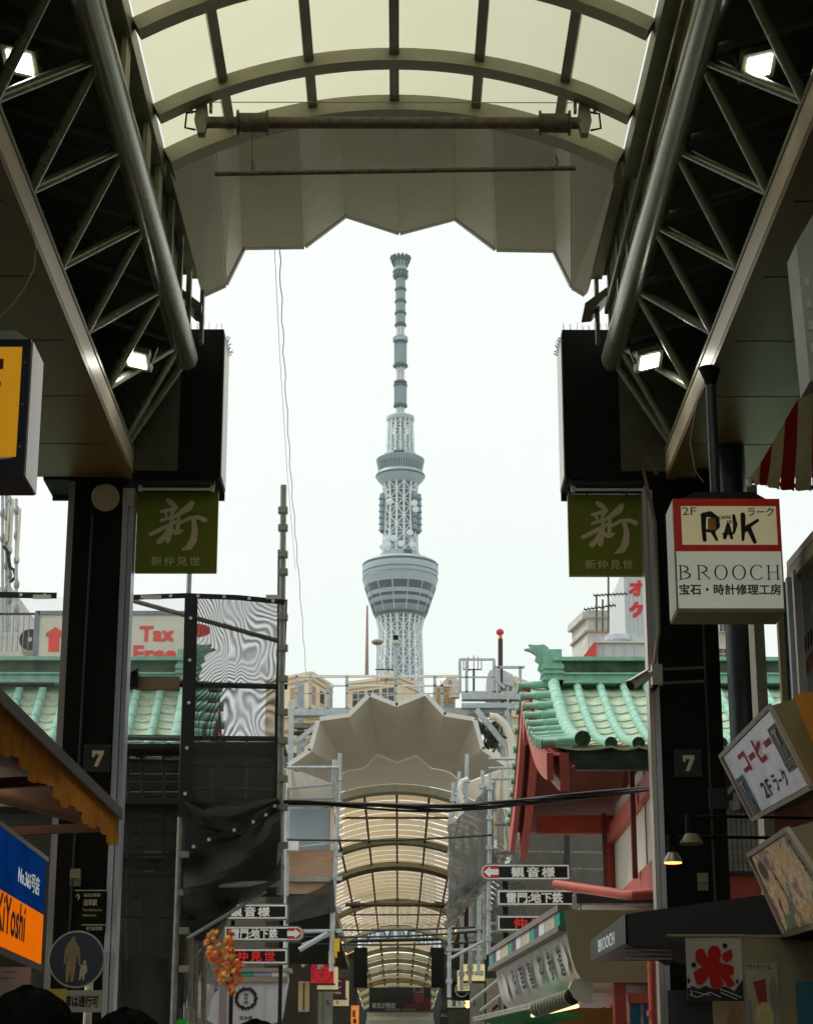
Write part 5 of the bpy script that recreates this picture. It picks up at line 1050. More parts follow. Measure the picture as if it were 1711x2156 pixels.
def sheetq(c, y, m, seed, amp=.12, nu=22, nv=22):
    q = [P(u, v, yy) for (u, v), yy in zip(c, y)]
    def fn(a, b):
        p = q[0].lerp(q[1], a).lerp(q[3].lerp(q[2], a), b); k = math.sin(a*16+seed+3*b)+.7*math.sin(a*31+b*9+seed)+.5*math.sin(b*22+a*5)
        return p+V((.03*k, amp*k*.6, .02*math.sin(b*17+seed)))
    return MB().grid(fn, nu, nv).out('drape_sheet', m, s3)
sheetq([(940,1915),(1036,1835),(1038,1640),(944,1742)], (38.0,37.95,37.95,38.0), K['grs'], 1, .07)
sheetq([(940,1960),(1036,1850),(1036,1825),(940,1890)], (38.05,38.0,38.0,38.05), K['grs'], 4, .07)
sheetq([(1034,1985),(1290,1985),(1290,1725),(1034,1700)], (37,37,37,37), net('moire_grey_net', (.13,.13,.12), .62, .55, 2.4, 7, 9), 6, .1)
TB('pole', K['hem'], s3, P(1194,1720,36.9), P(1190,1990,36.9), .05, 8)
for v in (1735, 1795, 1830): TB('rail', K['galvd'], s3, P(1040,v,37.3), P(1290,v+3,37.3), .04, 8)
cloth('net', net('thin_pale_net', (.35,.36,.35), .35, 0, 2), s3, (P(1036,1700,38.5), P(1085,1700,38.5), P(1085,1600,38.5), P(1036,1640,38.5)), .02)

# ================================================================== far arcade: folded canopy, vault, side walls
FY = 42.1; FI = 45.1
far = T('folded_canopy', 'pale folded plate canopy over the far arcade mouth below the tower', 'canopy', (0, 43, H(7.5)))
fo = [(609,1615),(657,1583),(674,1519),(736,1511),(779,1468),(835,1490),(894,1466),(933,1509),(995,1519),(1012,1580),(1063,1615)]
fi = [(700,1650),(730,1628),(745,1626),(765,1617),(794,1588),(835,1605),(877,1590),(908,1617),(930,1622),(945,1628),(975,1650)]
op = [P(u, v, FY) for u, v in fo]; ip = [P(u, v, FI) for u, v in fi]
fi_low = [(700,1668),(730,1640),(700+0,0)]
ip[1] = P(720,1628,FI); ip[2] = P(731,1622,FI); ip[8] = P(936,1622,FI); ip[9] = P(950,1628,FI)
for i in range(10):
    n_ = (op[i+1]-op[i]).cross(ip[i]-op[i]).normalized()
    if n_.z < 0: n_ = -n_
    a, b, c, dd = op[i], op[i+1], ip[i+1], ip[i]
    MB().hexa([a, b, c, dd]+[q+n_*.06 for q in (a, b, c, dd)]).out('canopy_panel', K['canopyf'], far)
    d = (b-a).normalized(); nn = V((-d.z, 0, d.x)); nn = nn if nn.z > 0 else -nn
    MB().hexa([a+V((0,-.06,0)), b+V((0,-.06,0)), b+V((0,-.002,0)), a+V((0,-.002,0))]+[q+nn*.09 for q in (a+V((0,-.06,0)), b+V((0,-.06,0)), b+V((0,-.002,0)), a+V((0,-.002,0)))]).out('edge_trim', K['canopyw'], far)
for s in (0, 10):
    e = op[s]; BX('side_wing', K['canopy'], far, (e.x-.05, FY, H(5.4)), (e.x+.05, FI, e.z)); 
    i = ip[s]
# wall over the arch
FR = RR; FZ = H(7.32)-FR; FXC = P(835,1646,45.2).x
def farc(x, lift=0): a = math.asin(max(-1, min(1, x/FR))); return V((FXC+(FR+lift)*math.sin(a), 0, FZ+(FR+lift)*math.cos(a)))
wall_top = [p+V((0,.03,0)) for p in ip]
ap = [farc(x)+V((0,FI+.03,0)) for x in [2.08-4.16*k/16 for k in range(17)]]
m = MB(); m.poly([V((FXC-2.6,FI+.03,H(6.4))), V((FXC-2.6,FI+.03,H(7.7)))]+wall_top+[V((FXC+2.6,FI+.03,H(7.7))), V((FXC+2.6,FI+.03,H(6.4)))]+ap) 
m.out('arch_wall', K['canopyf'], far)
fv = T('vaulted_roof', 'long striped tan vault of the far arcade below the folded canopy', 'roof', (FXC, 70, H(6.8)))
def fband(y0, y1, x0, x1, lift, m, name, par=fv, n=14, th=0):
    g = MB().grid(lambda a, b: farc(x0+(x1-x0)*a, lift)+V((0, y0+(y1-y0)*b, 0)), n, 1)
    return g.out(name, m, par)
def frib(y, dep, tall, m, n=18, X=2.08):
    g = MB(); vs = []
    for i in range(n+1):
        x = -X+2*X*i/n; a, b = farc(x, -.01), farc(x, -.01-tall); vs += [a+V((0,y,0)), b+V((0,y,0)), b+V((0,y+dep,0)), a+V((0,y+dep,0))]
    g.add(vs, [(4*i+k, 4*i+4+k, 4*i+4+(k+1) % 4, 4*i+(k+1) % 4) for i in range(n) for k in range(4)]+[(0,1,2,3),(4*n+3,4*n+2,4*n+1,4*n)])
    return g.out('roof_rib', m, fv)
frib(45.15, .5, .16, K['rib'])
b0 = fband(45.7, 46.48, -2.08, 2.08, 0, K['pane2'], 'roof_pane'); c0 = fband(46.49, 46.69, -2.08, 2.08, .02, K['strip'], 'clear_strip')
for k in range(1, 33):
    again(b0, fv, (0, k*1.0, 0)); again(c0, fv, (0, k*1.0, 0))
for y in (54.0, 59.0, 69.0, 78.7): frib(y, .45 if y != 59 else 1.0, .14, K['rib'] if y != 54 else K['olive'])
for x in (-1.5, -.75, 0, .75, 1.5):
    for ya, yb in ((45.7, 58.9), (60.2, 78.6)):
        c = farc(x, -.05); BR('purlin', mat('brown_purlin', (.16,.12,.08), .6) if 'brown_purlin' not in bpy.data.materials else bpy.data.materials['brown_purlin'], fv, c+V((0,ya,0)), c+V((0,yb,0)), .05, .07, up=(c.x-FXC, 0, c.z-FZ))
for s in (-1, 1):
    c = farc(s*2.08); BX('edge_beam', K['olive'], fv, (c.x-.1*s, 45.2, c.z-.3), (c.x+.06*s, 79, c.z+.05))
    BX('side_gutter', K['soffit'], fv, (FXC+s*1.85, 45.3, H(5.7)), (FXC+s*2.3, 79, H(5.9)))
    BX('side_panel', K['olive'], fv, (FXC+s*2.1, 45.3, H(5.9)), (FXC+s*2.16, 79, H(6.7)))
    o = None
    for k in range(34):
        y = 46+k; 
        if o is None: o = TB('side_slat', K['olive'], fv, (FXC+s*2.05, y, H(5.85)), (FXC+s*2.95, y, H(5.2)), .05, 6)
        else: again(o, fv, (0, k*1.0, 0))
K['spot'] = glow('orange_spot', (1,.38,.1), 5)
sl_ = None
for s in (-1, 1):
    for k, y in enumerate((52.5, 57, 61.5, 66, 70.5, 75)):
        c = V((FXC+s*1.9, y, H(6.05))); sp_ = T('orange_spot_lamp', ['first','second','third','fourth','fifth','sixth'][k]+' orange spot lamp from the mouth along the '+('left' if s < 0 else 'right')+' edge of the far vault', 'lamp', c, 'far arcade spot lamps')
        MB().lathe(c+V((0,0,-.09)), [(.07,0),(.085,.05),(.05,.12)], 10).out('shade', K['rust'], sp_); MB().ball(c+V((0,-.06,-.09)), .055, 8, 5).out('bulb', K['spot'], sp_)
winch('banner_winch', 'smaller rusty winch pipe across the middle of the far vault', 66.0, 726, 980-243+243-0, 1884, (744, 958-0), .09, .15, (1912, 1912), 735, 975, K['rust']) if False else winch('banner_winch', 'small rusty winch pipe hanging across the middle of the far vault', 66.0, 727, 949, 1905, (748, 925), .06, .1, (1926, 1926), 735, 946, K['rust'])
TB('cross_rod', K['rust'], None, P(718,1722,49.0), P(945,1722,49.0), .03, 8, label='thin rod crossing the striped vault just behind the cable bundle', cat='rod')
# beyond: lattice crossing beam and a third stretch of vault
lt = T('lattice_beam', 'dark lattice beam with cables between the two far vaults', 'beam', (FXC, 80, H(5)))
for v in (1958, 1990): TB('chord', K['dark'], lt, P(700,v-8,80), P(980,v-14,80), .07, 8)
for k in range(14): a = 705+20*k; TB('lattice_bar', K['dark'], lt, P(a,1957-8+0*k,80), P(a+(10 if k % 2 else -10),1982,80), .03, 6)
fw = T('vaulted_roof', 'last pale stretch of vault seen behind the lattice beam', 'roof', (FXC, 100, H(6.5)))
for k in range(12):
    y = 84+k*3.2; g = MB().grid(lambda a, b: farc(-2.08+4.16*a)+V((0, y+2.9*b, -.1)), 12, 1); g.out('roof_pane', K['strip' if k % 2 else 'pane2'], fw)
    g = MB(); vs = []
    for i in range(15): x = -2.08+4.16*i/14; a, b = farc(x, -.02), farc(x, -.2); vs += [a+V((0,y+2.9,-.1)), b+V((0,y+2.9,-.1)), b+V((0,y+3.15,-.1)), a+V((0,y+3.15,-.1))]
    g.add(vs, [(4*i+q, 4*i+4+q, 4*i+4+(q+1) % 4, 4*i+(q+1) % 4) for i in range(14) for q in range(4)]); g.out('roof_rib', K['rib'], fw)
for x in (-1.4, -.7, 0, .7, 1.4): c = farc(x, -.05); BR('purlin', bpy.data.materials['brown_purlin'], fw, c+V((0,84,-.1)), c+V((0,122,-.1)), .07, .09)
for (u0, u1) in ((745,773),(908,935)): BD('side_box', K['black'], fw, u0, 1995, u1, 2078, 84, .6)
for (u0, u1) in ((690,752),(928,990)): BD('side_wall', K['deck'], fw, u0, 1975, u1, 2200, 84.8, .3)
# ground floor of the far arcade: shop rows
for s in (-1, 1):
    sr = T('shop_row', 'dim shop row lining the '+('left' if s < 0 else 'right')+' side of the far arcade', 'building', (s*3.5, 60, 0))
    BX('wall', mat('dim_shop_wall', (.10,.085,.06), .8) if s < 0 else bpy.data.materials['dim_shop_wall'], sr, (FXC+s*2.9, 45.5, 0), (FXC+s*5, 125, H(6.5)))
    for k in range(8): BX('shop_window', K['glass'], sr, (FXC+s*2.86, 47+8*k, .3), (FXC+s*2.895, 53+8*k, 2.7)); BX('shop_fascia', K['khaki'], sr, (FXC+s*2.7, 47+8*k, 2.9), (FXC+s*2.89, 53+8*k, 3.5))
    u = 690 if s < 0 else 998; x0, x1, z0, z1 = rect(u-9, 2080, u+10, 2150, 46); 
    pp = T('arcade_pillar', 'grey pillar numbered 5 on the '+('left' if s < 0 else 'right')+' of the far arcade', 'pillar', ((x0+x1)/2, 46, 0), 'far numbered pillars')
    BX('shaft', mat('grey_green_pillar', (.17,.17,.14), .5) if s < 0 else bpy.data.materials['grey_green_pillar'], pp, (x0, 46, 0), (x1, 46.4, H(5.7)))
    BX('channel', K['olive'], pp, (x0-s*-.0+(x1-x0 if s > 0 else -.12), 46.05, 0), (x0+(x1-x0+.12 if s > 0 else -.01), 46.3, H(5.7)))
    TX(pp, '5', fplane(u-3,2107 if s > 0 else 2106,u+3,2117 if s > 0 else 2116,46,.005), K['ink'], .02, name='number')
BD('end_wall', K['dark'], None, 650, 2060, 1050, 2300, 128, .5, label='dark end of the far arcade behind the banner', cat='wall')
# banner
bn = T('football_banner', 'dark banner lettered FC TOKYO across the far arcade', 'banner', P(842,2129,95))
x0, x1, z0, z1 = rect(777, 2079, 907, 2129, 95); BX('cloth', mat('dark_banner', (.018,.02,.024), .7, 0, .6, 3), bn, (x0,95,z0), (x1,95.03,z1)); f = plane((x0,95,z0),(x1,95,z0),(x0,95,z1), .02)
INK(bn, 'red_print', f, (0,0,100,100), mat('deep_red_print', (.10,.012,.012)), polys=[[(60,75),(100,45),(100,100),(55,100)]])
INK(bn, 'crest', f, (0,0,100,100), mat('crest_red', (.30,.03,.025)), polys=[[(72,28),(88,28),(88,55),(80,72),(72,55)]], k0=.02)
INK(bn, 'crest_lines', f, (0,0,100,100), mat('crest_blue', (.02,.03,.10)), polys=[[(75,32),(76.5,32),(76.5,58),(75,56)], [(79,32),(81,32),(81,66),(79,66)], [(83.5,32),(85,32),(85,56),(83.5,58)]], k0=.04)
wp = mat('pale_print', (.5,.48,.42), .6); TX(bn, '東京が熱狂', f, wp, .02, (.045,.12,.43,.36)); TX(bn, 'FC TOKYO', f, wp, .01, (.54,.04,.75,.10)); TX(bn, '浅草新仲見世商店街', f, wp, .01, (.26,.035,.51,.10)); TX(bn, 'TOKYO', f, wp, .01, (.71,.76,.88,.83)); TX(bn, 'F   C', f, wp, .01, (.715,.87,.88,.94))
bb = T('white_cross_beam', 'white beam with lamps under the dark banner', 'beam', P(842,2148,95.5)); BD('beam', K['offw'], bb, 772, 2132, 912, 2150, 95.6, .5); BD('lip', K['white'], bb, 770, 2148, 914, 2160, 95.3, .4)

# shop signs inside the far arcade mouth
K['lamp_cream'] = mat('lit_cream_sign', (.66,.58,.30), .6, emit=.25, var=.06); K['lamp_red'] = mat('lit_red_sign', (.50,.005,.016), .5, emit=.15, var=.2, scale=2); K['dkred'] = mat('maroon_sign', (.09,.008,.008), .5); K['lamp_or'] = mat('lit_orange_sign', (.8,.26,.05), .5, emit=.5)
def shopsign(name, label, m, u0, v0, u1, v1, y, th=.25):
    x0, x1, z0, z1 = rect(u0, v0, u1, v1, y); g = T(name, label, 'sign', ((x0+x1)/2, y, z0), 'far arcade shop signs'); BX('box', m, g, (x0,y,z0), (x1,y+th,z1))
    BX('back_frame', K['dark'], g, (x0-.03,y+.03,z0-.03), (x1+.03,y+th+.02,z0+.0)); return g, plane((x0,y,z0),(x1,y,z0),(x0,y,z1), .01)
g, f = shopsign('shop_sign', 'glowing red square sign with a circle left of the far arcade', K['lamp_red'], 655, 2026, 702, 2070, 44.6)
INK(g, 'ring_print', f, (0,0,100,100), K['dkred'], strokes=[([(50+43*math.cos(t*.31416), 52+43*math.sin(t*.31416)) for t in range(21)], 3), ([(25,40),(75,40)],3), ([(50,30),(50,80)],3), ([(30,60),(70,60)],3)])
g, f = shopsign('shop_sign', 'cream sign edge peeping out behind the red square sign', K['lamp_cream'], 668, 2036, 711, 2083, 44.9)
g, f = shopsign('shop_sign', 'pale green and white board above the red square sign', mat('pale_green_sign', (.45,.5,.44), .5, emit=.08), 621, 2000, 673, 2022, 44.0, .15)
INK(g, 'print', f, (0,0,100,100), K['steel_blue'], polys=[blob(50,45,6,18), blob(28,75,5,15)])
g, f = shopsign('shop_sign', 'maroon sign with a white ring beside the left numbered pillar', K['dkred'], 698, 2061, 727, 2101, 47.2)
INK(g, 'ring_print', f, (0,0,100,100), K['wprint'], strokes=[([(45+26*math.cos(t*.31416+.6), 28+20*math.sin(t*.31416+.6)) for t in range(17)], 5)]); TX(g, '不動産', f, K['wprint'], .02, (.12,.2,.7,.32))
g, f = shopsign('shop_sign', 'cream sign with one black character below the maroon sign', K['lamp_cream'], 698, 2065, 734, 2118, 47.6); TX(g, '主', f, K['ink'], .02, (.28,.08,.42,.22))
g, f = shopsign('shop_sign', 'glowing orange sign with brush writing deep in the far arcade', K['lamp_or'], 739, 2117, 755, 2156, 56); TX(g, '酒', f, K['ink'], .03, (.1,.35,.6,.75)); TX(g, '場', f, K['ink'], .03, (.2,.02,.7,.3))
g, f = shopsign('shop_sign', 'cream lantern sign with black writing right of the far arcade', K['lamp_cream'], 975, 2030, 1020, 2065, 44.6, .4); TX(g, '今半本店', f, K['ink'], .02, (.08,.3,.95,.62)); TX(g, '合', f, K['ink'], .02, (.36,.74,.46,.92))
g, f = shopsign('shop_sign', 'cream sushi sign tucked under the lantern sign', K['lamp_cream'], 963, 2043, 988, 2086, 45.2); TX(g, 'Sushi', f, K['ink'], 0, (.3,.2,.9,.32)); TX(g, 'restaurant', f, K['ink'], 0, (.3,.08,.95,.17)); INK(g, 'print', f, (0,0,100,100), K['ink'], strokes=[([(28,50),(95,50),(95,72),(28,72),(28,50)],3), ([(60,50),(60,72)],2)])
g, f = shopsign('shop_sign', 'black coffee sign with a white oval beside the right numbered pillar', K['black'], 953, 2066, 989, 2103, 46.6)
INK(g, 'oval_print', f, (0,0,100,100), K['wprint'], strokes=[([(52+38*math.cos(t*.31416), 48+40*math.sin(t*.31416)) for t in range(21)], 4)]); TX(g, 'COFFEE', f, K['signtan'], .02, (.2,.42,.84,.56))
g, f = shopsign('shop_sign', 'pale green white sign with brush writing under the coffee sign', mat('pale_lit_sign', (.55,.58,.46), .5, emit=.15), 942, 2105, 978, 2121, 48); TX(g, '蔵', f, K['ink'], .02, (.25,.1,.5,.85)); TX(g, 'り', f, K['ink'], .02, (.62,.1,.75,.85))
g, f = shopsign('shop_sign', 'small dark green sign with pale hiragana low in the far arcade', mat('dark_green_sign', (.03,.045,.025), .5), 926, 2126, 943, 2156, 52); TX(g, 'おこ', f, K['wprint'], .02, (.12,.5,.88,.72))
g, f = shopsign('shop_sign', 'tall pale board with black arrow marks right of the right numbered pillar', mat('tan_tall_board', (.40,.32,.20), .6, emit=.05), 1024, 2060, 1062, 2156, 47); INK(g, 'print', f, (0,0,100,100), K['ink'], strokes=[([(60,60),(35,68),(30,84),(60,92)],8), ([(70,40),(76,95)],6)])
g, f = shopsign('shop_sign', 'narrow tan notice board left of the left numbered pillar', mat('tan_notice', (.36,.27,.13), .6), 628, 2066, 651, 2130, 45); INK(g, 'print', f, (0,0,100,100), K['ink'], strokes=[([(50,10),(50,90)],12)])
for v in (2107, 2117): p = P(984, v, 50); MB().ball(p, .06, 8, 5).out('warm_bulb', K['spot'], None, label='tiny warm bulb, '+('upper' if v < 2110 else 'lower')+' of two beside the right numbered pillar', cat='bulb', group='warm bulbs')

# ================================================================== steel platform behind the far canopy
PY = 47.5
pf = T('steel_platform', 'galvanised steel platform with railings behind the far canopy', 'platform', P(850,1500,PY))
def sb(name, u0, v0, u1, v1, y=PY, th=.15, m=K['galv'], par=pf): return BD(name, m, par, u0, v0, u1, v1, y, th)
sb('floor_beam', 608, 1490, 764, 1506, PY, .3); sb('floor_beam', 930, 1490, 1045, 1506, PY+.5, .3); sb('upper_beam', 972, 1455, 1108, 1472, PY-.5, .3); sb('lower_beam', 972, 1480, 1108, 1490, PY-.5, .3); sb('lower_beam', 985, 1493, 1060, 1502, PY-.3, .3)
sb('top_rail', 622, 1421, 965, 1426, PY, .06, K['white']); sb('mid_rail', 692, 1442, 965, 1445, PY, .05, K['white']); sb('wire_rail', 622, 1459, 700, 1461, PY, .03); sb('wire_rail', 728, 1459, 965, 1461, PY, .03)
for u, v0 in ((624,1423),(653,1424),(690,1440),(730,1424),(833,1390),(915,1424),(930,1440),(968,1390),(982,1392),(1040,1390),(1050,1404),(1095,1404)): sb('railing_post', u-3, v0, u+3, 1492 if u < 960 else 1458, PY if u < 960 else PY-.5, .08)
sb('railing_post', 628, 1440, 640, 1490, PY+.3, .1); sb('railing_post', 690, 1445, 700, 1490, PY+.3, .1)
sb('top_rail', 966, 1386, 1042, 1390, PY-.5, .06); sb('top_rail', 1042, 1402, 1104, 1407, PY-.5, .06); sb('wire_rail', 970, 1424, 1040, 1427, PY-.5, .04)
BR('brace', K['galv'], pf, P(615,1568,PY), P(695,1505,PY), .1, .1); BR('brace', K['galv'], pf, P(630,1575,PY+.5), P(690,1525,PY+.5), .1, .1); BR('brace', K['galv'], pf, P(1002,1494,PY-.6), P(1065,1572,PY-.6), .13, .13); BR('brace', K['galv'], pf, P(1000,1512,PY), P(1060,1590,PY), .1, .1); BR('brace', K['galv'], pf, P(1042,1430,PY-.6), P(1062,1448,PY-.6), .06, .06)
for u in (612, 1072, 1058): sb('column', u-5, 1500 if u < 900 else 1455, u+5, 1660, PY-.2, .15)
sb('column', 1068, 1446, 1072, 1660, PY-1, .06); sb('column', 625, 1506, 640, 1620, PY+.8, .2); sb('cross_beam', 614, 1522, 690, 1532, PY+.6, .2, K['galvd']); sb('cross_beam', 614, 1540, 680, 1545, PY+.6, .2, K['dark']); sb('cross_beam', 630, 1556, 670, 1562, PY+.9, .2, K['dark'])
for k in range(7): sb('ladder_rung', 1072, 1490+30*k, 1092, 1492+30*k, PY-1, .03)
PA('pale_conduit', K['offw'], pf, [P(u,v,PY-1) for u, v in [(1030,1508),(1045,1510),(1062,1525),(1074,1550),(1078,1580),(1079,1650)]], .09, 12)
m = MB()
for k in range(26):
    u, v = 1010+random.uniform(0,45), 1515+random.uniform(0,20); m.path([P(u,v,PY-.3), P(u+random.uniform(-14,8),v+random.uniform(15,30),PY-.4), P(u+random.uniform(-18,18),v+random.uniform(30,60),PY-.3)], .03, 5)
m.out('cable_tangle', K['cable'], pf, kind='stuff')
cp = T('pole_camera', 'white security camera on a grey pole in front of the tower', 'camera', P(833,1400,PY))
TB('pole', K['galv'], cp, P(833,1430,PY-.1), P(833,1352,PY-.1), .05, 10); BD('camera_body', K['white'], cp, 826, 1340, 840, 1352, PY-.4, .35); BD('lens', K['black'], cp, 828, 1337, 838, 1346, PY-.46, .05)
cl_ = T('work_crane_mast', 'thin black mast with an orange tip above the platform', 'mast', P(1053,1400,PY+2))
TB('mast', mat('dark_brown_mast', (.05,.025,.025), .6), cl_, P(1053,1470,PY+2), P(1053,1345,PY+2), .06, 10); BD('orange_band', mat('orange_band', (.8,.18,.05), .5), cl_, 1050, 1336, 1057, 1346, PY+1.95, .15); MB().ball(P(1052,1331,PY+2), (.1,.1,.09), 10, 6).out('tip', mat('red_tip', (.5,.06,.07)), cl_)
TB('lightning_rod', mat('rust_rod', (.35,.22,.2), .6), None, P(772,1425,70), P(773,1275,70), .07, 8, r2=.03, label='thin rusty rod standing left of the tower base', cat='rod')
an = T('whip_antenna', 'cluster of whip antennas on a small mast by the duct', 'antenna', P(1000,1430,PY+6))
TB('mast', K['dark'], an, P(997,1455,PY+6), P(997,1408,PY+6), .03, 6)
for u, v0, v1 in ((975,1385,1412),(985,1383,1414),(997,1380,1410),(1006,1383,1412),(1013,1386,1412)): TB('whip', K['galvd'], an, P(u,v0,PY+6), P(u,v1,PY+6), .015, 5); TB('arm', K['dark'], an, P(u,v1-3,PY+6), P(997,1410,PY+6), .015, 5)
du = T('air_duct', 'bent grey sheet metal air duct above the platform', 'duct', P(1040,1450,58))
PR('duct_riser', K['grey'], du, [P(u,v,58) for u, v in [(1024,1465),(1024,1428),(1030,1412),(1042,1408),(1052,1412),(1050,1465)]], (0,1,0)); PR('duct_bend', mat('ribbed_duct', (.5,.53,.54), .45, .2), du, [P(u,v,58.2) for u, v in [(1044,1410),(1060,1411),(1078,1420),(1084,1434),(1079,1445),(1060,1440),(1050,1436)]], (0,1,0))
# ================================================================== buildings behind
def windowed(name, label, faces, y, m, top=None, group='background buildings'): pass
def bld(label, outline, y, depth, m=K['cream'], side=None):
    g = T('background_building', label, 'building', P(outline[0][0], 1700, y)*1.0, 'background buildings'); WL[g.name].z = 0; g.location.z = 0
    pts = [P(u, v, y) for u, v in outline]; lo = [V((p.x, y, 0)) for p in (pts[-1], pts[0])]
    PR('wall', m, g, pts+lo, (0, depth, 0)); return g
def win(g, u0, v0, u1, v1, y, frame=K['offw'], mull=True):
    w_ = BD('window', K['glass'], g, u0, v0, u1, v1, y-.06, .05); x0, x1, z0, z1 = rect(u0, v0, u1, v1, y-.08); t = (x1-x0)*.06
    for a, b in (((x0-t,z0-t),(x1+t,z0)), ((x0-t,z1),(x1+t,z1+t)), ((x0-t,z0),(x0,z1)), ((x1,z0),(x1+t,z1))): BX('window_frame', frame, w_, (a[0], y-.1, a[1]), (b[0], y-.01, b[1]))
    if mull: BX('mullion', frame, w_, ((x0+x1)/2-t*.4, y-.09, z0), ((x0+x1)/2+t*.4, y-.065, z1)); BX('mullion', frame, w_, (x0, y-.088, z0+(z1-z0)*.55), (x1, y-.063, z0+(z1-z0)*.6))
# block left: two faces meeting at a corner
def corner_block(label, q, ya, yb, yc, m=K['cream'], base=0):
    (u0,v0),(u1,v1),(u2,v2) = q; b = P(u1,v1,yb); a, c = P(u0,v0,Z=b.z), P(u2,v2,Z=b.z)
    g = T('background_building', label, 'building', V((b.x, yb, 0)), 'background buildings'); zt = b.z
    for p in (a, b, c): p.z = zt
    d = a+(c-b)
    PR('wall', m, g, [a, b, c, d], (0,0,base-zt)); 
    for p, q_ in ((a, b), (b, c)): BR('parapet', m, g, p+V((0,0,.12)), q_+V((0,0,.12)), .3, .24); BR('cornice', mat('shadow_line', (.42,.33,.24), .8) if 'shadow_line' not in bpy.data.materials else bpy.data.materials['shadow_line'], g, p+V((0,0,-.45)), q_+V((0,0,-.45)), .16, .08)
    return g, a, b, c
def onface(g, a, b, t0, t1, z0, z1, m, name, out=.05):
    d = b-a; n = V((d.y, -d.x, 0)).normalized(); p, q = a+d*t0, a+d*t1
    p.z = q.z = z0; return MB().hexa([p+n*out, q+n*out, q-n*.02, p-n*.02]+[r+V((0,0,z1-z0)) for r in (p+n*out, q+n*out, q-n*.02, p-n*.02)]).out(name, m, g)
g, a, b, c = corner_block('cream apartment block with a balcony behind the left railings', [(560,1438),(655,1420),(700,1448)], 82, 165, 98, base=20)
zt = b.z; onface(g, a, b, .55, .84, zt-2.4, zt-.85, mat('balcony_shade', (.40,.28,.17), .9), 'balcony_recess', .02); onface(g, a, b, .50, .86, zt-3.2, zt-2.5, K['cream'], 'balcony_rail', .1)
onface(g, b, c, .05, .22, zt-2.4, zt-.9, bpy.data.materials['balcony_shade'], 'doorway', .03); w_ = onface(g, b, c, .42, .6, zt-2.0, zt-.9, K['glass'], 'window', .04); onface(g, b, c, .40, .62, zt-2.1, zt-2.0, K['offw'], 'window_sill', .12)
for k in range(10): onface(g, a, b, .52+.034*k, .527+.034*k, zt-3.2, zt-1.9, K['white'], 'baluster', .14)
g, a, b, c = corner_block('cream penthouse block with small dark windows at the tower base', [(728,1442),(838,1428),(880,1446)], 86, 170, 104, base=20)
zt = b.z
for t in (.14, .42, .70): w_ = onface(g, a, b, t, t+.22, zt-2.1, zt-.75, K['glass'], 'window', .04); onface(g, a, b, t+.1, t+.115, zt-2.1, zt-.75, K['offw'], 'mullion', .07); onface(g, a, b, t, t+.22, zt-1.45, zt-1.4, K['offw'], 'mullion', .075); onface(g, a, b, t-.015, t+.235, zt-2.2, zt-2.1, K['cream'], 'window_sill', .15)
for u, v in ((745,1428),(790,1430)): pass
rm = T('radio_units', 'white and yellow radio boxes on a rooftop mast in front of the tower', 'antenna', P(818,1425,80)); 
for u0, u1, m in ((800,807,K['white']),(809,819,K['cream']),(820,828,K['white'])): BD('radio_box', m, rm, u0, 1413, u1, 1428, 80, .6)
BD('mast', K['galvd'], rm, 793, 1352, 795, 1440, 80, .1); BD('mast', K['galvd'], rm, 811, 1380, 813, 1440, 80.2, .1); BD('cross_arm', K['dark'], rm, 790, 1408, 830, 1410, 80.5, .1); MB().ball(P(794,1352,80), (.25,.25,.12), 10, 5).out('cap', K['galvd'], rm)
ac = T('rooftop_cabinet', 'yellow rooftop machine cabinet right of the tower base', 'cabinet', P(940,1480,66)); BD('cabinet_body', mat('yellow_cream_metal', (.62,.42,.18), .6), ac, 912, 1446, 943, 1478, 66, 2); BD('side_panel', mat('yellow_metal_side', (.55,.36,.15), .6), ac, 943, 1446, 958, 1480, 66.5, 1.5); BD('base_frame', K['galvd'], ac, 912, 1479, 958, 1490, 66, 1.5)
for k in range(3): BD('panel_recess', mat('yellow_recess', (.5,.33,.13), .6) if k == 0 else bpy.data.materials['yellow_recess'], ac, 915+9*k, 1449, 922+9*k, 1474, 65.97, .02)
PA('vent_pipe', K['champ'], ac, [P(u,v,65.5) for u, v in [(938,1446),(938,1436),(944,1431),(952,1432),(956,1440),(956,1470)]], .18, 10)
g, a, b, c = corner_block('low cream building behind the air duct right of the tower', [(1030,1446),(1075,1438),(1110,1452)], 72, 70, 84, base=11)
g, a, b, c = corner_block('cream banded building wall behind the platform legs', [(1060,1510),(1110,1512),(1200,1530)], 66, 64, 76, base=9.5); zt = b.z
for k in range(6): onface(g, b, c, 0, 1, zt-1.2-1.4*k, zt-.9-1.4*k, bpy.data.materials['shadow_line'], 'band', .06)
g, a, b, c = corner_block('cream building seen through the legs of the left platform', [(590,1512),(640,1512),(690,1516)], 70, 68, 80, base=9.5); zt = b.z
for k in range(5): onface(g, a, b, .2, .8, zt-2.6-3*k, zt-1.2-3*k, K['glass'], 'window', .05)
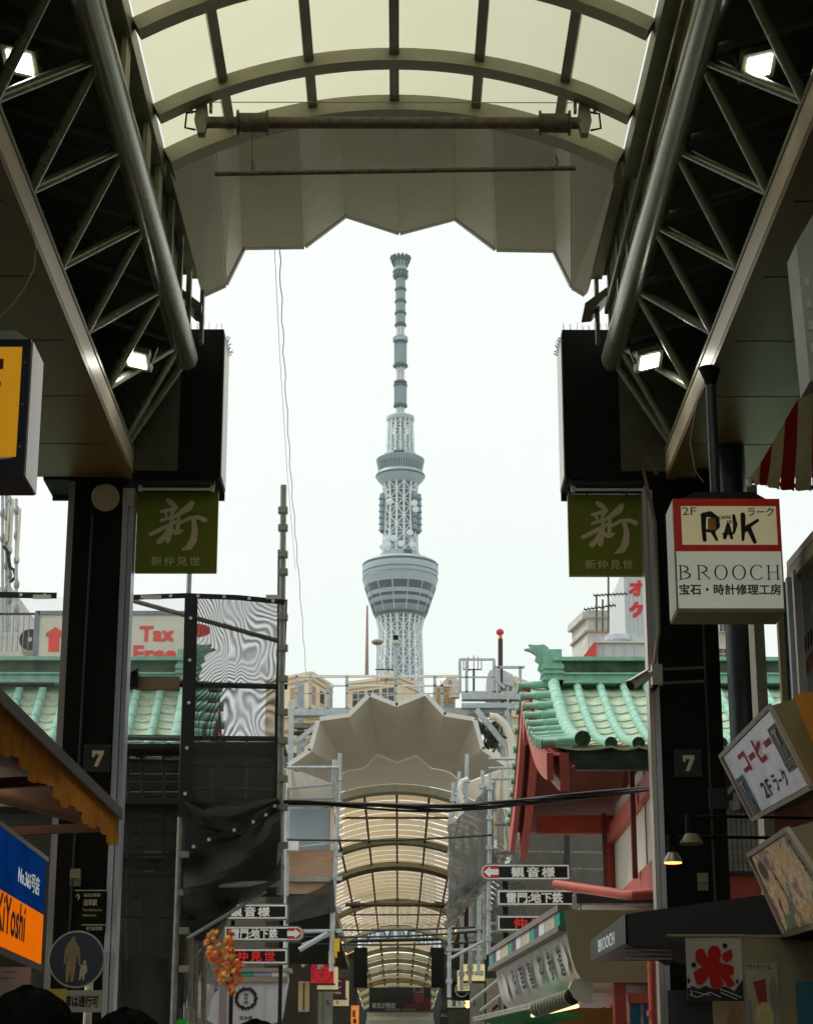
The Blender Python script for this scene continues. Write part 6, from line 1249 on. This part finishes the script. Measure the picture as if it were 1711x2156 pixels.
# right: grey blocks with karaoke sign tower
g, a, b, c = corner_block('pale grey stair tower with antennas behind the right green roof', [(1203,1332),(1235,1302),(1281,1302)], 76, 66, 66, mat('pale_grey_render', (.55,.55,.52), .8))
BX('service_pipe', K['white'], g, (P(1252,1330,65.8).x, 65.7, b.z-4), (P(1254,1330,65.8).x, 65.8, b.z-1))
an = T('roof_antenna', 'thin television antennas above the grey stair tower', 'antenna', P(1262,1302,66)); 
for u, v in ((1255,1252),(1268,1262),(1280,1185)): TB('mast', K['rust'], an, P(u,1330,65.6), P(u,v,65.6), .035, 6)
for (u0,v0,u1,v1) in ((1228,1284,1296,1274),(1248,1254,1320,1250)):
    TB('boom', K['dark'], an, P(u0,v0,65.5), P(u1,v1,65.5), .025, 5)
    for k in range(9): t = (k+.5)/9; u, v = u0+(u1-u0)*t, v0+(v1-v0)*t; TB('element', K['dark'], an, P(u-3,v-4,65.5), P(u+3,v+4,65.5), .015, 4)
g = bld('low grey panelled block with a red corner behind the right roof', [(1250,1352),(1420,1352)], 60, 8, K['grey'])
for k in range(6): BD('panel_joint', K['alu'], g, 1270+22*k, 1353, 1271+22*k, 1420, 59.97, .02)
PR('red_corner', mat('signal_red', (.62,.05,.03), .5), g, [P(u,v,59.8) for u, v in [(1224,1386),(1250,1352),(1255,1352),(1255,1400),(1224,1400)]], (0,.15,0)); BD('roof_trim', K['offw'], g, 1250, 1350, 1420, 1353, 59.9, .2)
MB().lathe(P(1300,1350,61), [(.4,0),(.4,.15),(.3,.2)], 14).out('roof_vent', K['alu'], g); PR('duct', K['grey'], g, [P(u,v,61) for u, v in [(1308,1350),(1322,1335),(1336,1333),(1350,1348),(1372,1338),(1380,1350)]], (0,1,0))
kb = bld('tall pale sign tower with red katakana above the right roof', [(1312,1195),(1425,1195)], 74, 6, mat('pale_blue_cladding', (.55,.60,.60), .6, 0, .03))
K['kred'] = mat('katakana_red', (.60,.02,.02), .5)
f = fplane(1322,1222,1366,1300,74,.03); TX(kb, 'オ', f, K['kred'], .05, (0,.58,.82,1), slant=.15); TX(kb, 'ケ', f, K['kred'], .05, (0,0,.95,.42), slant=.15)
for k in range(12): BD('cladding_joint', K['alu'], kb, 1314+9*k, 1196, 1314.6+9*k, 1338, 73.97, .02)
TB('lightning_rod', K['rust'], None, P(1280,1305,72), P(1280,1190,72), .04, 6, label='thin brown mast standing beside the katakana tower', cat='rod')
g = bld('beige office wall in the gap right of the second pillar', [(1500,1290),(1540,1290)], 55, 6, mat('beige_office', (.50,.45,.36), .8)); win(g, 1513, 1298, 1527, 1330, 55); win(g, 1513, 1366, 1530, 1392, 55)
# left: white mast building, tax free billboard, air conditioner
g = bld('white building with antenna masts at the left edge', [(-30,1236),(25,1236),(22,1370)], 62, 8, mat('white_grey_render', (.62,.62,.58), .8)); BD('louvre', K['dark'], g, 18, 1270, 21, 1290, 61.9, .05)
for u, v0 in ((6,900),(20,1030),(35,1050),(14,1010)):
    m_ = T('cell_antenna_mast', 'cellular antenna mast on the white building, '+{6:'tallest at the edge', 20:'second from the edge', 35:'slim rightmost one', 14:'middle one with clamps'}[u], 'antenna', P(u,1240,61), 'cellular antenna masts')
    TB('mast', K['galv'], m_, P(u,1330,61-u*.02), P(u,v0,61-u*.02), .05, 8)
    for k in range(5): p = P(u, v0+35+52*k, 61-u*.02); MB().lathe(p, [(.05,0),(.09,.1),(.09,.2),(.05,.3)], 8).out('collar', K['galvd'], m_)
    BD('panel_antenna', K['offw'], m_, u+2, v0+20, u+6, v0+130, 60.8-u*.02, .15)
PA('mast_cable', K['cable'], None, [P(u,v,60.5) for u, v in [(8,1150),(16,1160),(22,1195),(30,1200),(34,1215),(22,1225)]], .06, 6, label='black cable and lamp arm looping off the antenna mast', cat='cable')
tf = T('tax_free_billboard', 'white billboard with red Tax Free lettering above the left green roof', 'billboard', P(230,1380,34))
x0, x1, z0, z1 = rect(82, 1295, 388, 1400, 34); BX('board', K['plaster'], tf, (x0,34,z0), (x1,34.1,z1)); BX('frame', mat('grey_blue_frame', (.2,.22,.28), .5), tf, (x0-.03,33.97,z1), (x1,34.1,z1+.07)); BX('frame', bpy.data.materials['grey_blue_frame'], tf, (x0-.08,33.97,z0), (x0,34.1,z1+.07))
K['tfred'] = mat('tax_free_red', (.78,.07,.06), .5)
TX(tf, 'Tax', fplane(294,1318,367,1351,34,.01), K['tfred'], .035); TX(tf, 'Free', fplane(281,1359,372,1394,34,.01), K['tfred'], .035)
INK(tf, 'arrow_print', fplane(97,1320,150,1372,34,.01), (0,0,100,100), K['tfred'], polys=[[(0,26),(36,0),(72,26),(72,40),(55,40),(55,100),(12,100),(12,40),(0,40)]]); INK(tf, 'print', fplane(400,1310,445,1345,34,.01), (0,0,100,100), K['tfred'], polys=[blob(50,50,48,40)])
rl = T('rooftop_railing', 'thin rooftop railing with an air conditioner behind it at the left', 'railing', P(60,1370,40)); BD('rail', K['dark'], rl, -20, 1290, 84, 1294, 40, .06)
for k in range(9): BD('bar', K['galvd'], rl, -6+11*k, 1294, -5+11*k, 1372, 40, .04)
ac = T('air_conditioner', 'beige outdoor air conditioner unit beside the billboard', 'air conditioner', P(62,1368,40.5)); BD('case', K['plaster'], ac, 46, 1328, 80, 1372, 40.4, .6)
p = P(64,1347,40.38); MB().lathe(p, [(.0,0),(.22,0),(.22,.02),(.0,.02)], 24, (0,-1,0)).out('fan_grille', K['dark'], ac); MB().lathe(p+V((0,-.03,0)), [(.0,0),(.05,0),(.05,.01)], 12, (0,-1,0)).out('fan_hub', K['offw'], ac)

# ================================================================== overhead cables
cb = T('cable_bundle', 'sagging bundle of black cables strung across the crossing', 'cable', P(840,1695,24))
for k in range(6):
    pts = []
    for i in range(40):
        t = i/39; u = 597+(1400-597)*t; v = 1690+14*math.sin(math.pi*t*.62)-46*max(0, t-.42)**1.15*1.9; 
        o = 4.5*math.sin(k*1.05+t*7); pts.append(P(u, v+o+(k-2.5)*(1.1+.8*math.sin(t*9+k)), 23.2-1.9*t+.03*math.sin(k+6*t)))
    PA('cable', K['cable'], cb, pts, .014, 6)
for k, (v0, v1, y) in enumerate(((1955,1950,40),(1972,1960,40),(1985,1982,40),(1768,1758,33))):
    PA('cable', K['cable'], None, [P(604+(1036-604)*t/12, v0+(v1-v0)*t/12+6*math.sin(math.pi*t/12), y) for t in range(13)], .02, 5, label=['upper thin cable strung between the far scaffolds', 'middle thin cable strung between the far scaffolds', 'lower thin cable strung between the far scaffolds', 'faint thin wire crossing the striped vault'][k], cat='cable')
pw = [P(588,521,19.5), P(598,760,24), P(612,1000,29), P(628,1200,34), P(645,1424,44)]
PA('hanging_wire', K['galvd'], None, [pw[min(3,int(i/10))].lerp(pw[min(3,int(i/10))+1], i/10-min(3,int(i/10)))+V((.012*math.sin(i*1.9),0,0)) for i in range(41)], .006, 5, label='twisted wire running from the canopy edge down to the platform', cat='wire')
pw = [p+V((-.05,0,0)) for p in pw]; PA('hanging_wire', K['galvd'], None, pw[:4], .0035, 5, label='straight thin wire beside the twisted wire', cat='wire')

# ================================================================== the broadcast tower
TY = 1431.0; TXC = P(842.5, 1100, TY).x
K['tw'] = mat('tower_white_steel', (.62,.71,.72), .5, 0, .04, .05); K['tg'] = mat('tower_grey_panel', (.17,.24,.29), .5, 0, .08, .05); K['td'] = mat('tower_dark_steel', (.02,.05,.06), .5, 0, .1, .1); K['tp'] = mat('tower_mauve_panel', (.34,.35,.42), .6, 0, .12, .2); K['tgl'] = mat('tower_glass', (.012,.04,.05), .25, 0, .2, .1, spec=.7); K['tl'] = mat('tower_light_cladding', (.33,.42,.46), .5, 0, .05, .1)
tw = T('broadcast_tower', 'tall grey white lattice broadcast tower with two round decks against the sky', 'tower', (TXC, TY, 0))
za = lambda z: P(842.5, (1000+z/2.396)/1.9, TY).z      # heights read from the upper close-up
zb = lambda z: P(842.5, (1800+z/2.156)/1.9, TY).z      # heights read from the lower close-up
KA = lambda z, w: w/4.552*((TY*.957+(za(z)-CZ)*.29)/F); KB = lambda z, w: w/4.096*((TY*.957+(zb(z)-CZ)*.29)/F)
c0 = V((TXC, TY, 0))
def lat(prof, m, name, n=32, par=None): return MB().lathe(c0, [(r, z) for r, z in prof], n).out(name, m, par or tw)
def A(*q): return [(KA(z, w), za(z)) for z, w in q]
def B_(*q): return [(KB(z, w), zb(z)) for z, w in q]
# crown
lat(A((196,56),(150,60),(98,66),(98,60)), K['tl'], 'crown_cone'); lat(A((112,84),(112,92),(84,92),(78,84),(84,78),(112,78)), K['td'], 'crown_ring')
for k in range(14): t = k*6.283/14; a = V((math.cos(t), math.sin(t), 0)); TB('crown_strut', K['td'], tw, c0+a*KA(160,62)+V((0,0,za(165))), c0+a*KA(105,88)+V((0,0,za(105))), .45, 5); BX('crown_unit', K['td'], tw, tuple(c0+a*KA(90,88)+V((-1,-1,za(92)))), tuple(c0+a*KA(90,88)+V((1,1,za(68)))))
for z in (205, 248): lat(A((z+26,66),(z+12,75),(z,75),(z-4,66)), K['td'], 'ring_gallery'); 
lat(A((285,40),(200,40)), K['tg'], 'mast_core', 20)
for k in range(12): t = k*6.283/12; a = V((math.cos(t), math.sin(t), 0)); b = V((math.cos(t+.26), math.sin(t+.26), 0)); TB('ring_strut', K['tl'], tw, c0+a*KA(240,68)+V((0,0,za(245))), c0+b*KA(210,66)+V((0,0,za(210))), .4, 4)
# panelled antenna drums with ring galleries
for z0, z1 in ((285,368),(398,480),(510,592),(622,702)):
    lat(A((z1,41),(z0,41)), K['tg'], 'antenna_drum', 24)
    m = MB()
    for k in range(18):
        t = k*6.283/18
        for j in range(5):
            za_, zb_ = za(z1+(z0-z1)*(j+.12)/5), za(z1+(z0-z1)*(j+.86)/5); r = KA(z0, 43); d = .115
            p = [c0+V((r*math.cos(t-d), r*math.sin(t-d), 0)), c0+V((r*math.cos(t+d), r*math.sin(t+d), 0))]; q = [v_+(v_-c0).normalized()*.35 for v_ in p]
            m.hexa([q[0]+V((0,0,za_)), q[1]+V((0,0,za_)), p[1]+V((0,0,za_)), p[0]+V((0,0,za_)), q[0]+V((0,0,zb_)), q[1]+V((0,0,zb_)), p[1]+V((0,0,zb_)), p[0]+V((0,0,zb_))])
    m.out('antenna_panels', K['tl'], tw, kind='stuff')
for z, w in ((383,57),(498,57),(610,57),(722,57),(838,55),(885,52),(905,60),(1112,72),(1270,62),(1300,67),(1495,67)): lat(A((z+16,w*.8),(z+8,w),(z-6,w),(z-8,w*.8)), K['td'], 'ring_gallery', 28)
lat(A((885,50),(838,50)), K['td'], 'equipment_ring', 24)
for k in range(14): t = k*6.283/14; a = c0+V((math.cos(t), math.sin(t), 0))*KA(860,54); BX('equipment_box', K['tl'], tw, (a.x-1.4, a.y-1.4, za(878)), (a.x+1.4, a.y+1.4, za(842)))
for z0, z1 in ((908,1095),(1305,1482)):
    lat(A((z1,50),(z0,50)), K['tp'], 'mauve_drum', 24); m = MB()
    for k in range(16):
        t = k*6.283/16; a = V((math.cos(t), math.sin(t), 0))
        for j in range(11): p = c0+a*KA(z0, 54); z = za(z1+(z0-z1)*(j+.5)/11); m.box((p.x-.5,p.y-.5,z-.5), (p.x+.5,p.y+.5,z+.5))
    m.out('antenna_elements', K['tl'], tw, kind='stuff')
def lattice(prof, ncol, nlev, m, name, rc, rd, rr=None, two=False):
    """prof: list of (radius, z) bottom to top; columns, rings and diagonals of one stretch, joined: each bar is under a pixel or two"""
    def at(t):
        z = prof[0][1]+(prof[-1][1]-prof[0][1])*t
        for (r0, z0), (r1, z1) in zip(prof[:-1], prof[1:]):
            if z0-1e-6 <= z <= z1+1e-6: return r0+(r1-r0)*(z-z0)/(z1-z0), z
        return prof[-1]
    def pt(k, t): r, z = at(t); a = 2*math.pi*k/ncol; return c0+V((r*math.cos(a), r*math.sin(a), z))
    g = MB()
    for k in range(ncol):
        g.path([pt(k, j/nlev) for j in range(nlev+1)], rc, 5)
        for j in range(nlev):
            if (k+j) % 2 or two: g.tube(pt(k, j/nlev), pt(k+1, (j+1)/nlev), rd, 4)
            else: g.tube(pt(k+1, j/nlev), pt(k, (j+1)/nlev), rd, 4)
            if rr: g.tube(pt(k, j/nlev), pt(k+1, j/nlev), rr, 4)
    return g.out(name, m, tw, kind='stuff')
for z0, z1 in ((735,828),(1128,1265),(1512,1600)): lattice(A((z1,35),(z0,34)), 8, 3, K['tw'], 'mast_lattice', .6, .35, .35); lat(A((z1,15),(z0,15)), K['td'], 'mast_core', 12)
# upper lattice house
lat(A((1652,118),(1640,132),(1612,134),(1604,130),(1612,110)), K['tl'], 'top_ring', 48)
lattice(A((1960,128),(1645,116)), 16, 5, K['tw'], 'upper_lattice', .8, .45, .4); lat(A((1955,108),(1785,102)), K['tl'], 'lattice_core', 24); lat(A((1785,60),(1645,52)), K['td'], 'lattice_core', 20)
# upper deck
lat(A((2012,168),(1975,166),(1958,150)), K['tl'], 'deck_drum', 48)
for k in range(8): t = -1.57+(-4+k)*.07-.05; a = c0+V((math.cos(t), math.sin(t), 0))*KA(1985,167.5); BX('slot_window', K['td'], tw, (a.x-.75,a.y-.6,za(2000)), (a.x+.75,a.y+.5,za(1970)))
lat(B_((128,194),(118,198),(86,203),(80,190),(80,150)), K['tg'], 'deck_band', 56); lat(B_((196,182),(128,192)), K['tgl'], 'deck_glazing', 56)
m = MB()
for k in range(56):
    t = k*6.283/56; a = V((math.cos(t), math.sin(t), 0)); m.tube(c0+a*KB(190,186)+V((0,0,zb(194))), c0+a*KB(128,196)+V((0,0,zb(128))), .35, 4); m.tube(c0+a*KB(126,199)+V((0,0,zb(126))), c0+a*KB(88,205)+V((0,0,zb(88))), .28, 4)
m.out('deck_mullions', K['tl'], tw, kind='stuff')
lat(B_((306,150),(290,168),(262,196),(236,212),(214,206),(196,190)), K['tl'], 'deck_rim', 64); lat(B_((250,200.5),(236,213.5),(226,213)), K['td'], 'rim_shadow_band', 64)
# shaft between the decks
lattice(B_((895,150),(640,140),(450,134),(300,148)), 14, 8, K['tw'], 'shaft_lattice', .85, .5, .4); lat(B_((895,112),(300,96)), K['tp'], 'shaft_core', 28)
for z in (360,420,480,540,600,660,730,800): lat(B_((z+14,116),(z,116)), K['td'], 'shaft_floor', 28)
# relay dishes on the shaft
for j, z in enumerate((405,462,515,570,622,676)):
    for t, rr_ in ((math.pi+.25, 160), (-.62, 148), (-.15, 158)):
        a = V((math.cos(t), math.sin(t), 0)); p = c0+a*KB(z, rr_)+V((0,0,zb(z))); MB().lathe(p+V((0,0,-3)), [(2.6,0),(2.8,.8),(2.1,1),(2.1,3.6),(1.5,4.6)], 12).out('antenna_dish', K['tg'], tw); TB('dish_floor', K['td'], tw, c0+a*KB(z,110)+V((0,0,zb(z)-3.4)), c0+a*KB(z,rr_+14)+V((0,0,zb(z)-3.4)), 1.6, 6)
for u, z in ((435,765),(435,820),(547,812),(645,822),(623,715),(450,450),(660,462),(672,515),(390,838),(487,765)):
    p = P((1350+u/2.156)/1.9, (1800+z/2.156)/1.9, TY-KB(z,150)); MB().lathe(p, [(2.3,0),(2.5,.8),(1.8,1.2)], 14, (0,-1,.1)).out('antenna_dish', K['tw'], tw)
# main deck
lat(B_((965,172),(895,170),(888,160)), K['tl'], 'deck_house', 10)
for t0 in (-1.35, -1.28, -1.21, -1.14, -1.07, -1.0): a = c0+V((math.cos(t0), math.sin(t0), 0))*KB(920,173); BX('vent_slot', K['td'], tw, (a.x-.5,a.y-.6,zb(945)), (a.x+.5,a.y+.4,zb(900)))
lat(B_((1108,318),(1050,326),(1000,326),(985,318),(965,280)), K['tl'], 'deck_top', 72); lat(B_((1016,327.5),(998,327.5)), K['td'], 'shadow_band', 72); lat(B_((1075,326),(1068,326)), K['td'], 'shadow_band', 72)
def cone(z): return 328+(216-328)*(z-1120)/(1450-1120)
lat(B_((1125,328),(1108,318)), K['tg'], 'deck_lip', 72)
for z0, z1, m_, nm in ((1120,1188,K['tl'],'deck_cladding'),(1188,1250,K['tgl'],'deck_glazing'),(1250,1283,K['tl'],'deck_cladding'),(1283,1310,K['tgl'],'deck_glazing'),(1310,1345,K['tl'],'deck_cladding'),(1345,1375,K['tgl'],'deck_glazing'),(1375,1425,K['tl'],'deck_cladding'),(1425,1450,K['td'],'deck_underside')):
    e = -3 if 'glaz' in nm else 0; lat(B_((z1,cone(z1)+e),(z0,cone(z0)+e)), m_, nm, 72)
m = MB(); m2 = MB()
for k in range(84):
    t = k*6.283/84; a = V((math.cos(t), math.sin(t), 0)); m.tube(c0+a*KB(1425,cone(1425)+.3)+V((0,0,zb(1425))), c0+a*KB(1108,321)+V((0,0,zb(1105))), .38, 4)
    if k % 6 == 0: m2.tube(c0+a*KB(1420,cone(1420)+1)+V((0,0,zb(1420))), c0+a*KB(1188,cone(1188)+1)+V((0,0,zb(1188))), .5, 4)
m.out('cladding_seams', K['td'], tw, kind='stuff'); m2.out('glazing_posts', K['tl'], tw, kind='stuff')
# lower lattice down to the ground
lattice(B_((2150,203),(1900,194),(1700,186),(1560,181),(1470,196),(1415,212)), 22, 10, K['tw'], 'lower_lattice', .85, .5, .42); lat(B_((2150,130),(1430,130)), K['tp'], 'lower_core', 32)
lattice([(33, 0), (KB(2150,203), zb(2150))], 26, 12, K['tw'], 'base_lattice', 1.2, .7, .6); lat([(22, 0), (KB(2150,130), zb(2150))], K['tp'], 'base_core', 24)
lat(A((66,3),(48,1)), K['td'], 'top_spike', 6)

# ================================================================== people in front
def person(label, u, v, y, tall_px, coat, hr=.1):
    top = P(u, v, y); hgt = top.z; x = top.x; k = hgt/1.72
    g = T('person', label, 'person', (x, y, 0))
    j = {'pel':(0,0,.95,.15),'ch':(0,.01,1.28,.17),'nk':(0,.01,1.47,.06),'hd':(0,.0,1.6,.085),'hd2':(0,0,1.66,.075)}
    vs = [(0,0,.95),(0,.01,1.18),(0,.01,1.38),(0,.01,1.48),(0,0,1.56),(0,0,1.63)]; rs = [.15,.15,.16,.06,.085,.085]; es = [(0,1),(1,2),(2,3),(3,4),(4,5)]
    for s in (-1, 1):
        b = len(vs); vs += [(s*.18,.01,1.40),(s*.24,.02,1.12),(s*.25,-.05,.88),(s*.25,-.08,.78),(s*.1,0,.9),(s*.11,-.02,.5),(s*.11,.02,.09),(s*.12,-.14,.04)]; rs += [.075,.055,.04,.04,.1,.07,.05,.045]; es += [(2,b),(b,b+1),(b+1,b+2),(b+2,b+3),(0,b+4),(b+4,b+5),(b+5,b+6),(b+6,b+7)]
    me = bpy.data.meshes.new('body'); me.from_pydata([(a*k, c*k, d*k) for a, c, d in vs], es, []); ob = bpy.data.objects.new('body', me); C.objects.link(ob)
    sk = ob.modifiers.new('s', 'SKIN'); 
    for q, r in zip(me.skin_vertices[0].data, rs): q.radius = (r*k, r*k*.85)
    me.skin_vertices[0].data[0].use_root = True; ob.modifiers.new('d', 'SUBSURF').levels = 2
    bpy.context.view_layer.update(); m2 = bpy.data.meshes.new_from_object(ob.evaluated_get(bpy.context.evaluated_depsgraph_get())); ob.modifiers.clear(); ob.data = m2
    m2.materials.clear(); m2.materials.append(coat); m2.materials.append(K['skin'])
    for p in m2.polygons: p.use_smooth = True; p.material_index = 1 if p.center.z > 1.475*k or (p.center.z < .84*k and abs(p.center.x) > .2*k) else 0
    ob.parent = g; WL[ob.name] = V((x, y, 0))
    c = V((x, y, 1.615*k)); 
    def hf(a, b_):
        th, ph = a*6.283, b_*2.2; r = .098*k*(1+.05*math.sin(9*th+4*ph)+.03*math.sin(23*th)); back = .5+.5*math.sin(th)
        ph *= (.62+.38*(1 if math.sin(th) < .2 else .75)); return c+V((r*math.sin(ph)*math.cos(th), -r*1.12*math.sin(ph)*math.sin(th), r*1.08*math.cos(ph)))
    MB().grid(hf, 28, 12).out('hair', K['hair'], g)
    m = MB()
    for q in range(420):
        th, ph = random.uniform(0, 6.283), random.uniform(.0, 1.5); d = V((math.sin(ph)*math.cos(th), math.sin(ph)*math.sin(th), math.cos(ph)*1.05)); p0 = c+d*.098*k
        p2 = p0+d*random.uniform(.001,.006)*k+V((random.uniform(-.02,.02), random.uniform(-.02,.02), -.02*math.sin(ph)))*k; m.tube(p0, p2, .001, 3, .0004)
    m.out('hair_strands', K['hair'], g, kind='stuff')
    for s in (-1, 1): MB().ball(c+V((s*.088*k, 0, -.03*k)), (.014*k,.03*k,.04*k), 8, 6).out('ear', K['skin'], g)
    MB().ball(c+V((0,.1*k,-.045*k)), (.014*k,.02*k,.024*k), 8, 6).out('nose', K['skin'], g)
person('dark haired person walking away, filling the lower left corner', 62, 2082, 4.3, 0, K['cloth'])
person('dark haired person in front of the pedestrian sign post', 268, 2127, 5.4, 0, mat('grey_coat', (.05,.05,.05), .9))
person('dark haired person in front of the emblem shop', 540, 2150, 7.0, 0, mat('brown_coat', (.06,.04,.03), .9))

# ================================================================== air
hz = BX('haze', bpy.data.materials.new('hazy_air'), None, (-2500, -400, -1.4), (2500, 3100, 700), kind='stuff')
hm = hz.data.materials[0]; hm.use_nodes = True; hn = hm.node_tree.nodes; hn.remove(hn['Principled BSDF']); pv = hn.new('ShaderNodeVolumePrincipled')
pv.inputs['Color'].default_value = (.86, .95, .93, 1); pv.inputs['Density'].default_value = .00007; pv.inputs['Anisotropy'].default_value = .2
hm.node_tree.links.new(pv.outputs['Volume'], hn['Material Output'].inputs['Volume'])
